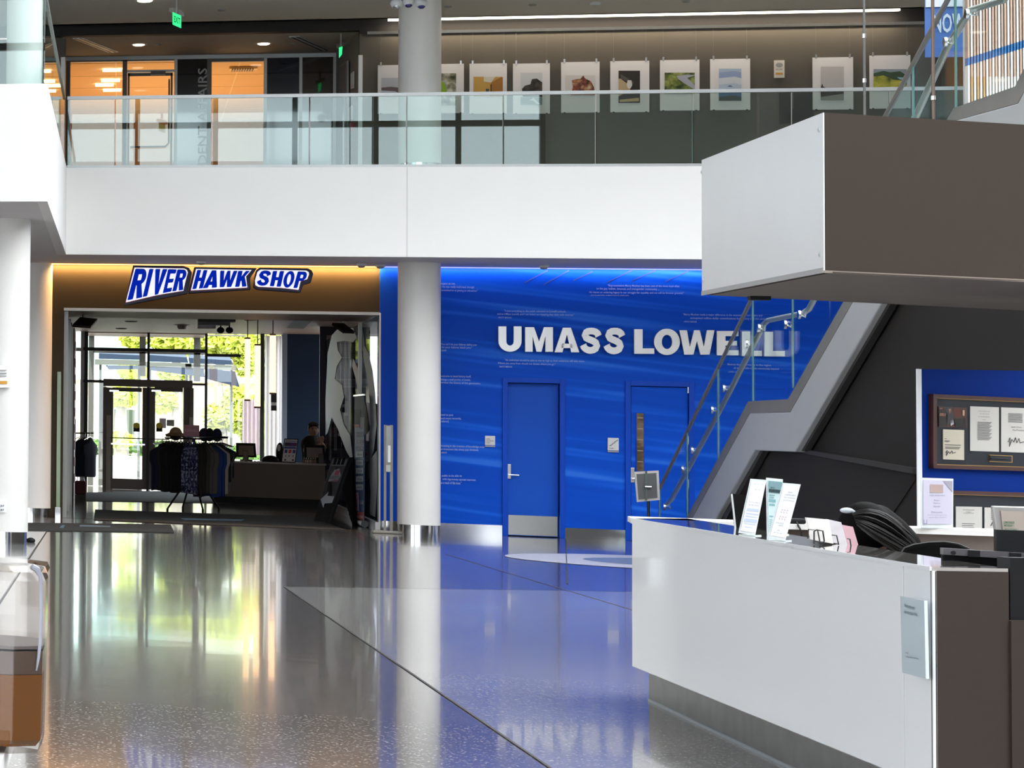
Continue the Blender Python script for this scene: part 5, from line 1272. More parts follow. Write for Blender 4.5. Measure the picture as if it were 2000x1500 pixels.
# hats and sign on the rack top
def hat(x, m_, label, r=.13, brim=True):
    p = RK.at(x, 851); p.z = ztop-.008; t = thing('sun_hat' if brim else 'baseball_cap', p, label, 'hat', None)
    b = MB(); b.ell(p+Vector((0,0,.03)), r*.75, r*.7, .11, 18, 12); cr_ = b.build('crown', m_, t, smooth=True)
    b = MB(); b.lathe(p, [(r*1.25,0),(r*1.2,.018),(r*.7,.05)], 24) if brim else b.prism([p+Vector((.08*math.cos(k*.4)+.10,.07*math.sin(k*.4)-.03,0)) for k in range(16)], (0,0,.012)); b.build('brim', m_, t, smooth=True)
hat(343, mat('tan_hat_fabric',(.42,.24,.12),.8), 'tan sun hat on top of the clothing rack'); 
hat(398, mat('navy_patterned_fabric',(.012,.010,.03),.9,noise=.5,nscale=40), 'dark patterned cap on the clothing rack beside the red sign', .10, False); hat(409, gc['black'], 'black cap on the clothing rack, middle of three', .10, False); hat(424, gc['navy'], 'dark cap at the right end of the clothing rack top', .10, False)
a_, c_ = RK.at(358,852), RK.at(389,830.5); t = thing('clearance_sign', (a_.x, rc.y-.1, ztop-.008), 'red CLEARANCE sign standing on the clothing rack', 'sign')
b = MB(); b.box(a_.x, c_.x, rc.y-.1, rc.y-.085, ztop-.008, c_.z); b.build('red_card', mat('dusty_red_card',(.30,.035,.05),.4), t)
b = MB(); text_on(b, 'CLEARANCE', (a_.x+.02, rc.y-.1, c_.z-.11), (c_.x-.02, rc.y-.1, c_.z-.11), (a_.x+.02, rc.y-.1, c_.z-.065), (0,-1,0), .01, .003); b.build('sign_text', mat('pink_letters',(.6,.25,.28),.5), t)
# wall rack with navy garments at the left
wr_ = pz(166, 965, 0); WRK = YPl(wr_.y); zw_ = WRK.at(170,845).z
t = thing('wall_clothes_rail', (WRK.at(148,845).x, wr_.y, zw_), 'short black rail with navy jackets fixed to the left shop display', 'rail')
b = MB(); b.tube([WRK.at(147,846), WRK.at(183,846)], .014); b.build('rail_bar', BLACKM, t)
b = MB(); b.box(WRK.at(139,846).x, WRK.at(148,846).x, wr_.y-.06, wr_.y+.1, 0, WRK.at(143,818).z); b.build('upright', mat('rail_upright',(.10,.09,.085),.5), t)
for k,(x,l) in enumerate(((157,'nearest the display'),(166,'middle one'),(176,'right end one'))):
    cen = WRK.at(x, 850); cen.y -= .02*k
    garment(cen, math.radians(35+8*k), .42, .80, mat('jacket_blue_black',(.010,.018,.035),.85), 'dark navy jacket on the short rail by the red panel, '+l, 'hanging_jacket', .14, True, 'navy jackets on the short rail')
# red bag on the floor stand
p = pz(157, 979, 0); t = thing('shopping_basket', p, 'dark red bag standing on a low box by the left shop wall', 'bag')
b = MB(); b.box(p.x-.09,p.x+.09,p.y,p.y+.2,.12,.36); b.build('basket_body', mat('deep_red',(.10,.006,.012),.6), t, bevel=.02); b = MB(); b.box(p.x-.09,p.x+.09,p.y+.01,p.y+.19,0,.12); b.build('plinth', TAUPE, t)
b = MB(); b.tube([p+Vector((-.06,.1,.35)),p+Vector((-.05,.1,.43)),p+Vector((.05,.1,.43)),p+Vector((.06,.1,.35))], .008); b.build('handle', CHROME, t, smooth=True)

# ceiling equipment of the shop --------------------------------------------------
def hung_panel(D_, quad, rod, label):
    pts = [pD(x,y,D_) for x,y in quad]; t = thing('ceiling_speaker', pts[0], label, 'speaker')
    pts[0].y -= .35; pts[1].y -= .35
    b = MB(); n_ = (pts[1]-pts[0]).cross(pts[3]-pts[0]).normalized()*.04; b.prism(pts, n_); b.build('panel_body', mat('panel_brown_black',(.030,.022,.020),.5), t)
    a_ = pD(rod[0],rod[1],D_); b = MB(); b.cyl(a_, Vector((a_.x,a_.y,zhead+.02 if a_.y < YW+3.6 else ZC)), .02, n=8); b.build('mount_rod', ALU, t)
hung_panel(44.0, [(141,640),(177,643),(190,627),(155,624)], (163,628), 'flat black tilted speaker panel hung at the left of the shop ceiling')
hung_panel(44.0, [(666,652),(688,653),(671,636),(648,635)], (671,640), 'flat black tilted speaker panel hung at the right beside the partition')
def D_of(p): return (M.transposed() @ (Vector(p)-CAM)).z
a_ = pD(386,640,48.5); t = thing('ceiling_projector', a_, 'grey projector unit mounted under the middle of the shop ceiling', 'projector')
PR = YPl(a_.y)
bxp(PR, 386, 613, 458, 630, .5, mat('projector_grey',(.09,.10,.095),.5), 'housing', t); bxp(PR, 386, 627, 447, 636, .45, mat('projector_light',(.35,.34,.32),.5), 'lens_cover', t); bxp(PR, 386, 634, 420, 642, .4, PAPER, 'lower_tray', t)
A = PR.at(420,613); b = MB(); b.box(A.x-.05,A.x+.05,a_.y-.2,a_.y-.1,A.z-.02,ZC); b.build('mount', ALU, t)
for x,l in ((431,'left'),(448,'right')):
    p = PR.at(x,645); t2 = thing('ceiling_spot', p, 'small dark ceiling spot hanging below the projector, %s one of the pair' % l, 'spotlight'); b = MB(); b.ell(p, .06,.06,.055,14,10); b.cyl(p, Vector((p.x,p.y,ZC)), .012, n=8); b.build('spot_body', BLACK, t2, smooth=True)
for (x,y,l) in ((256,627,'wide flat one on the left'),(490,625,'pale one right of the projector'),(237,641,'small one near the rear windows')):
    p = pD(x,y,47 if y > 626 else 45.5); zc_ = ZC if p.y > YW+3.6 else zhead
    p = pz(x,y,zc_) if zc_ == ZC else pz(x,y,zc_)
    b = MB(); b.lathe((p.x,p.y,zc_-.02), [(.09,0),(.12,.02)], 20); tag(b.build('ceiling_disc', LTRIM if 'pale' in l else TAUPE, smooth=True), 'round disc fitting in the shop ceiling, '+l, 'ceiling fitting')
p = pz(356,634,ZC); t = thing('smoke_detector', (p.x,p.y,ZC-.08), 'dark dome detector in the shop ceiling left of the projector', 'detector'); b = MB(); b.lathe((p.x,p.y,ZC-.09), [(.07,0),(.09,.04),(.09,.07),(.15,.08),(.15,.09)], 20); b.build('dome', GREYP, t, smooth=True)
b = MB(); A_, B_ = pz(560,640,ZC), pz(612,622,zhead); b.obox(Vector((A_.x,A_.y,ZC-.012)), (B_.x-A_.x, min(-.2,YW+3.7-A_.y), 0), (.3,0,0), (0,0,.01)); tag(b.build('linear_diffuser', BLACK), 'long black slot diffuser in the shop ceiling right of the projector', 'vent')

# A frame, banner, stanchion -------------------------------------------------------
fl_, fr_ = pz(612,1019,0), pz(641,1022,0)
tl_, tr_ = pD(649,893,D_of(fl_)+.4), pD(685,893,D_of(fr_)+.4)
af = thing('a_frame_board', (fl_+fr_)/2, 'black folding A frame board with a white arrow sheet at the shop entrance', 'signboard')
APL = MATS.get('black_plastic')
u_ = fr_-fl_; nrm = (tl_-fl_).cross(u_).normalized()
if nrm.dot(CAM-fl_) < 0: nrm = -nrm
b = MB(); b.prism([fl_, fr_, tr_, tl_], -nrm*.05); pan = b.build('front_panel', mat('aframe_black',(.02,.02,.022),.35), af, bevel=.01)
Q = lambda u,v,o=.004: (fl_*(1-u)+fr_*u)*(1-v) + (tl_*(1-u)+tr_*u)*v + nrm*o
def qp(us, m_, n, o=.004, par=pan): b = MB(); b.prism([Q(u,v,o) for u,v in us], nrm*.003); return b.build(n, m_, par)
qp([(.10,.32),(.90,.32),(.90,.86),(.10,.86)], mat('aframe_sheen',(.09,.09,.10),.25), 'poster_cover')
qp([(.10,.86),(.90,.86),(.92,.97),(.08,.97)], mat('aframe_grey_clip',(.18,.19,.20),.4), 'clip_rail', .006)
for u in (.2,.42,.64): qp([(u,.88),(u+.14,.88),(u+.14,.985),(u,.985)], BLACK, 'clip_slot', .010)
qp([(.30,.28),(.85,.30),(.85,.40),(.42,.40),(.42,.46),(.10,.34),(.40,.22),(.40,.28)], mat('arrow_paper',(.60,.62,.65),.6), 'white_arrow', .008)
qp([(.22,.62),(.75,.62),(.82,.72),(.62,.82),(.38,.80),(.25,.70)], mat('emblem_pale',(.45,.44,.46),.5), 'emblem_ground', .008)
qp([(.45,.72),(.70,.72),(.70,.79),(.50,.79)], mat('emblem_pink',(.55,.10,.16),.5), 'emblem_block', .012)
b = MB(); text_on(b, "RUDDY'S", Q(.22,.66,.013), Q(.78,.66,.013), Q(.22,.71,.013), nrm, .03, 0); b.build('emblem_text', mat('emblem_slate',(.08,.10,.14),.5), pan)
b = MB(); text_on(b, "COFFEE", Q(.36,.62,.013), Q(.76,.62,.013), Q(.36,.65,.013), nrm, .02, 0); b.build('emblem_text', mat('emblem_red',(.45,.05,.10),.5), pan)
bl_, br_ = pz(690,1026,0), pz(709,1021,0)
bl_, br_ = pz(688,1026,0), pz(716,1020,0)
b = MB(); bk0, bk1 = bl_, br_; n2 = Vector((0,1,0)); b.prism([bk0, bk1, tr_+Vector((.02,.05,0)), tl_+Vector((.02,.05,0))], Vector((.03,.04,0))); rp = b.build('rear_panel', BLACK, af)
Q2 = lambda u,v: (bk0*(1-u)+bk1*u)*(1-v) + (tl_*(1-u)+tr_*u)*v
for k in range(6):
    for u in (.12,.52):
        v0 = .06+k*.14; b = MB(); b.prism([Q2(u,v0),Q2(u+.34,v0),Q2(u+.34,v0+.10),Q2(u,v0+.10)], Vector((-.03,-.03,0))); b.build('moulded_rib', mat('aframe_rib',(.035,.035,.038),.4), rp)
# roll-up banner, seen nearly edge on
bb0, bb1 = pz(692.5,1022,0), pz(712,1030,0)
BN = VPl(bb0, bb1); ban = thing('rollup_banner', (bb0+bb1)/2, 'narrow roll up banner, blue with white tear off blocks and a red foot', 'banner')
zb1 = BN.at(695,773).z
def bn(x0,y0,x1,y1,m_,n,off=.0,th=.006): 
    b = MB(); b.prism([BN.at(x0,y1,off),BN.at(x1,y1+(x1-x0)*.3*(1 if y1>1000 else 0),off),BN.at(x1,y0,off),BN.at(x0,y0,off)], -BN.n*th if off == 0 else BN.n*.003); return b.build(n, m_, ban)
bn(692.5,774,711,1018,mat('banner_blue',(.035,.10,.24),.5),'banner_sheet',0)
bn(692.5,774,711,829,mat('banner_photo_grey',(.22,.24,.26),.6),'photo_area',.004); bn(692.5,800,705,829,mat('banner_photo_dark',(.06,.06,.065),.6),'photo_shadow',.007); bn(692.5,829,702,835,mat('banner_red',(.55,.05,.04),.5),'red_tab',.007)
bn(704,815,711,838,PAPER,'white_label',.008)
b = MB(); text_px(b,'EAT IN', BN, 696,709,853,853,9,.03,.01); text_px(b,'OR TAKE OUT', BN, 694,709,866,866,7,.03,.01); text_px(b,'ORDER', BN, 696,709,878,878,6,.02,.01); text_px(b,'BELOW', BN, 696,709,886,886,6,.02,.01); b.build('banner_text', PAPER, ban)
for k in range(5):
    y0 = 893+k*16; bn(695.5,y0-13+2,709,y0,mat('block_pale',(.62,.66,.68),.5),'white_block',.008); b = MB(); text_px(b, ('MENU','SUBS','SOUP','TEA','MORE')[k], BN, 698,707,y0-3,y0-3,4,.02,.013); b.build('banner_text', mat('banner_ink_blue',(.03,.1,.22),.5), ban)
bn(695,962,700,998,mat('banner_red_outline',(.6,.35,.42),.5),'red_card',.008); bn(692.5,1000,711,1021,mat('banner_red',(.55,.05,.04),.5),'red_foot',.008)
b = MB(); text_px(b,'To Go!', BN, 702,710,985,985,8,.01,.01); text_px(b,'Order Online', BN, 694,709,1012,1012,6,.01,.014); b.build('banner_text', PAPER, ban)
b = MB(); e0_, e1_ = bb0+UPV*.05, bb1+UPV*.05; dd_ = (e1_-e0_).normalized()*.05; b.cyl(e0_-dd_, e1_+dd_, .05, n=14); b.build('cassette', BLACKM, ban, smooth=True)
b = MB(); tA, tB = BN.at(692,773), BN.at(711.5,773); tB.z = tA.z; b.cyl(tA, tB, .014, n=8); b.build('top_bar', CHROME, ban, smooth=True); b = MB(); b.cyl(BN.at(702,1020)+UPV*.0+(-BN.n)*.03, BN.at(702,774)-BN.n*.03, .012, n=8); b.build('support_pole', CHROME, ban)
# poster stanchion
sb = pz(757,1042,0); ST = YPl(sb.y); stn = thing('poster_stand', sb, 'tall brushed metal two post sign stand next to the white column', 'sign stand')
MET = mat('stand_warm_grey_metal', (.22,.20,.17), .35, .5)
b = MB(); A_,B_ = ST.at(727,1042), ST.at(787,1042); b.box(A_.x,B_.x,sb.y-.12,sb.y+.12,0,.04); b.build('base_plate', MET, stn, bevel=.008)
for x0,x1 in ((749.5,754),(761.5,767)):
    A_,B_ = ST.at(x0,1040), ST.at(x1,1040); b = MB(); b.box(A_.x,B_.x,sb.y-.02,sb.y+.02,.04,ST.at(757,830).z); b.build('post', MET, stn)
bxp(ST, 752, 831, 766, 922, .03, MET, 'frame_body', stn, .02); bxp(ST, 754, 834, 763, 904, .004, mat('reflective_grey_sheet',(.25,.25,.24),.1,.6), 'glass_sheet', stn, .052); bxp(ST, 757, 870, 762, 903, .004, PAPER, 'white_sheet', stn, .058); bxp(ST, 753.5, 908, 762, 921, .004, mat('pale_lower_sheet',(.5,.5,.48),.6), 'lower_sheet', stn, .052)
# mats
def floor_mat_rug(pts, label, m_, logos):
    t = thing('floor_mat', pz(*pts[0],0), label, 'mat'); b = MB(); b.prism([pz(x,y,.004) for x,y in pts], (0,0,.008)); b.build('mat_surface', m_, t)
    for lp, c_ in logos: b = MB(); b.poly([pz(x,y,.0145) for x,y in lp]); b.build('logo_mark', mat('mat_mark_%d%d%d'%c_, srgb(*c_), .9), t)
RUG = mat('charcoal_rug', (.040,.038,.035), .95, noise=.2, nscale=90)
floor_mat_rug([(186,996),(183,1015.5),(677,1036),(602,1010)], 'long charcoal entrance mat with a pale blue logo in front of the clothing rack', RUG, [([(352,1012),(380,1012.5),(478,1014.5),(470,1017.5),(400,1016),(360,1015)],(130,160,185))])
floor_mat_rug([(-20,1021),(-20,1035.5),(340,1040),(333,1025)], 'charcoal entrance mat with a logo between the left columns', RUG, [([(116,1031),(121,1025.5),(127,1025.5),(124,1031)],(105,130,155)),([(157,1025.5),(215,1027),(216,1029),(155,1028)],(135,150,165)),([(140,1028),(146,1025.5),(157,1026),(152,1029)],(35,33,32))])
# column fittings on the nearest left column
D1_ = D_of(c1)-r1_*.98
def colbox(x0,y0,x1,y1,m_,n,par,th=.02,k=0.0):
    A_ = pD(x0,y1,D1_-k); B_ = pD(x1,y1,D1_-k+.02); C_ = pD(x0,y0,D1_-k); b = MB(); b.obox(A_, B_-A_, Vector((0,th,0)), UPV*(C_.z-A_.z)); return b.build(n, m_, par)
t = thing('wall_outlet', pD(5,1000,D1_), 'white double power outlet low on the nearest left column', 'outlet'); colbox(-12,981,12,1000.5,PAPER,'cover_plate',t,.06,.02)
for y in (986,994):
    for x in (2,6): colbox(x,y,x+1.2,y+3,INK,'socket_slot',t,.01,.03)
t = thing('wall_plaque', pD(0,757,D1_), 'white plaque with an amber strip on the nearest left column', 'plaque'); colbox(-14,713,19,757,PAPER,'plate',t,.08,.02); colbox(-10,744,14,750,MATS['amber_label'],'amber_label',t,.01,.03); 
for yy_ in (722,728,733): colbox(-8,yy_,13,yy_+2,GREYP,'text_line',t,.01,.03)
p = pz(60,1060,0); t = thing('floor_box', p, 'small black rounded cable box on the floor against the nearest left column', 'cable box'); b = MB(); b.ell(p+Vector((0,0,.025)), .05,.05,.035,16,8); b.build('rubber_cover', BLACK, t, smooth=True)

# ================================================================== STAIR
foot = pz(1312, 1068, 0)
hz = lambda x: HOR0 + HSL*(x-1000)
dA = ray(200, hz(200)); dA.z = 0; dA.normalize()
S = VPl(foot, foot+dA)
print('stair D', D_of(S.at(1500,860)), D_of(S.at(1660,590)), D_of(S.at(1990,200)))
into = -S.n                                    # away from the viewer side
st = thing('staircase', foot, 'grey sided open staircase with glass balustrade climbing from the blue wall to the upper right', 'staircase')
met_top = [(1312,1066),(1461,784),(1539,779.5),(1862,211),(1982,169),(2080,-25)]
met_bot = [(1322,1066),(1464,807),(1542.5,805),(1866,235),(1987.5,201.6),(2090,10)]
gr_bot = [(1368,1066),(1474,879.5),(1552.5,882.5),(1905,276),(2050,262),(2140,120)]
dk_bot = [(1390,1066),(1490,880.5),(1570,881),(1935,262),(2100,262)]
b = MB(); b.prism([S.at(x,y) for x,y in met_top] + [S.at(x,y) for x,y in met_bot[::-1]], into*.06); b.build('steel_capping', CAPM, st)
b = MB(); b.prism([S.at(x,y,.004) for x,y in met_bot] + [S.at(x,y,.004) for x,y in gr_bot[::-1]], into*.12); b.build('side_stringer', STRG, st, bevel=.012)
b = MB(); b.prism([S.at(x,y,-.05) for x,y in gr_bot[:4]] + [S.at(x,y,-.05) for x,y in dk_bot[:4][::-1]], into*.06); b.build('soffit_edge', DARKW2, st)
# treads
def flight(pa, pb, n, w=1.5):
    A_, B_ = S.at(*pa), S.at(*pb)
    for i in range(n):
        p0 = A_.lerp(B_, i/n); p1 = A_.lerp(B_, (i+1)/n)
        z1 = p1.z-.18; d_ = p1-p0; d_.z = 0
        b = MB(); q_ = Vector((p0.x,p0.y,z1-.16))+into*.30; b.obox(q_, d_*1.05, into*w, UPV*.16); b.build('tread', mat('tread_grey',(.30,.29,.28),.6), st)
flight((1318,1050),(1461,790),8); flight((1542,779),(1862,215),16)
for pa, pb in (((1461,790),(1539,786)),((1862,218),(1982,178))):
    A_, B_ = S.at(*pa), S.at(*pb); zz = min(A_.z,B_.z)-.2; b = MB(); b.obox(Vector((A_.x,A_.y,zz-.16))+into*.12, Vector((B_.x-A_.x,B_.y-A_.y,0)), into*1.5, UPV*.16); b.build('landing_slab', MATS['tread_grey'], st)
# glass balustrade
gl = [(1289,1062,952),(1343.5,1006,841),(1404,893,719),(1472,783.5,580)]
def pane(tops, bots, m_=GLASSB):
    b = MB(); b.prism([S.at(x,y,.03) for x,y in tops]+[S.at(x,y,.03) for x,y in bots[::-1]], S.n*.014); b.build('glass_pane', m_, st)
pane([(1289,952),(1343,842)], [(1289,1062),(1312,1066),(1343,1010)])
pane([(1344.2,840),(1403.4,720.5)], [(1344.2,1006),(1403.4,896)])
pane([(1404.6,718),(1471.5,581)], [(1404.6,893),(1461,784),(1471.5,783.4)])
pane([(1472.6,580),(1549.5,573)], [(1472.6,783),(1539,779.5),(1549.5,759)])
pane([(1550.6,571),(1622,432)], [(1550.6,757),(1622,633)])
pane([(1623,430),(1700,280)], [(1623,631),(1700,497)]); pane([(1701,278),(1786,120)], [(1701,495),(1786,347)])
pane([(1787,118),(1868.5,-32)], [(1787,345),(1862,212),(1868.5,209)]); pane([(1870,-34),(1960,-70)], [(1870,208),(1960,177)]); pane([(1961,-71),(2080,-240)], [(1961,176),(1982,169),(2080,-25)])
for x,ya,yb_ in ((1289,952,1064),(1343.6,841,1008),(1404,719,895),(1472,580,783),(1550,572,758),(1869.2,-33,209),(1786.5,119,346)):
    b = MB(); A_, B_ = S.at(x-.8,yb_,.03), S.at(x+.8,yb_,.03); C_ = S.at(x,ya,.03); b.obox(A_, B_-A_, S.n*.015, UPV*(C_.z-A_.z)); b.build('pane_edge', GEDGE, st)
b = MB(); b.tube([S.at(x,y,.037) for x,y in ((1287.5,956),(1470,580),(1547,572),(1731,224),(1869,-34),(1965,-72))], .022, 8); b.build('top_rail', mat('rail_dull_steel',(.30,.28,.25),.4,.4), st, smooth=True)
# handrail behind glass with brackets
HR = [(1302,985),(1312,975),(1420,775),(1480,657),(1491,634),(1500,626),(1568,612),(1580,604),(1600,566),(1700,385),(1790,225),(1849,95),(1895,20),(1960,0),(2000,-60)]
b = MB(); b.tube([S.at(x,y,-.09) for x,y in HR], .029, 10); hrail = b.build('handrail', mat('handrail_steel',(.50,.48,.41),.3,.6), st, smooth=True)
for x,y in ((1299,990),(1334,917),(1353,879.5),(1392,800.7),(1415,758.7),(1460,671.5),(1484,641),(1535.5,634),(1563,614.5),(1849,82),(1891,27)):
    c_ = S.at(x,y,.045); r_ = .047*(1 if x < 1700 else .9); b = MB(); b.cyl(c_, c_+S.n*.022, r_, n=22); bk = b.build('bracket_disc', CHROME, st, smooth=True)
    e_ = S.at(x+10,y-1,-.09) if x < 1700 else S.at(x+18,y-4,-.09); b = MB(); b.tube([c_, S.at(x,y,-.05), e_+UPV*-.03, e_], .009, 8); b.build('bracket_arm', CHROME, st, smooth=True)
# charcoal wall under the stair
U = VPl(foot+into*.135, foot+into*.135+dA)
b = MB(); pts = [(1392,1300),(1400,1000),(1482,880),(1562,881),(1738,590),(1830,430),(2150,430),(2150,1700)]
b.prism([Vector((U.at(x,y).x,U.at(x,y).y,max(0,U.at(x,y).z))) for x,y in pts], into*.15)
wall_u = struct(b.build('wall_under_stair', DARKW))
b = MB(); b.prism([U.at(x,y,.004) for x,y in ((1568,881),(1744,594),(1748,594),(1573,881))], U.n*.004); b.build('shadow_gap', BLACK, wall_u)
b = MB(); b.prism([U.at(x,y,.0) for x,y in ((1573,877),(1795,914.5),(1795,926),(1560,882.5))], U.n*.05); b.build('ledge', DARKW2, wall_u)
b = MB(); b.prism([U.at(x,y,.0) for x,y in ((1500,889),(1560,884),(1790,927),(1790,938),(1680,1100),(1400,1100),(1405,1016))], U.n*.012); b.build('lower_panel', DARKW, wall_u)

# ================================================================== HANGING BULKHEAD
zb_ = 2.4
K0, K1, K2, K3 = pz(1371,575.5,zb_), pz(1609,530.5,zb_), pz(2180,556,zb_), pz(2180,614,zb_)
BX = VPl(K0, K1); zt_ = (BX.at(1608,222.5).z + BX.at(1368.5,311).z)/2
print('box', D_of(K0), D_of(K1), zt_)
bh = thing('hanging_bulkhead', K1, 'large boxed canopy hanging over the reception desk, white side and brown end', 'canopy')
inner = (K1-K0).normalized()
b = MB(); b.prism([K0-BX.n*.007, K1-BX.n*.007, K2, K3], (0,0,zt_-zb_)); b.build('brown_body', mat('canopy_brown',(.045,.034,.027),.75,spec=.15,noise=.05,nscale=50), bh)
b = MB(); b.prism([K0-BX.n*.006, K1-BX.n*.006, K1, K0], (0,0,zt_-zb_)); b.build('white_side_panel', BOXW, bh)
b = MB(); b.prism([K0-BX.n*.05+UPV*-.004, K1-BX.n*.05-UPV*.004, K2-UPV*.004, K3-UPV*.004], (0,0,.004)); b.build('underside', BROWNU, bh)
b = MB(); b.obox(K0+UPV*-.006-BX.n*.004, (K1-K0)*.999, BX.n*.008, UPV*.03); b.build('bottom_edge_trim', mat('edge_trim_grey',(.42,.42,.42),.4), bh)
e_ = K2-K1; b = MB(); b.obox(K1-UPV*.008, e_, Vector((0,-.01,0)), UPV*.015); b.build('bottom_edge_trim', mat('edge_trim_brown',(.24,.20,.17),.4), bh)
for (x,y) in ((1600.5,254),(1371.5,336),(1602,498),(1373.5,548)):
    c_ = BX.at(x,y); b = MB(); b.cyl(c_, c_+BX.n*.006, .014, n=16); sc_ = b.build('screw_cover', LTRIM, bh, smooth=True); b = MB(); b.cyl(c_+BX.n*.006, c_+BX.n*.008, .006, n=12); b.build('screw_centre', GREYP, sc_)
c_ = pz(1417,577,zb_)+BX.n*-.2; b = MB(); b.box(c_.x-.06,c_.x+.06,c_.y-.06,c_.y+.06,zb_-.03,zb_); b.build('small_sensor', BLACK, bh)
# suspension rods
for x, m_, l in ((1688.5, mat('dull_rod_metal',(.14,.14,.13),.45,.4), 'thin steel suspension rod left of the brown one'), (1823, mat('brown_rod_metal',(.16,.11,.09),.35,.6), 'dark brown steel suspension rod in front of the upper stair glass')):
    D_ = D_of(K1)+1.0; t_ = pD(x, 215, D_); t = thing('suspension_rod', (t_.x,t_.y,zt_-.05), l, 'rod', 'rods holding the canopy')
    r_ = 2.2/F*D_ if x < 1700 else 2.9/F*D_
    b = MB(); b.cyl((t_.x,t_.y,zt_-.02), (t_.x,t_.y,ROOFZ), r_, n=12); b.build('rod', m_, t, smooth=True)
    for yj in ((73,161) if x < 1700 else (195,)): 
        zj = pD(x,yj,D_).z; b = MB(); b.cyl((t_.x,t_.y,zj), (t_.x,t_.y,zj+.025), r_*1.6, n=12); b.build('rod_coupler', CHROME, t, smooth=True)

# slatted screen at the upper right ------------------------------------------
SLY = pD(1900,100,31).y; SL = YPl(SLY); sls = thing('slatted_screen', SL.at(1893,220), 'wall of tall slim wooden slats with a blue band at the top right', 'slatted screen')
WS1 = mat('peach_slat',(.58,.38,.28),.6); WS2 = mat('cream_slat',(.86,.82,.76),.6); WS3 = mat('ochre_slat',(.52,.30,.12),.6); WBL = mat('slat_blue',(.02,.16,.42),.5)
b = MB(); A_, B_ = SL.at(1890,300), SL.at(2040,300); b.box(A_.x,B_.x,SLY+.12,SLY+.16,ZF+.2,SL.at(1890,-120).z); b.build('backing_sheet', mat('slat_backing',(.62,.58,.56),.7), sls)
for k in range(24):
    x = 1891+k*6.0; A_, B_ = SL.at(x,300), SL.at(x+3.4,300)
    yb0 = 113-k*1.9; 
    for y0,y1,m_ in ((-120,yb0,(WS1,WS2)[k%3 == 1]),(yb0,yb0+15,WBL),(yb0+15,150,WS1 if k%2 else WS2),(150,300,WS3 if k%2 and k < 7 else WS2)):
        b = MB(); b.box(A_.x,B_.x,SLY-.02,SLY+.1,SL.at(x,y1).z,SL.at(x,y0).z); b.build('slat', m_, sls)
# blue lettered sheet behind the upper stair glass, imitates a reflection in it
HBp = YPl(pD(1850,60,32.5).y); hb = thing('hanging_sheet', HBp.at(1800,120), 'blue sheet with pale letters imitating a reflection in the upper stair glass', 'banner')
bxp(HBp, 1806, -30, 1889, 112, .02, mat('reflection_mid_blue',(.035,.10,.30),.6), 'reflection_sheet', hb); bxp(HBp, 1806, -30, 1889, 14, .02, mat('reflection_pale_top',(.42,.46,.50),.6), 'reflection_top', hb, .02)
b = MB(); HBx = HBp; glyph_on(b,'N',HBx.at(1828,62,.02),HBx.at(1848,62,.02),HBx.at(1848,26,.02),HBx.at(1828,26,.02),(0,-.01,0)); 
b = MB(); text_px(b,'NOW', HBp, 1822,1886,64,64,38,.02,.03); b.build('reflection_letters', mat('reflection_letter_pale',(.40,.45,.52),.6), hb)
b = MB(); b.cyl(HBp.at(1806,-30), HBp.at(1889,-30), .02, n=8); b.build('sheet_pole', STEEL, hb)
b = MB(); pA = HBp.at(1815,-30); pB = HBp.at(1880,-30); b.cyl(pA, Vector((pA.x,pA.y,ROOFZ)), .006, n=6); b.cyl(pB, Vector((pB.x,pB.y,ROOFZ)), .006, n=6); b.build('sheet_cord', STEEL, hb)

# ================================================================== RECEPTION DESK
ZD, ZK = .985, .2
A0, A1, B1 = pz(1234.5,1012.5,ZD), pz(1821,1108,ZD), pz(1969,1110.5,ZD)
B0 = pz(1342,1012.5,ZD)
DP_ = VPl(A0, A1)
desk = thing('reception_desk', (A0.x,A0.y,0), 'large white reception desk with glossy top and brown end', 'desk')
dn = DP_.n
def lvl(p, z): return Vector((p.x,p.y,z))
zk_l = DP_.at(1236,1300.5).z; zk_r = DP_.at(1700,1492).z; ZK = (zk_l+zk_r)/2; print('desk kick', zk_l, zk_r, D_of(A0), D_of(A1))
seamx = DP_.at(1765,1300)
b = MB(); b.prism([lvl(A0,ZK), lvl(seamx,ZK), lvl(seamx,ZD-.012), lvl(A0,ZD-.012)], -dn*.012); fp = b.build('front_panel', DESKW, desk)
sd = (A1-A0).normalized()
b = MB(); b.prism([lvl(seamx,ZK)+sd*.006, lvl(A1,ZK), lvl(A1,ZD-.012), lvl(seamx,ZD-.012)+sd*.006], -dn*.012); b.build('front_panel', DESKW, desk)
b = MB(); b.prism([lvl(A0,ZD-.012)+dn*.002, lvl(A1,ZD-.012)+dn*.002, lvl(B1,ZD-.012), lvl(B0,ZD-.012)], (0,0,.012)); b.build('counter_top', DESKT, desk)
b = MB(); b.obox(lvl(A0,ZD-.012)+dn*.002, A1-A0, dn*.006, UPV*.014); b.build('white_edge', DESKW, desk)
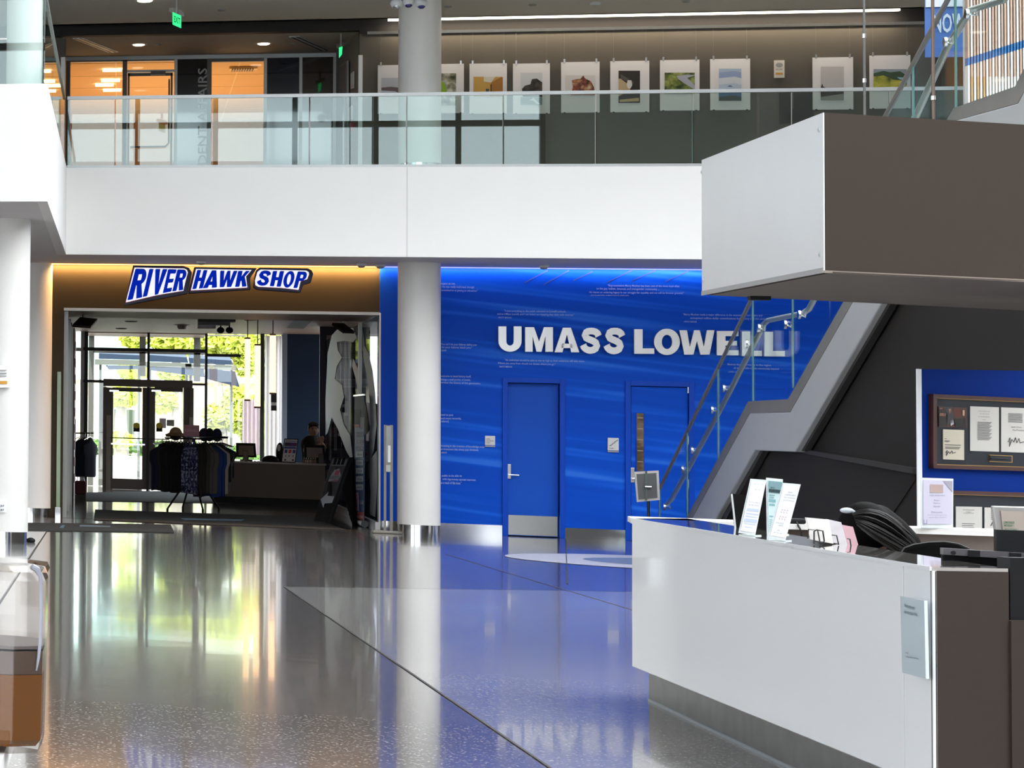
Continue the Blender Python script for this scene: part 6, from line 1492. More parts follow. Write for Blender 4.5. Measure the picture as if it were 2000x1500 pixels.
# brown carcase
b = MB(); b.prism([lvl(A0,ZK)-dn*.03+sd*.30, lvl(A1,ZK)-dn*.03-sd*.03, lvl(B1,ZK)-sd*.03, lvl(B0,ZK)+sd*.2], (0,0,ZD-.013-ZK)); b.build('brown_carcase', BROWN, desk)
eB = (B1-A1).normalized(); endn = Vector((eB.y,-eB.x,0)); 
if endn.dot(CAM-A1) < 0: endn = -endn
zw_k = pz(1971,1212,ZD).z
ZWT = EYE - (1212-hz(1971))*D_of(B1)/F/1.0*(-1)*(-1)
ZWT = (CAM + ray(1971,1212)*(D_of(B1)/1.0)).z; print('worktop', ZWT)
b = MB(); b.prism([lvl(A1,0)-dn*.008+endn*.002, lvl(B1,0)+endn*.002, lvl(B1,ZD-.013)+endn*.002, lvl(A1,ZD-.013)-dn*.008+endn*.002], -endn*.02); b.build('end_panel', BROWN, desk)
R9 = B1+eB*2.2
b = MB(); b.prism([lvl(B1,0)+endn*.01, lvl(R9,0)+endn*.01, lvl(R9,ZWT)+endn*.01, lvl(B1,ZWT)+endn*.01], -endn*.02); b.build('end_panel', BROWN, desk)
# worktop inside + far leg
F0 = pz(1342,1012.5,ZD); F1 = pz(2150,1044,ZD); fd = (F1-F0)
fn = Vector((-fd.y,fd.x,0)).normalized()
b = MB(); b.prism([lvl(B1,ZWT-.03), lvl(R9,ZWT-.03), lvl(F1,ZWT-.03), lvl(F0,ZWT-.03)], (0,0,.03)); b.build('worktop', mat('worktop_taupe',(.20,.17,.15),.3), desk)
b = MB(); b.obox(lvl(A0,ZD-.028), lvl(F1,ZD-.028)-lvl(A0,ZD-.028)+fn*.0, fn*.45, UPV*.028); b.build('far_counter_top', mat('far_top_white',(.80,.79,.76),.35), desk)
b = MB(); b.obox(lvl(F0,ZD-.22)+fn*.02, fd, fn*.03, UPV*.19); b.build('far_panel', mat('far_panel_taupe',(.28,.23,.20),.6), desk)
b = MB(); b.obox(lvl(A0,ZK)+fn*.40+(F1-A0)*.08, (F1-A0)*.9, fn*.05, UPV*(ZD-.03-ZK)); b.build('far_back_panel', BROWN, desk)
b = MB(); b.obox(lvl(F0,.0)+fn*.08, fd, fn*.3, UPV*.70); b.build('far_cabinet', BLACK, desk)
# toe kick
T0 = pz(1269.5,1371,0); T1 = pz(1534,1497,0); td = (T1-T0).normalized(); TK = VPl(T0,T1)
L_ = (A1-A0).length*1.02; tnn = TK.n
b = MB(); b.obox(T0, td*L_, -tnn*.03, UPV*(ZK+.12)); tk = b.build('toe_kick', mat('scuffed_steel',(.42,.43,.43),.3,.85,noise=.3,nscale=6), desk)
b = MB(); b.obox(T0+tnn*.002, td*L_, tnn*.008, UPV*.016); b.build('toe_edge', mat('bright_toe_edge',(.6,.66,.7),.3,.7), desk)
T2 = pz(1250,1371,0)
b = MB(); b.obox(T0, Vector((.9,.0,0)), Vector((0,.03,0)), UPV*ZK); b.build('toe_kick_end', MATS['scuffed_steel'], desk)
# welcome sign on the front
def dq(x,y,o): return DP_.at(x,y,o)
sgp = [dq(1769,1327,.035),dq(1814.5,1326.5+0,.035),dq(1811.5,1173,.035),dq(1765,1165,.035)]
sgp = [dq(1768.5,1314,.04),dq(1815,1326,.04),dq(1811.5,1173.5,.04),dq(1764.5,1164.5,.04)]
t = thing('desk_sign', sgp[0], 'frosted glass plaque with small dark lettering on the white desk front', 'sign')
b = MB(); b.prism(sgp, dn*.010); b.build('glass_plate', mat('frosted_plate',(.62,.72,.76),.15,coat=.6), t)
b = MB(); b.cyl(dq(1772,1180,0), dq(1772,1180,.04), .008, n=10); b.cyl(dq(1806,1310,0), dq(1806,1310,.04), .008, n=10); b.build('standoff', STEEL, t)
b = MB()
for s_,x0,x1,yb0,yb1,h in (('Welcome and',1766,1786,1186,1191.5,8),('Information Hub',1766,1792,1198,1204,8),('uml.edu',1768,1774,1276,1277.5,4),('/campuslife/welcome',1768,1794,1284,1289.5,4.5)):
    text_on(b, s_, dq(x0,yb0,.052), dq(x1,yb1,.052), dq(x0,yb0-h,.052), dn, 0, 0)
b.build('sign_text', mat('sign_ink',(.08,.10,.13),.5), t)

# things on the desk ----------------------------------------------------------
def on_desk(x, y): return pz(x, y, ZD)
def leaning(quad, basepx, name, label, cat, m_, foot=True, rows=(), D_=None, th=.004):
    bp_ = on_desk(*basepx); D_ = D_ or D_of(bp_)
    P = [pD(x,y,D_) for x,y in quad]              # BL BR TR TL
    zmin = min(P[0].z,P[1].z); 
    t = thing(name, lvl((P[0]+P[1])/2, ZD), label, cat); n_ = (P[1]-P[0]).cross(P[3]-P[0]).normalized(); n_ = n_ if n_.dot(CAM-P[0]) > 0 else -n_
    P[0].z = min(P[0].z, ZD+.03) ; P[1].z = min(P[1].z, ZD+.03)
    b = MB(); b.prism([P[0]-UPV*.0,P[1],P[2],P[3]], -n_*th); b.build('acrylic_panel', mat('acrylic_clear_white',(.78,.84,.86),.1,coat=.6), t)
    Q_ = lambda u,v,o=.003: (P[0]*(1-u)+P[1]*u)*(1-v)+(P[3]*(1-u)+P[2]*u)*v + n_*o
    b = MB(); b.prism([Q_(.05,.05),Q_(.95,.05),Q_(.95,.96),Q_(.05,.96)], n_*.001); b.build('paper_insert', m_, t)
    if foot: 
        f0, f1 = lvl(P[0],ZD), lvl(P[1],ZD); b = MB(); b.prism([f0-Vector((0,.0,0)), f1, f1+Vector((.04,.09,0)), f0+Vector((.04,.09,0))], (0,0,.005)); b.obox(f0, f1-f0, Vector((0,.006,0)), UPV*max(.004,min(P[0].z,P[1].z)-ZD+.004)); b.build('foot_plate', mat('acrylic_foot',(.80,.88,.88),.1,coat=.6), t)
    return t, Q_, n_
def lines(t, Q_, n_, rows, m_, nm='printed_line'):
    b = MB()
    for u0,u1,v,h in rows: b.poly([Q_(u0,v,.006),Q_(u1,v,.006),Q_(u1,v+h,.006),Q_(u0,v+h,.006)])
    b.build(nm, m_, t)
INKB = mat('print_lavender', (.40,.44,.62), .6); INKM = mat('print_mauve', (.48,.36,.48), .6); INKS = mat('print_slate', (.22,.28,.36), .6)
t,Q_,n_ = leaning([(1443,1041),(1475,1046),(1497,937.5),(1466.5,935)], (1459,1047), 'acrylic_sign', 'white tabletop sign with pale blue print, leftmost of three on the desk', 'sign', PAPER)
b = MB(); text_on(b,'WELCOME CENTER', Q_(.2,.90,.006), Q_(.8,.90,.006), Q_(.2,.925,.006), n_, 0,0); text_on(b,'CAMPUS TOURS', Q_(.3,.80,.006), Q_(.7,.80,.006), Q_(.3,.825,.006), n_, 0,0); text_on(b,'Do you want to', Q_(.15,.56,.006), Q_(.85,.56,.006), Q_(.15,.60,.006), n_, .01,0); text_on(b,'see the campus', Q_(.15,.51,.006), Q_(.85,.51,.006), Q_(.15,.55,.006), n_, .01,0); b.build('printed_text', INKB, t)
lines(t,Q_,n_,[(.12,.88,.42,.05),(.1,.9,.36,.02),(.12,.88,.31,.02),(.1,.9,.22,.06),(.15,.85,.18,.015),(.2,.7,.12,.015)], mat('print_pale_blue',(.52,.60,.80),.6))
t,Q_,n_ = leaning([(1498.5,1044),(1529,1048),(1529,936),(1497,933)], (1512,1045), 'acrylic_sign', 'teal and white leaflet in a tabletop holder, middle of three on the desk', 'sign', mat('pale_teal_paper',(.60,.76,.76),.5))
lines(t,Q_,n_,[(.08,.92,.74,.21)], mat('teal_photo',(.20,.34,.37),.5), 'photo_block'); lines(t,Q_,n_,[(.08,.92,.75,.06),(.2,.5,.81,.04)], mat('dark_teal_photo',(.05,.08,.09),.5), 'photo_skyline')
lines(t,Q_,n_,[(.1,.45,.69,.02),(.1,.4,.65,.02),(.1,.5,.58,.05),(.1,.45,.52,.03),(.1,.35,.32,.02)]+[(.1,.6,.26-.035*k,.012) for k in range(6)], mat('teal_ink',(.20,.42,.45),.6))
t,Q_,n_ = leaning([(1500.5,1050),(1534,1056),(1564,946),(1530,943)], (1517,1057), 'acrylic_sign', 'white tabletop sign with mauve icons, rightmost of three on the desk', 'sign', PAPER)
b = MB()
for s_,u0,u1,v in (('2024',.35,.6,.83),('COMMENCEMENT',.2,.85,.78),('FAQ ANSWERED',.2,.85,.73),('QUESTIONNAIRE',.2,.85,.68),('8 RESOURCES',.15,.6,.27),('LINKEDIN',.3,.6,.23),('UML',.3,.5,.14),('Scan the code',.15,.65,.10)): text_on(b, s_, Q_(u0,v,.006), Q_(u1,v,.006), Q_(u0,v+.028,.006), n_, 0, 0)
b.build('printed_text', INKS, t)
b = MB(); 
for k in range(3):
    for v in (.50,.38):
        u = .30+k*.15; o_ = [Q_(u+.05*math.cos(a*.7),v+.035*math.sin(a*.7),.006) for a in range(9)]; i_ = [Q_(u+.032*math.cos(a*.7),v+.02*math.sin(a*.7),.006) for a in range(9)]
        for a in range(8): b.poly([o_[a],o_[a+1],i_[a+1],i_[a]])
b.build('printed_icon', INKM, t)
# sign on the far counter
t,Q_,n_ = leaning([(1799,1028),(1861.5,1028),(1862,935),(1799,933)], (1830,1033), 'acrylic_sign', 'lilac poster in a clear tabletop holder on the far counter by the blue panel', 'sign', mat('lilac_poster',(.60,.58,.70),.6), True)
lines(t,Q_,n_,[(.26,.66,.70,.17)], mat('photo_salmon',(.48,.36,.33),.5),'photo_block')
b = MB()
for s_,u0,u1,v,h in (('OPEN APARTMENT',.24,.72,.63,.025),('Smart',.38,.56,.53,.03),('Square',.36,.58,.465,.03),('Global',.36,.56,.40,.03),('Discounts',.30,.64,.28,.035),('All students and staff welcome anytime',.18,.78,.225,.02),('at the first office on the left side',.22,.76,.18,.018)): text_on(b, s_, Q_(u0,v,.006), Q_(u1,v,.006), Q_(u0,v+h,.006), n_, 0, 0)
b.build('printed_text', mat('print_violet_grey',(.22,.20,.34),.6), t)
lines(t,Q_,n_,[(.06,.16,.05,.012),(.06,.075,.05,.09),(.145,.16,.05,.09)], mat('print_violet_grey',(.22,.20,.34),.6),'corner_mark')
b = MB(); b.poly([Q_(.66,.95,.006),Q_(.95,.72,.006),Q_(.95,.95,.006)]); b.build('corner_flash', mat('print_greyer',(.38,.36,.42),.6), t)
# brochures in wire holders
bb = on_desk(1618,1064); Db = D_of(bb)
br = thing('brochure_holder', bb, 'black wire holder standing on the desk top', 'holder')
def leaf(q, m_, nm, label, D_, th=.012):
    P = [pD(x,y,D_) for x,y in q]; n_ = (P[1]-P[0]).cross(P[3]-P[0]).normalized(); n_ = n_ if n_.dot(CAM-P[0]) > 0 else -n_
    b = MB(); b.prism(P, -n_*th); return tag(b.build(nm, m_), label, 'brochure')
leaf([(1586,1054),(1628,1062),(1619,1015),(1575.5,1011)], mat('cream_leaflet',(.82,.79,.76),.5), 'brochure', 'cream brochures at the front left of the wire holder', Db)
leaf([(1629,1060),(1656,1066),(1643,1020),(1616,1014)], mat('grey_leaflet',(.66,.63,.66),.5,noise=.2,nscale=20), 'brochure', 'greyish patterned brochures in the middle of the wire holder', Db+.12)
leaf([(1657,1066),(1678,1070),(1666,1029),(1645,1025)], mat('pink_leaflet',(.72,.45,.50),.5,noise=.1,nscale=20), 'brochure', 'pink brochures at the right of the wire holder', Db+.2)
for pts, r_ in (([(1590,1062),(1590,1038),(1595,1035),(1607,1037),(1610,1057),(1606,1060),(1590,1056)],.003),([(1578,1052),(1579,1034),(1597,1036),(1602,1062)],.0025),([(1625,1045),(1634,1046),(1638,1064)],.0025),([(1655,1052),(1660,1053),(1662,1066)],.0025)):
    b = MB(); b.tube([pD(x,y,Db-.03) for x,y in pts], r_, 6); b.build('wire_loop', BLACKM, br, smooth=True)
# black monitor back behind the three signs
Ds = D_of(on_desk(1480,1052))
wb_ = pz(1470,1052,ZD)
MNY = D_of(pz(1470,1034.7,ZD))+.3
P = [pD(1440,1062,MNY),pD(1503,1062,MNY),pD(1500,972,MNY),pD(1428.5,964,MNY)]
t = thing('desk_monitor', lvl(P[0],ZWT), 'black monitor standing behind the three tabletop signs', 'monitor')
b = MB(); b.prism(P, (.0,.03,0)); b.build('housing', mat('monitor_black',(.006,.006,.006),.6,spec=.1), t)
cm = (P[0]+P[1])/2; b = MB(); b.box(cm.x-.03,cm.x+.03,cm.y+.0,cm.y+.04,ZWT,cm.z+.05); b.box(cm.x-.1,cm.x+.1,cm.y-.05,cm.y+.1,ZWT,ZWT+.015); b.build('stand', BLACK, t)
b = MB(); b.tube([pD(1429,965,MNY-.0),pD(1433,1000,MNY),pD(1437,1040,MNY)], .004, 6); b.build('pale_edge', LTRIM, t)
# webcam on the far counter
p = pz(1553,1023,ZD); t = thing('webcam', lvl(p,ZD), 'small black puck shaped device on the far counter with a trailing cable', 'device')
b = MB(); b.box(p.x-.045,p.x+.045,p.y-.03,p.y+.03,ZD,ZD+.028); b.build('body', BLACK, t, bevel=.01); b = MB(); b.tube([p+Vector((0,-.03,.01)), p+Vector((.01,-.08,-.03)), p+Vector((.025,-.1,-.20))], .005, 6); b.build('cable', BLACK, t, smooth=True)

# person at the desk (seen from behind: long dark hair) -------------------------
Dh = 13.3
hd = lambda x,y,dd=0: pD(x,y,Dh+dd)
head = hd(1682,1035)
b = MB()
pel = Vector((hd(1760,1100).x, head.y-.2, .52)); chest = Vector((hd(1745,1100).x, head.y-.12, .78)); nk = hd(1712,1062)
limb(b, [pel, (pel+chest)/2, chest, nk+Vector((.04,0,-.06))], [.14,.13,.14,.10]); limb(b, [nk+Vector((.02,0,-.03)), head+Vector((.02,0,-.05))], [.055,.055])
b.ell(head, .085,.10,.115,18,14); b.ell(head+Vector((-.07,.03,-.05)), .035,.04,.04,10,8); b.ell(head+Vector((-.09,.0,-.01)), .02,.014,.02,8,6)
for s_ in (-1,1):
    sh0 = chest+Vector((-.02,s_*.16,.04)); el = chest+Vector((-.12,s_*.2,-.20)); ha = chest+Vector((-.24,s_*.08,-.10)); limb(b, [sh0,el,ha], [.055,.045,.03]); b.ell(ha+Vector((-.05,0,0)), .045,.035,.018,12,8)
    for f_ in range(4):
        a_ = ha+Vector((-.08,(f_-1.5)*.018,0)); limb(b, [a_, a_+Vector((-.03,0,.004)), a_+Vector((-.055+.006*abs(f_-1.5),0,-.006))], [.009,.008,.007], 8)
    limb(b, [ha+Vector((-.03,-s_*.03,0)), ha+Vector((-.06,-s_*.05,.0)), ha+Vector((-.08,-s_*.052,-.005))], [.010,.009,.008], 8)
    limb(b, [pel+Vector((0,s_*.1,0)), pel+Vector((-.1,s_*.1+.36,.02)), pel+Vector((-.12,s_*.1+.38,-.42))], [.09,.07,.045]); b.ell(pel+Vector((-.12,s_*.1+.42,-.47)), .09,.04,.04,10,8)
wom = b.build('person', SKIN, base=(pel.x,pel.y,0)); remesh(wom, .010, 3); tag(wom, 'person with long dark hair leaning forward behind the reception desk', 'person')
b = MB(); limb(b, [pel, (pel+chest)/2, chest, nk+Vector((.05,0,-.09))], [.16,.15,.165,.115]); 
for s_ in (-1,1): limb(b, [chest+Vector((-.02,s_*.16,.04)), chest+Vector((-.12,s_*.2,-.20)), chest+Vector((-.21,s_*.1,-.12))], [.075,.062,.045])
o_ = b.build('dark_top', mat('charcoal_top',(.02,.018,.02),.85), wom); remesh(o_, .016, 3)
BH = mat('hair_underlayer', (.003,.0025,.0022), .7, spec=.08)
BH2 = ramp_mat('long_black_hair', [(.35,(.002,.002,.002)),(.65,(.006,.005,.0045)),(.85,(.02,.016,.014))], 30, .35, stretch=(1,6,1))
b = MB(); limb(b, [hd(1672,1022), hd(1690,1012), hd(1712,1018,.02), hd(1740,1040,-.03), hd(1765,1062,-.05), hd(1785,1085,-.06)], [.055,.070,.080,.078,.070,.05], 16); b.ell(hd(1690,1032), .112,.118,.125,20,14)
hv = b.build('hair', BH, wom); remesh(hv, .012, 3)
b = MB(); rnd = random.Random(3)
for k in range(420):
    f_ = rnd.random(); th = rnd.uniform(-1,1)
    s0 = hd(1664+10*f_, 1003+22*f_*abs(th), th*.1-.10)
    y1 = 998+ f_*55; mid_ = hd(1708+rnd.uniform(-8,8), 978+f_*78, th*.12-.15); m2 = hd(1752, 1012+f_*68, th*.12-.15); e_ = hd(1786+rnd.uniform(-10,10), 1060+f_*35+rnd.uniform(-4,4), th*.12-.12)
    pts = []
    for i in range(9):
        u = i/8; a_ = (1-u)**3; b_ = 3*u*(1-u)**2; c_ = 3*u*u*(1-u); d_ = u**3; pts.append(s0*a_+mid_*b_+m2*c_+e_*d_)
    b.tube(pts, [.0035]*8+[.001], 5)
b.build('hair_strands', mat('hair_strand_dark',(.007,.0055,.005),.42), wom, smooth=True)
p = hd(1654,997,-.1); b = MB(); b.ell(p, .028,.01,.013,16,8); b.build('hair_clip', mat('pale_clip',(.55,.60,.66),.3), wom, smooth=True, label='pale grey oval hair clip')
b = MB(); b.tube([p+Vector((.025,0,-.002)), hd(1672,1003,-.09)], .006, 8); b.build('clip_arm', mat('pale_clip',(.55,.60,.66),.3), wom, smooth=True)
# office chair
cc_ = pD(1832,1100,12.35); ch = thing('office_chair', (pel.x+.1, pel.y-.05, 0), 'black office chair with a curved back behind the desk', 'chair')
b = MB(); N = 16; vs = []
top = [(1758,1081),(1766,1070),(1785,1063),(1815,1058.5),(1845,1057.5),(1872,1062),(1892,1071),(1903,1082),(1904,1100)]
P = [pD(x,y,12.35) for x,y in top]; zlow = .62
b.prism(P+[lvl(P[-1],zlow), lvl(P[0],zlow)], (0,.06,0)); b.build('backrest', mat('chair_black_fabric',(.005,.005,.005),.9,spec=.05), ch, bevel=.015)
b = MB(); b.tube([p_+Vector((0,-.004,0)) for p_ in P], .0025, 6); b.build('back_piping', mat('chair_piping',(.04,.04,.035),.4), ch, smooth=True)
mx_ = (P[0].x+P[-1].x)/2; my_ = P[0].y
b = MB(); b.ell((mx_, my_+.28, .46), .26,.26,.05,24,8); b.build('seat', MATS['chair_black_fabric'], ch, smooth=True)
b = MB(); b.cyl((mx_,my_+.28,.08),(mx_,my_+.28,.43), .03, n=12); b.box(mx_-.03,mx_+.03,my_+.03,my_+.3,.40,.44); b.box(mx_-.03,mx_+.03,my_+.03,my_+.07,.42,.66); b.build('gas_lift', BLACK, ch)
for k in range(5):
    a_ = k*2*math.pi/5; e_ = Vector((mx_+.28*math.cos(a_), my_+.28+.28*math.sin(a_), .07)); b = MB(); b.tube([(mx_,my_+.28,.10), e_], [.025,.015], 8); sp_ = b.build('star_leg', BLACK, ch); b = MB(); b.cyl(e_+Vector((-.015,0,-.035)), e_+Vector((.015,0,-.035)), .033, n=14); b.build('castor', BLACK, sp_, smooth=True)
# big monitor at the right
DM = D_of(B1)+.55
P = [pD(1846,1118,DM),pD(2130,1250,DM),pD(2130,1100,DM),pD(1842,1082,DM)]
P[0].z = P[1].z = ZWT+.10; P[1].x = P[2].x; P[0].x = P[3].x
t = thing('desk_monitor', lvl((P[0]+P[1])/2,ZWT), 'wide black monitor back at the right end of the desk', 'monitor')
b = MB(); b.prism(P, (0,.035,0)); b.build('rear_shell', mat('monitor_black_gloss',(.004,.004,.0045),.5,spec=.08), t, bevel=.006)
b = MB(); b.prism([P[3]+Vector((0,-.004,-.002)),P[2]+Vector((0,-.004,-.002)),P[2]+Vector((0,-.004,.022)),P[3]+Vector((0,-.004,.022))], (0,.045,0)); tb = b.build('top_strip', mat('monitor_top_strip',(.16,.15,.16),.3,.4), t)
for u in (.18,.46,.7): 
    p = P[3].lerp(P[2],u); b = MB(); b.box(p.x-.006,p.x+.03,p.y-.012,p.y-.004,p.z-.004,p.z+.02); b.build('vent_notch', BLACK, tb)
b = MB(); p = P[3]+Vector((.03,-.006,.006)); b.cyl(p, p+Vector((0,-.006,0)), .008, n=12); b.build('corner_screw', BLACK, tb)
b = MB()
for k in range(26):
    if k % 7 in (3,): continue
    p = P[3].lerp(P[2], .30+k*.018); b.box(p.x-.002,p.x+.002,p.y-.002,p.y-.0005,p.z-.052,p.z-.044)
b.build('vent_marks', mat('vent_grey',(.25,.25,.26),.5), t)
cm = (P[0]+P[1])/2; b = MB(); b.box(cm.x-.05,cm.x+.05,cm.y+.04,cm.y+.08,ZWT,ZWT+.3); b.box(cm.x-.14,cm.x+.14,cm.y-.06,cm.y+.16,ZWT,ZWT+.015); b.build('stand', BLACK, t)
b = MB(); b.obox(lvl(B1,ZWT)+eB*.03+endn*-.02, eB*.9, -endn*.05, UPV*.22); tag(b.build('document_tray', BLACK), 'black low tray edge on the worktop under the wide monitor', 'tray')
# white board leaning
DW = D_of(B1)+1.6
P = [pD(1953,1092,DW),pD(2080,1097,DW),pD(2070,992,DW),pD(1940.5,988.5,DW)]
dz = P[0].z-ZWT; sl = (P[0]-P[3])/(P[3].z-P[0].z)
P[0] = P[0]+sl*dz; P[1] = P[1]+(P[1]-P[2])/(P[2].z-P[1].z)*dz
t = thing('notice_board', lvl((P[0]+P[1])/2,ZWT), 'grey framed board with handwritten green and black notes at the right edge', 'board')
n_ = (P[1]-P[0]).cross(P[3]-P[0]).normalized(); n_ = n_ if n_.dot(CAM-P[0]) > 0 else -n_
Q_ = lambda u,v,o: (P[0]*(1-u)+P[1]*u)*(1-v)+(P[3]*(1-u)+P[2]*u)*v + n_*o
b = MB(); b.prism([Q_(0,0,0),Q_(1,0,0),Q_(1,1,0),Q_(0,1,0)], -n_*.02); b.build('board_frame', mat('board_frame_silver',(.45,.44,.43),.35,.5), t, bevel=.004)
b = MB(); b.prism([Q_(.09,.05,.002),Q_(.93,.05,.002),Q_(.93,.95,.002),Q_(.09,.95,.002)], n_*.002); b.build('board_face', mat('board_tan_face',(.42,.36,.31),.5), t)
b = MB(); pdw = lambda x,y: pD(x,y,DW)+n_*.01
for s_,x0,x1,yb0,h in (('LEMONADE',1957,1978,1022,4.5),('MONDAY !',1958,1977,1028,4.5),('UP & DOWN 1',1958,1985,1036,4.5),('H.S. CAFETERIA',1962,1989,1044,4.5),('- 1500',1969,1981,1050,4.5)): text_on(b, s_, pdw(x0,yb0), pdw(x1,yb0+.5), pdw(x0,yb0-h), n_, .02, 0)
b.build('green_handwriting', mat('green_marker',(.01,.14,.06),.6), t)
b = MB(); text_on(b,'Gravity', pdw(1966,1084), pdw(1997,1084.5), pdw(1966,1075), n_, 0, 0); text_on(b,'Falls', pdw(1979,1093), pdw(2002,1093.5), pdw(1979,1084.5), n_, 0, 0); b.build('black_handwriting', INK, t)

# blue display panel with framed documents --------------------------------------
DBp = 19.0
pa, pb = pD(1792.5, 900, DBp), pD(2300, 900, DBp+.9)
BP = VPl(pa, pb); zbp = BP.at(1801,721).z
dpn = thing('display_wall', lvl(pa,0), 'free standing deep blue display wall with a white lit edge behind the desk', 'display wall')
b = MB(); x_ = BP.at(1801,900); b.obox(lvl(x_,0), (pb-pa), -BP.n*.02, UPV*zbp); b.build('blue_board', mat('display_blue',(.0,.024,.21),.7,spec=.1), dpn)
b = MB(); b.prism([lvl(BP.at(1792.5,900),0), lvl(BP.at(1801,900),0), lvl(BP.at(1801,900),0)-BP.n*.008, lvl(BP.at(1792.5,900),0)-BP.n*.008], (0,0,zbp)); b.build('white_edge', mat('display_white_edge',(.9,.92,.95),.4), dpn)
def bpr(x0,y0,x1,y1,m_,n,par,off,th=.004,sl=0.0):
    b = MB(); b.prism([BP.at(x0,y1,off),BP.at(x1,y1+sl*(x1-x0),off),BP.at(x1,y0+sl*(x1-x0),off),BP.at(x0,y0,off)], BP.n*th); return b.build(n, m_, par)
MAH = mat('mahogany_frame',(.05,.012,.009),.35,coat=.1); GOLD = mat('gold_fillet',(.45,.28,.10),.3,.8); MATB = mat('dark_slate_mat',(.016,.021,.028),.4,spec=.3); DOC = mat('document_paper',(.56,.54,.50),.6); DOC2 = mat('yellowed_paper',(.58,.53,.42),.6)
def docframe(x0,y0,y1,label,sl0=.045,sl1=.03):
    t = thing('framed_documents', BP.at(x0,y1,.0), label, 'picture frame', 'framed documents on the blue wall')
    X1 = 2250
    def ring(i, m_, n, off, th, w):
        a = i; pts_o = [(x0+a,y0+a),(x0+a,y1-a)]; 
        for (xa,ya,xb_,yb_) in ((x0+a,y0+a,x0+a+w,y1-a),):
            b = MB(); b.prism([BP.at(xa,yb_,off),BP.at(xb_,yb_-w*.0,off),BP.at(xb_,ya+w*.0,off),BP.at(xa,ya,off)], BP.n*th); b.build(n, m_, t)
        b = MB(); b.prism([BP.at(x0+a,y0+a+w,off),BP.at(X1,y0+a+w+sl0*(X1-x0),off),BP.at(X1,y0+a+sl0*(X1-x0),off),BP.at(x0+a,y0+a,off)], BP.n*th); b.build(n, m_, t)
        b = MB(); b.prism([BP.at(x0+a,y1-a,off),BP.at(X1,y1-a+sl1*(X1-x0),off),BP.at(X1,y1-a-w+sl1*(X1-x0),off),BP.at(x0+a,y1-a-w,off)], BP.n*th); b.build(n, m_, t)
    b = MB(); b.prism([BP.at(x0+1,y1-1,.0),BP.at(X1,y1-1+sl1*(X1-x0),.0),BP.at(X1,y0+1+sl0*(X1-x0),.0),BP.at(x0+1,y0+1,.0)], BP.n*.01); b.build('dark_mount', MATB, t)
    ring(0, MAH, 'wooden_frame', .0, .035, 7); ring(7, GOLD, 'gold_fillet', .0, .022, 1.4)
    return t
t = docframe(1813,769.5,914.5,'mahogany framed documents and photograph on the blue wall, upper one')
def doc(t,x0,y0,x1,y1,m_,lines_,sig=None,sl=.035,txt=()):
    d_ = bpr(x0,y0,x1,y1,m_,'document',t,.012,.004,sl)
    b = MB(); rr = random.Random(int(x0))
    for (u0,u1,v,h) in lines_:
        xa,xb_ = x0+(x1-x0)*u0, x0+(x1-x0)*u1; ya = y0+(y1-y0)*v
        b.poly([BP.at(xa,ya+h+sl*(xa-x0),.018),BP.at(xb_,ya+h+sl*(xb_-x0),.018),BP.at(xb_,ya+sl*(xb_-x0),.018),BP.at(xa,ya+sl*(xa-x0),.018)])
    for s_,u0,u1,v,h in txt:
        xa,xb_ = x0+(x1-x0)*u0, x0+(x1-x0)*u1; ya = y0+(y1-y0)*v; text_on(b, s_, BP.at(xa,ya+sl*(xa-x0),.018), BP.at(xb_,ya+sl*(xb_-x0),.018), BP.at(xa,ya-h+sl*(xa-x0),.018), BP.n, 0, 0)
    if lines_ or txt: b.build('printed_text', INKS if False else mat('faded_ink',(.10,.10,.10),.7), d_)
    if sig:
        b = MB(); pts = [BP.at(x0+(x1-x0)*u, y0+(y1-y0)*v, .02) for u,v in sig]; b.tube(pts, .0022, 5); b.build('signature', INK, d_)
body = [(.27,.27+.5*(1-.25*((k*7)%3)/3),.34+k*.028,1.1) for k in range(15)]
doc(t,1894,793.5,1950,880.5,DOC,body,txt=(('One Hundred Eighth Congress',.30,.72,.115,2.2),('United States of America',.34,.68,.17,1.8),('AT THE FIRST SESSION',.3,.7,.235,1.6),('An Act',.45,.56,.30,2)))
doc(t,1954.5,795.5,2012,882.5,DOC,[(.26,.74,.13+k*.026,1) for k in range(8)],sig=[(.25,.78),(.32,.68),(.30,.88),(.38,.72),(.45,.78),(.5,.68),(.55,.80),(.62,.70),(.66,.80),(.85,.76)],txt=(('Speaker of House',.36,.7,.46,4),('Vice President',.40,.8,.52,3.5)))
doc(t,1841,838.5,1882,897,DOC2,[(.1,.2,.30,.8),(.1,.36,.37,1),(.1,.3,.40,1),(.1,.88,.50,1.4),(.12,.85,.58,1.2),(.12,.8,.62,1.2)],sig=[(.15,.78),(.22,.70),(.18,.88),(.28,.74),(.35,.80),(.45,.72),(.48,.80),(.62,.77)])
ph_ = bpr(1832,794,1887.5,833.5,mat('photo_dark_scene',(.06,.022,.016),.4),'photograph',t,.012,.004,.04)
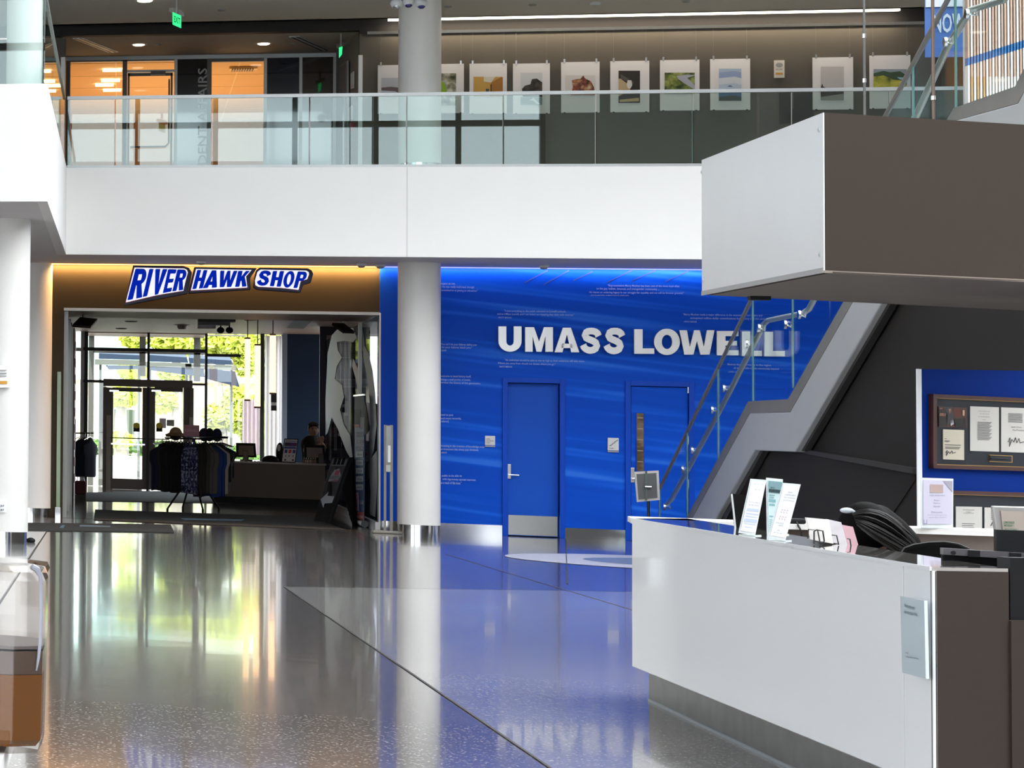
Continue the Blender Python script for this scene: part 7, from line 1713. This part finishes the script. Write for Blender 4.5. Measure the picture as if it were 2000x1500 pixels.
for pts,c_ in (([(1833,800),(1846,797),(1852,812),(1850,832),(1835,832)],(40,32,30)),([(1844,797),(1858,794),(1864,806),(1862,826),(1850,830)],(58,56,58)),([(1836,797),(1841,797),(1842,804),(1836,804)],(160,110,90)),([(1853,799),(1858,798),(1860,806),(1855,808)],(170,120,98)),([(1836,806),(1848,808),(1846,813),(1835,812)],(175,125,105)),([(1856,822),(1862,820),(1863,828),(1857,832)],(190,190,195)),([(1862,798),(1878,798),(1877,815),(1863,814)],(88,36,22)),([(1880,801),(1884,801),(1884,812),(1880,812)],(180,150,125)),([(1864,818),(1886,816),(1887,834),(1866,834)],(16,16,14))):
    b = MB(); b.poly([BP.at(x,y,.019) for x,y in pts]); b.build('photo_shape', mat('ph_%d_%d_%d'%c_, srgb(*c_), .5), ph_)
pn_ = bpr(1931.5,888,1976.5,902,GOLD,'pen_case',t,.012,.004,.04); bpr(1933,889.5,1975,900.5,MATB,'pen_recess',t,.017,.003,.04); 
b = MB(); b.tube([BP.at(1936,895,.024),BP.at(1956,896,.024),BP.at(1971,897,.024)], [.003,.005,.002], 8); b.build('pen', BLACK, t, smooth=True)
t = docframe(1830,957,1200,'mahogany framed documents, lower one half hidden behind the counter',.03,.03)
body2 = [(.25,.25+.5*(1-.2*((k*5)%3)/3),.38+k*.045,1.1) for k in range(12)]
doc(t,1866,989,1917,1075,DOC,body2,txt=(('ONE HUNDRED SECOND',.28,.72,.085,2),('CONGRESS',.4,.6,.13,1.6),('OF THE UNITED STATES',.3,.7,.16,1.8)),sl=.02)
doc(t,1922,991,1975,1077,DOC,[(.25,.7,.1+k*.04,1) for k in range(5)],sig=[(.25,.42),(.32,.33),(.36,.42),(.45,.36),(.6,.38)],sl=.02)

# small sign stand near the stair foot --------------------------------------------
eb = pz(1267,1080,0); eb.z = 0; De = D_of(eb); EZ = YPl(eb.y)
t = thing('sign_stand', eb, 'slim black pole stand holding a tilted framed sign in front of the second blue door', 'sign stand')
b = MB(); b.cyl(eb+UPV*.02, Vector((EZ.at(1266,965).x, eb.y, EZ.at(1266,945).z)), .016, n=10); b.build('pole', BLACKM, t, smooth=True)
b = MB(); b.cyl(eb, eb+UPV*.02, .17, n=28); b.build('base_disc', BLACKM, t, smooth=True)
fr = [(1243.5,980.5),(1288.5,976.5),(1286,919),(1238.5,921.5)]
def ezq(q,off,th): b = MB(); b.prism([EZ.at(x,y,off) for x,y in q], EZ.n*th); return b
cxm, cym = 1264, 949
fo = ezq(fr,.03,.015).build('sign_frame', mat('frame_pale_taupe',(.52,.47,.45),.4,.3), t)
ezq([(cxm+(x-cxm)*.82, cym+(y-cym)*.84) for x,y in fr],.047,.004).build('grey_insert', mat('insert_grey',(.085,.085,.088),.6), fo)
ezq([(1260,977),(1264,977),(1264,920),(1260,920)],.052,.012).build('support_bar', mat('bar_grey_green',(.12,.14,.13),.4,.5), fo)
b = MB(); c_ = EZ.at(1266,951,.07); b.cyl(c_-Vector((.035,0,0)), c_+Vector((.035,0,0)), .014, n=12); b.build('clamp_knob', CHROME, t, smooth=True)

# beverage dispenser at the bottom left ----------------------------------------------
DJ = 3.5
zj = pD(30,1470,DJ).z
mj = DJ/F
cj = pD(-72,1470,DJ+.09); cj.z = zj
jar = thing('drink_dispenser', cj, 'clear plastic drink dispenser part filled with brown tea, near bottom left', 'drink dispenser')
Wj = 150*mj
def octo(w, z, bev=.35):
    k = w*bev; return [cj+Vector((x_,y_,z)) for x_,y_ in ((-w,-w+k),(-w+k,-w),(w-k,-w),(w,-w+k),(w,w-k),(w-k,w),(-w+k,w),(-w,w-k))]
def shell(levels, m_, n, par):
    b = MB(); vs = []; 
    for w,z in levels: vs += octo(w,z)
    fs = []
    for i in range(len(levels)-1):
        for k in range(8): fs.append((i*8+k,i*8+(k+1)%8,(i+1)*8+(k+1)%8,(i+1)*8+k))
    fs += [tuple(range(8))[::-1], tuple((len(levels)-1)*8+k for k in range(8))]
    b.add(vs, fs); return b.build(n, m_, par)
hz_ = lambda y: (pD(60,y,DJ).z - zj)
TEA = bpy.data.materials.new('brown_tea'); TEA.use_nodes = True
tb_ = TEA.node_tree.nodes['Principled BSDF']; tb_.inputs['Base Color'].default_value = (.20,.072,.005,1); tb_.inputs['Roughness'].default_value = .25; tb_.inputs['Specular IOR Level'].default_value = .3
PLA = glassmat('clear_plastic', (.90,.88,.86), 1.4)
shell([(Wj*.94,0),(Wj*1.0,.012),(Wj*1.03,hz_(1200)),(Wj*1.03,hz_(1135)),(Wj*.98,hz_(1118)),(Wj*.86,hz_(1106))], PLA, 'clear_tank', jar)
shell([(Wj*.92,.008),(Wj*.98,.016),(Wj*.995,hz_(1318))], TEA, 'tea', jar)
shell([(Wj*.995,hz_(1317)),(Wj*1.0,hz_(1272))], mat('tank_dark_band',(.10,.06,.04),.1,coat=.5), 'dark_band', jar)
shell([(Wj*1.0,hz_(1268)),(Wj*1.0,hz_(1262))], mat('tank_grey_line',(.17,.14,.14),.3), 'level_line', jar)
shell([(Wj*1.05,hz_(1118)),(Wj*1.02,hz_(1106)),(Wj*.8,hz_(1102))], PLA, 'lid', jar)
b = MB(); xw = Wj*1.04; b.tube([pD(62,1106,DJ),pD(72,1112,DJ),pD(79,1126,DJ),pD(80,1180,DJ),pD(79,1250,DJ),pD(75,1285,DJ),pD(71,1310,DJ)], [.0035,.004,.0025,.0022,.0022,.002,.001], 8); b.build('side_clip', mat('clip_plastic_grey',(.42,.43,.50),.25), jar, smooth=True)
ptab = pD(-6,1500,DJ); 
tx = cj.x+Wj*.55
t = thing('side_table', (tx-.5,cj.y,0), 'pale side table carrying the drink dispenser, just outside the left edge', 'table')
b = MB(); b.box(tx-1.0, tx, cj.y-.3, cj.y+.35, zj-.03, zj); b.build('table_top', PAPER, t)
for x_ in (tx-.95, tx-.10):
    for y_ in (cj.y-.25, cj.y+.27): b = MB(); b.box(x_,x_+.05,y_,y_+.05,0,zj-.03); b.build('leg', ALU, t)
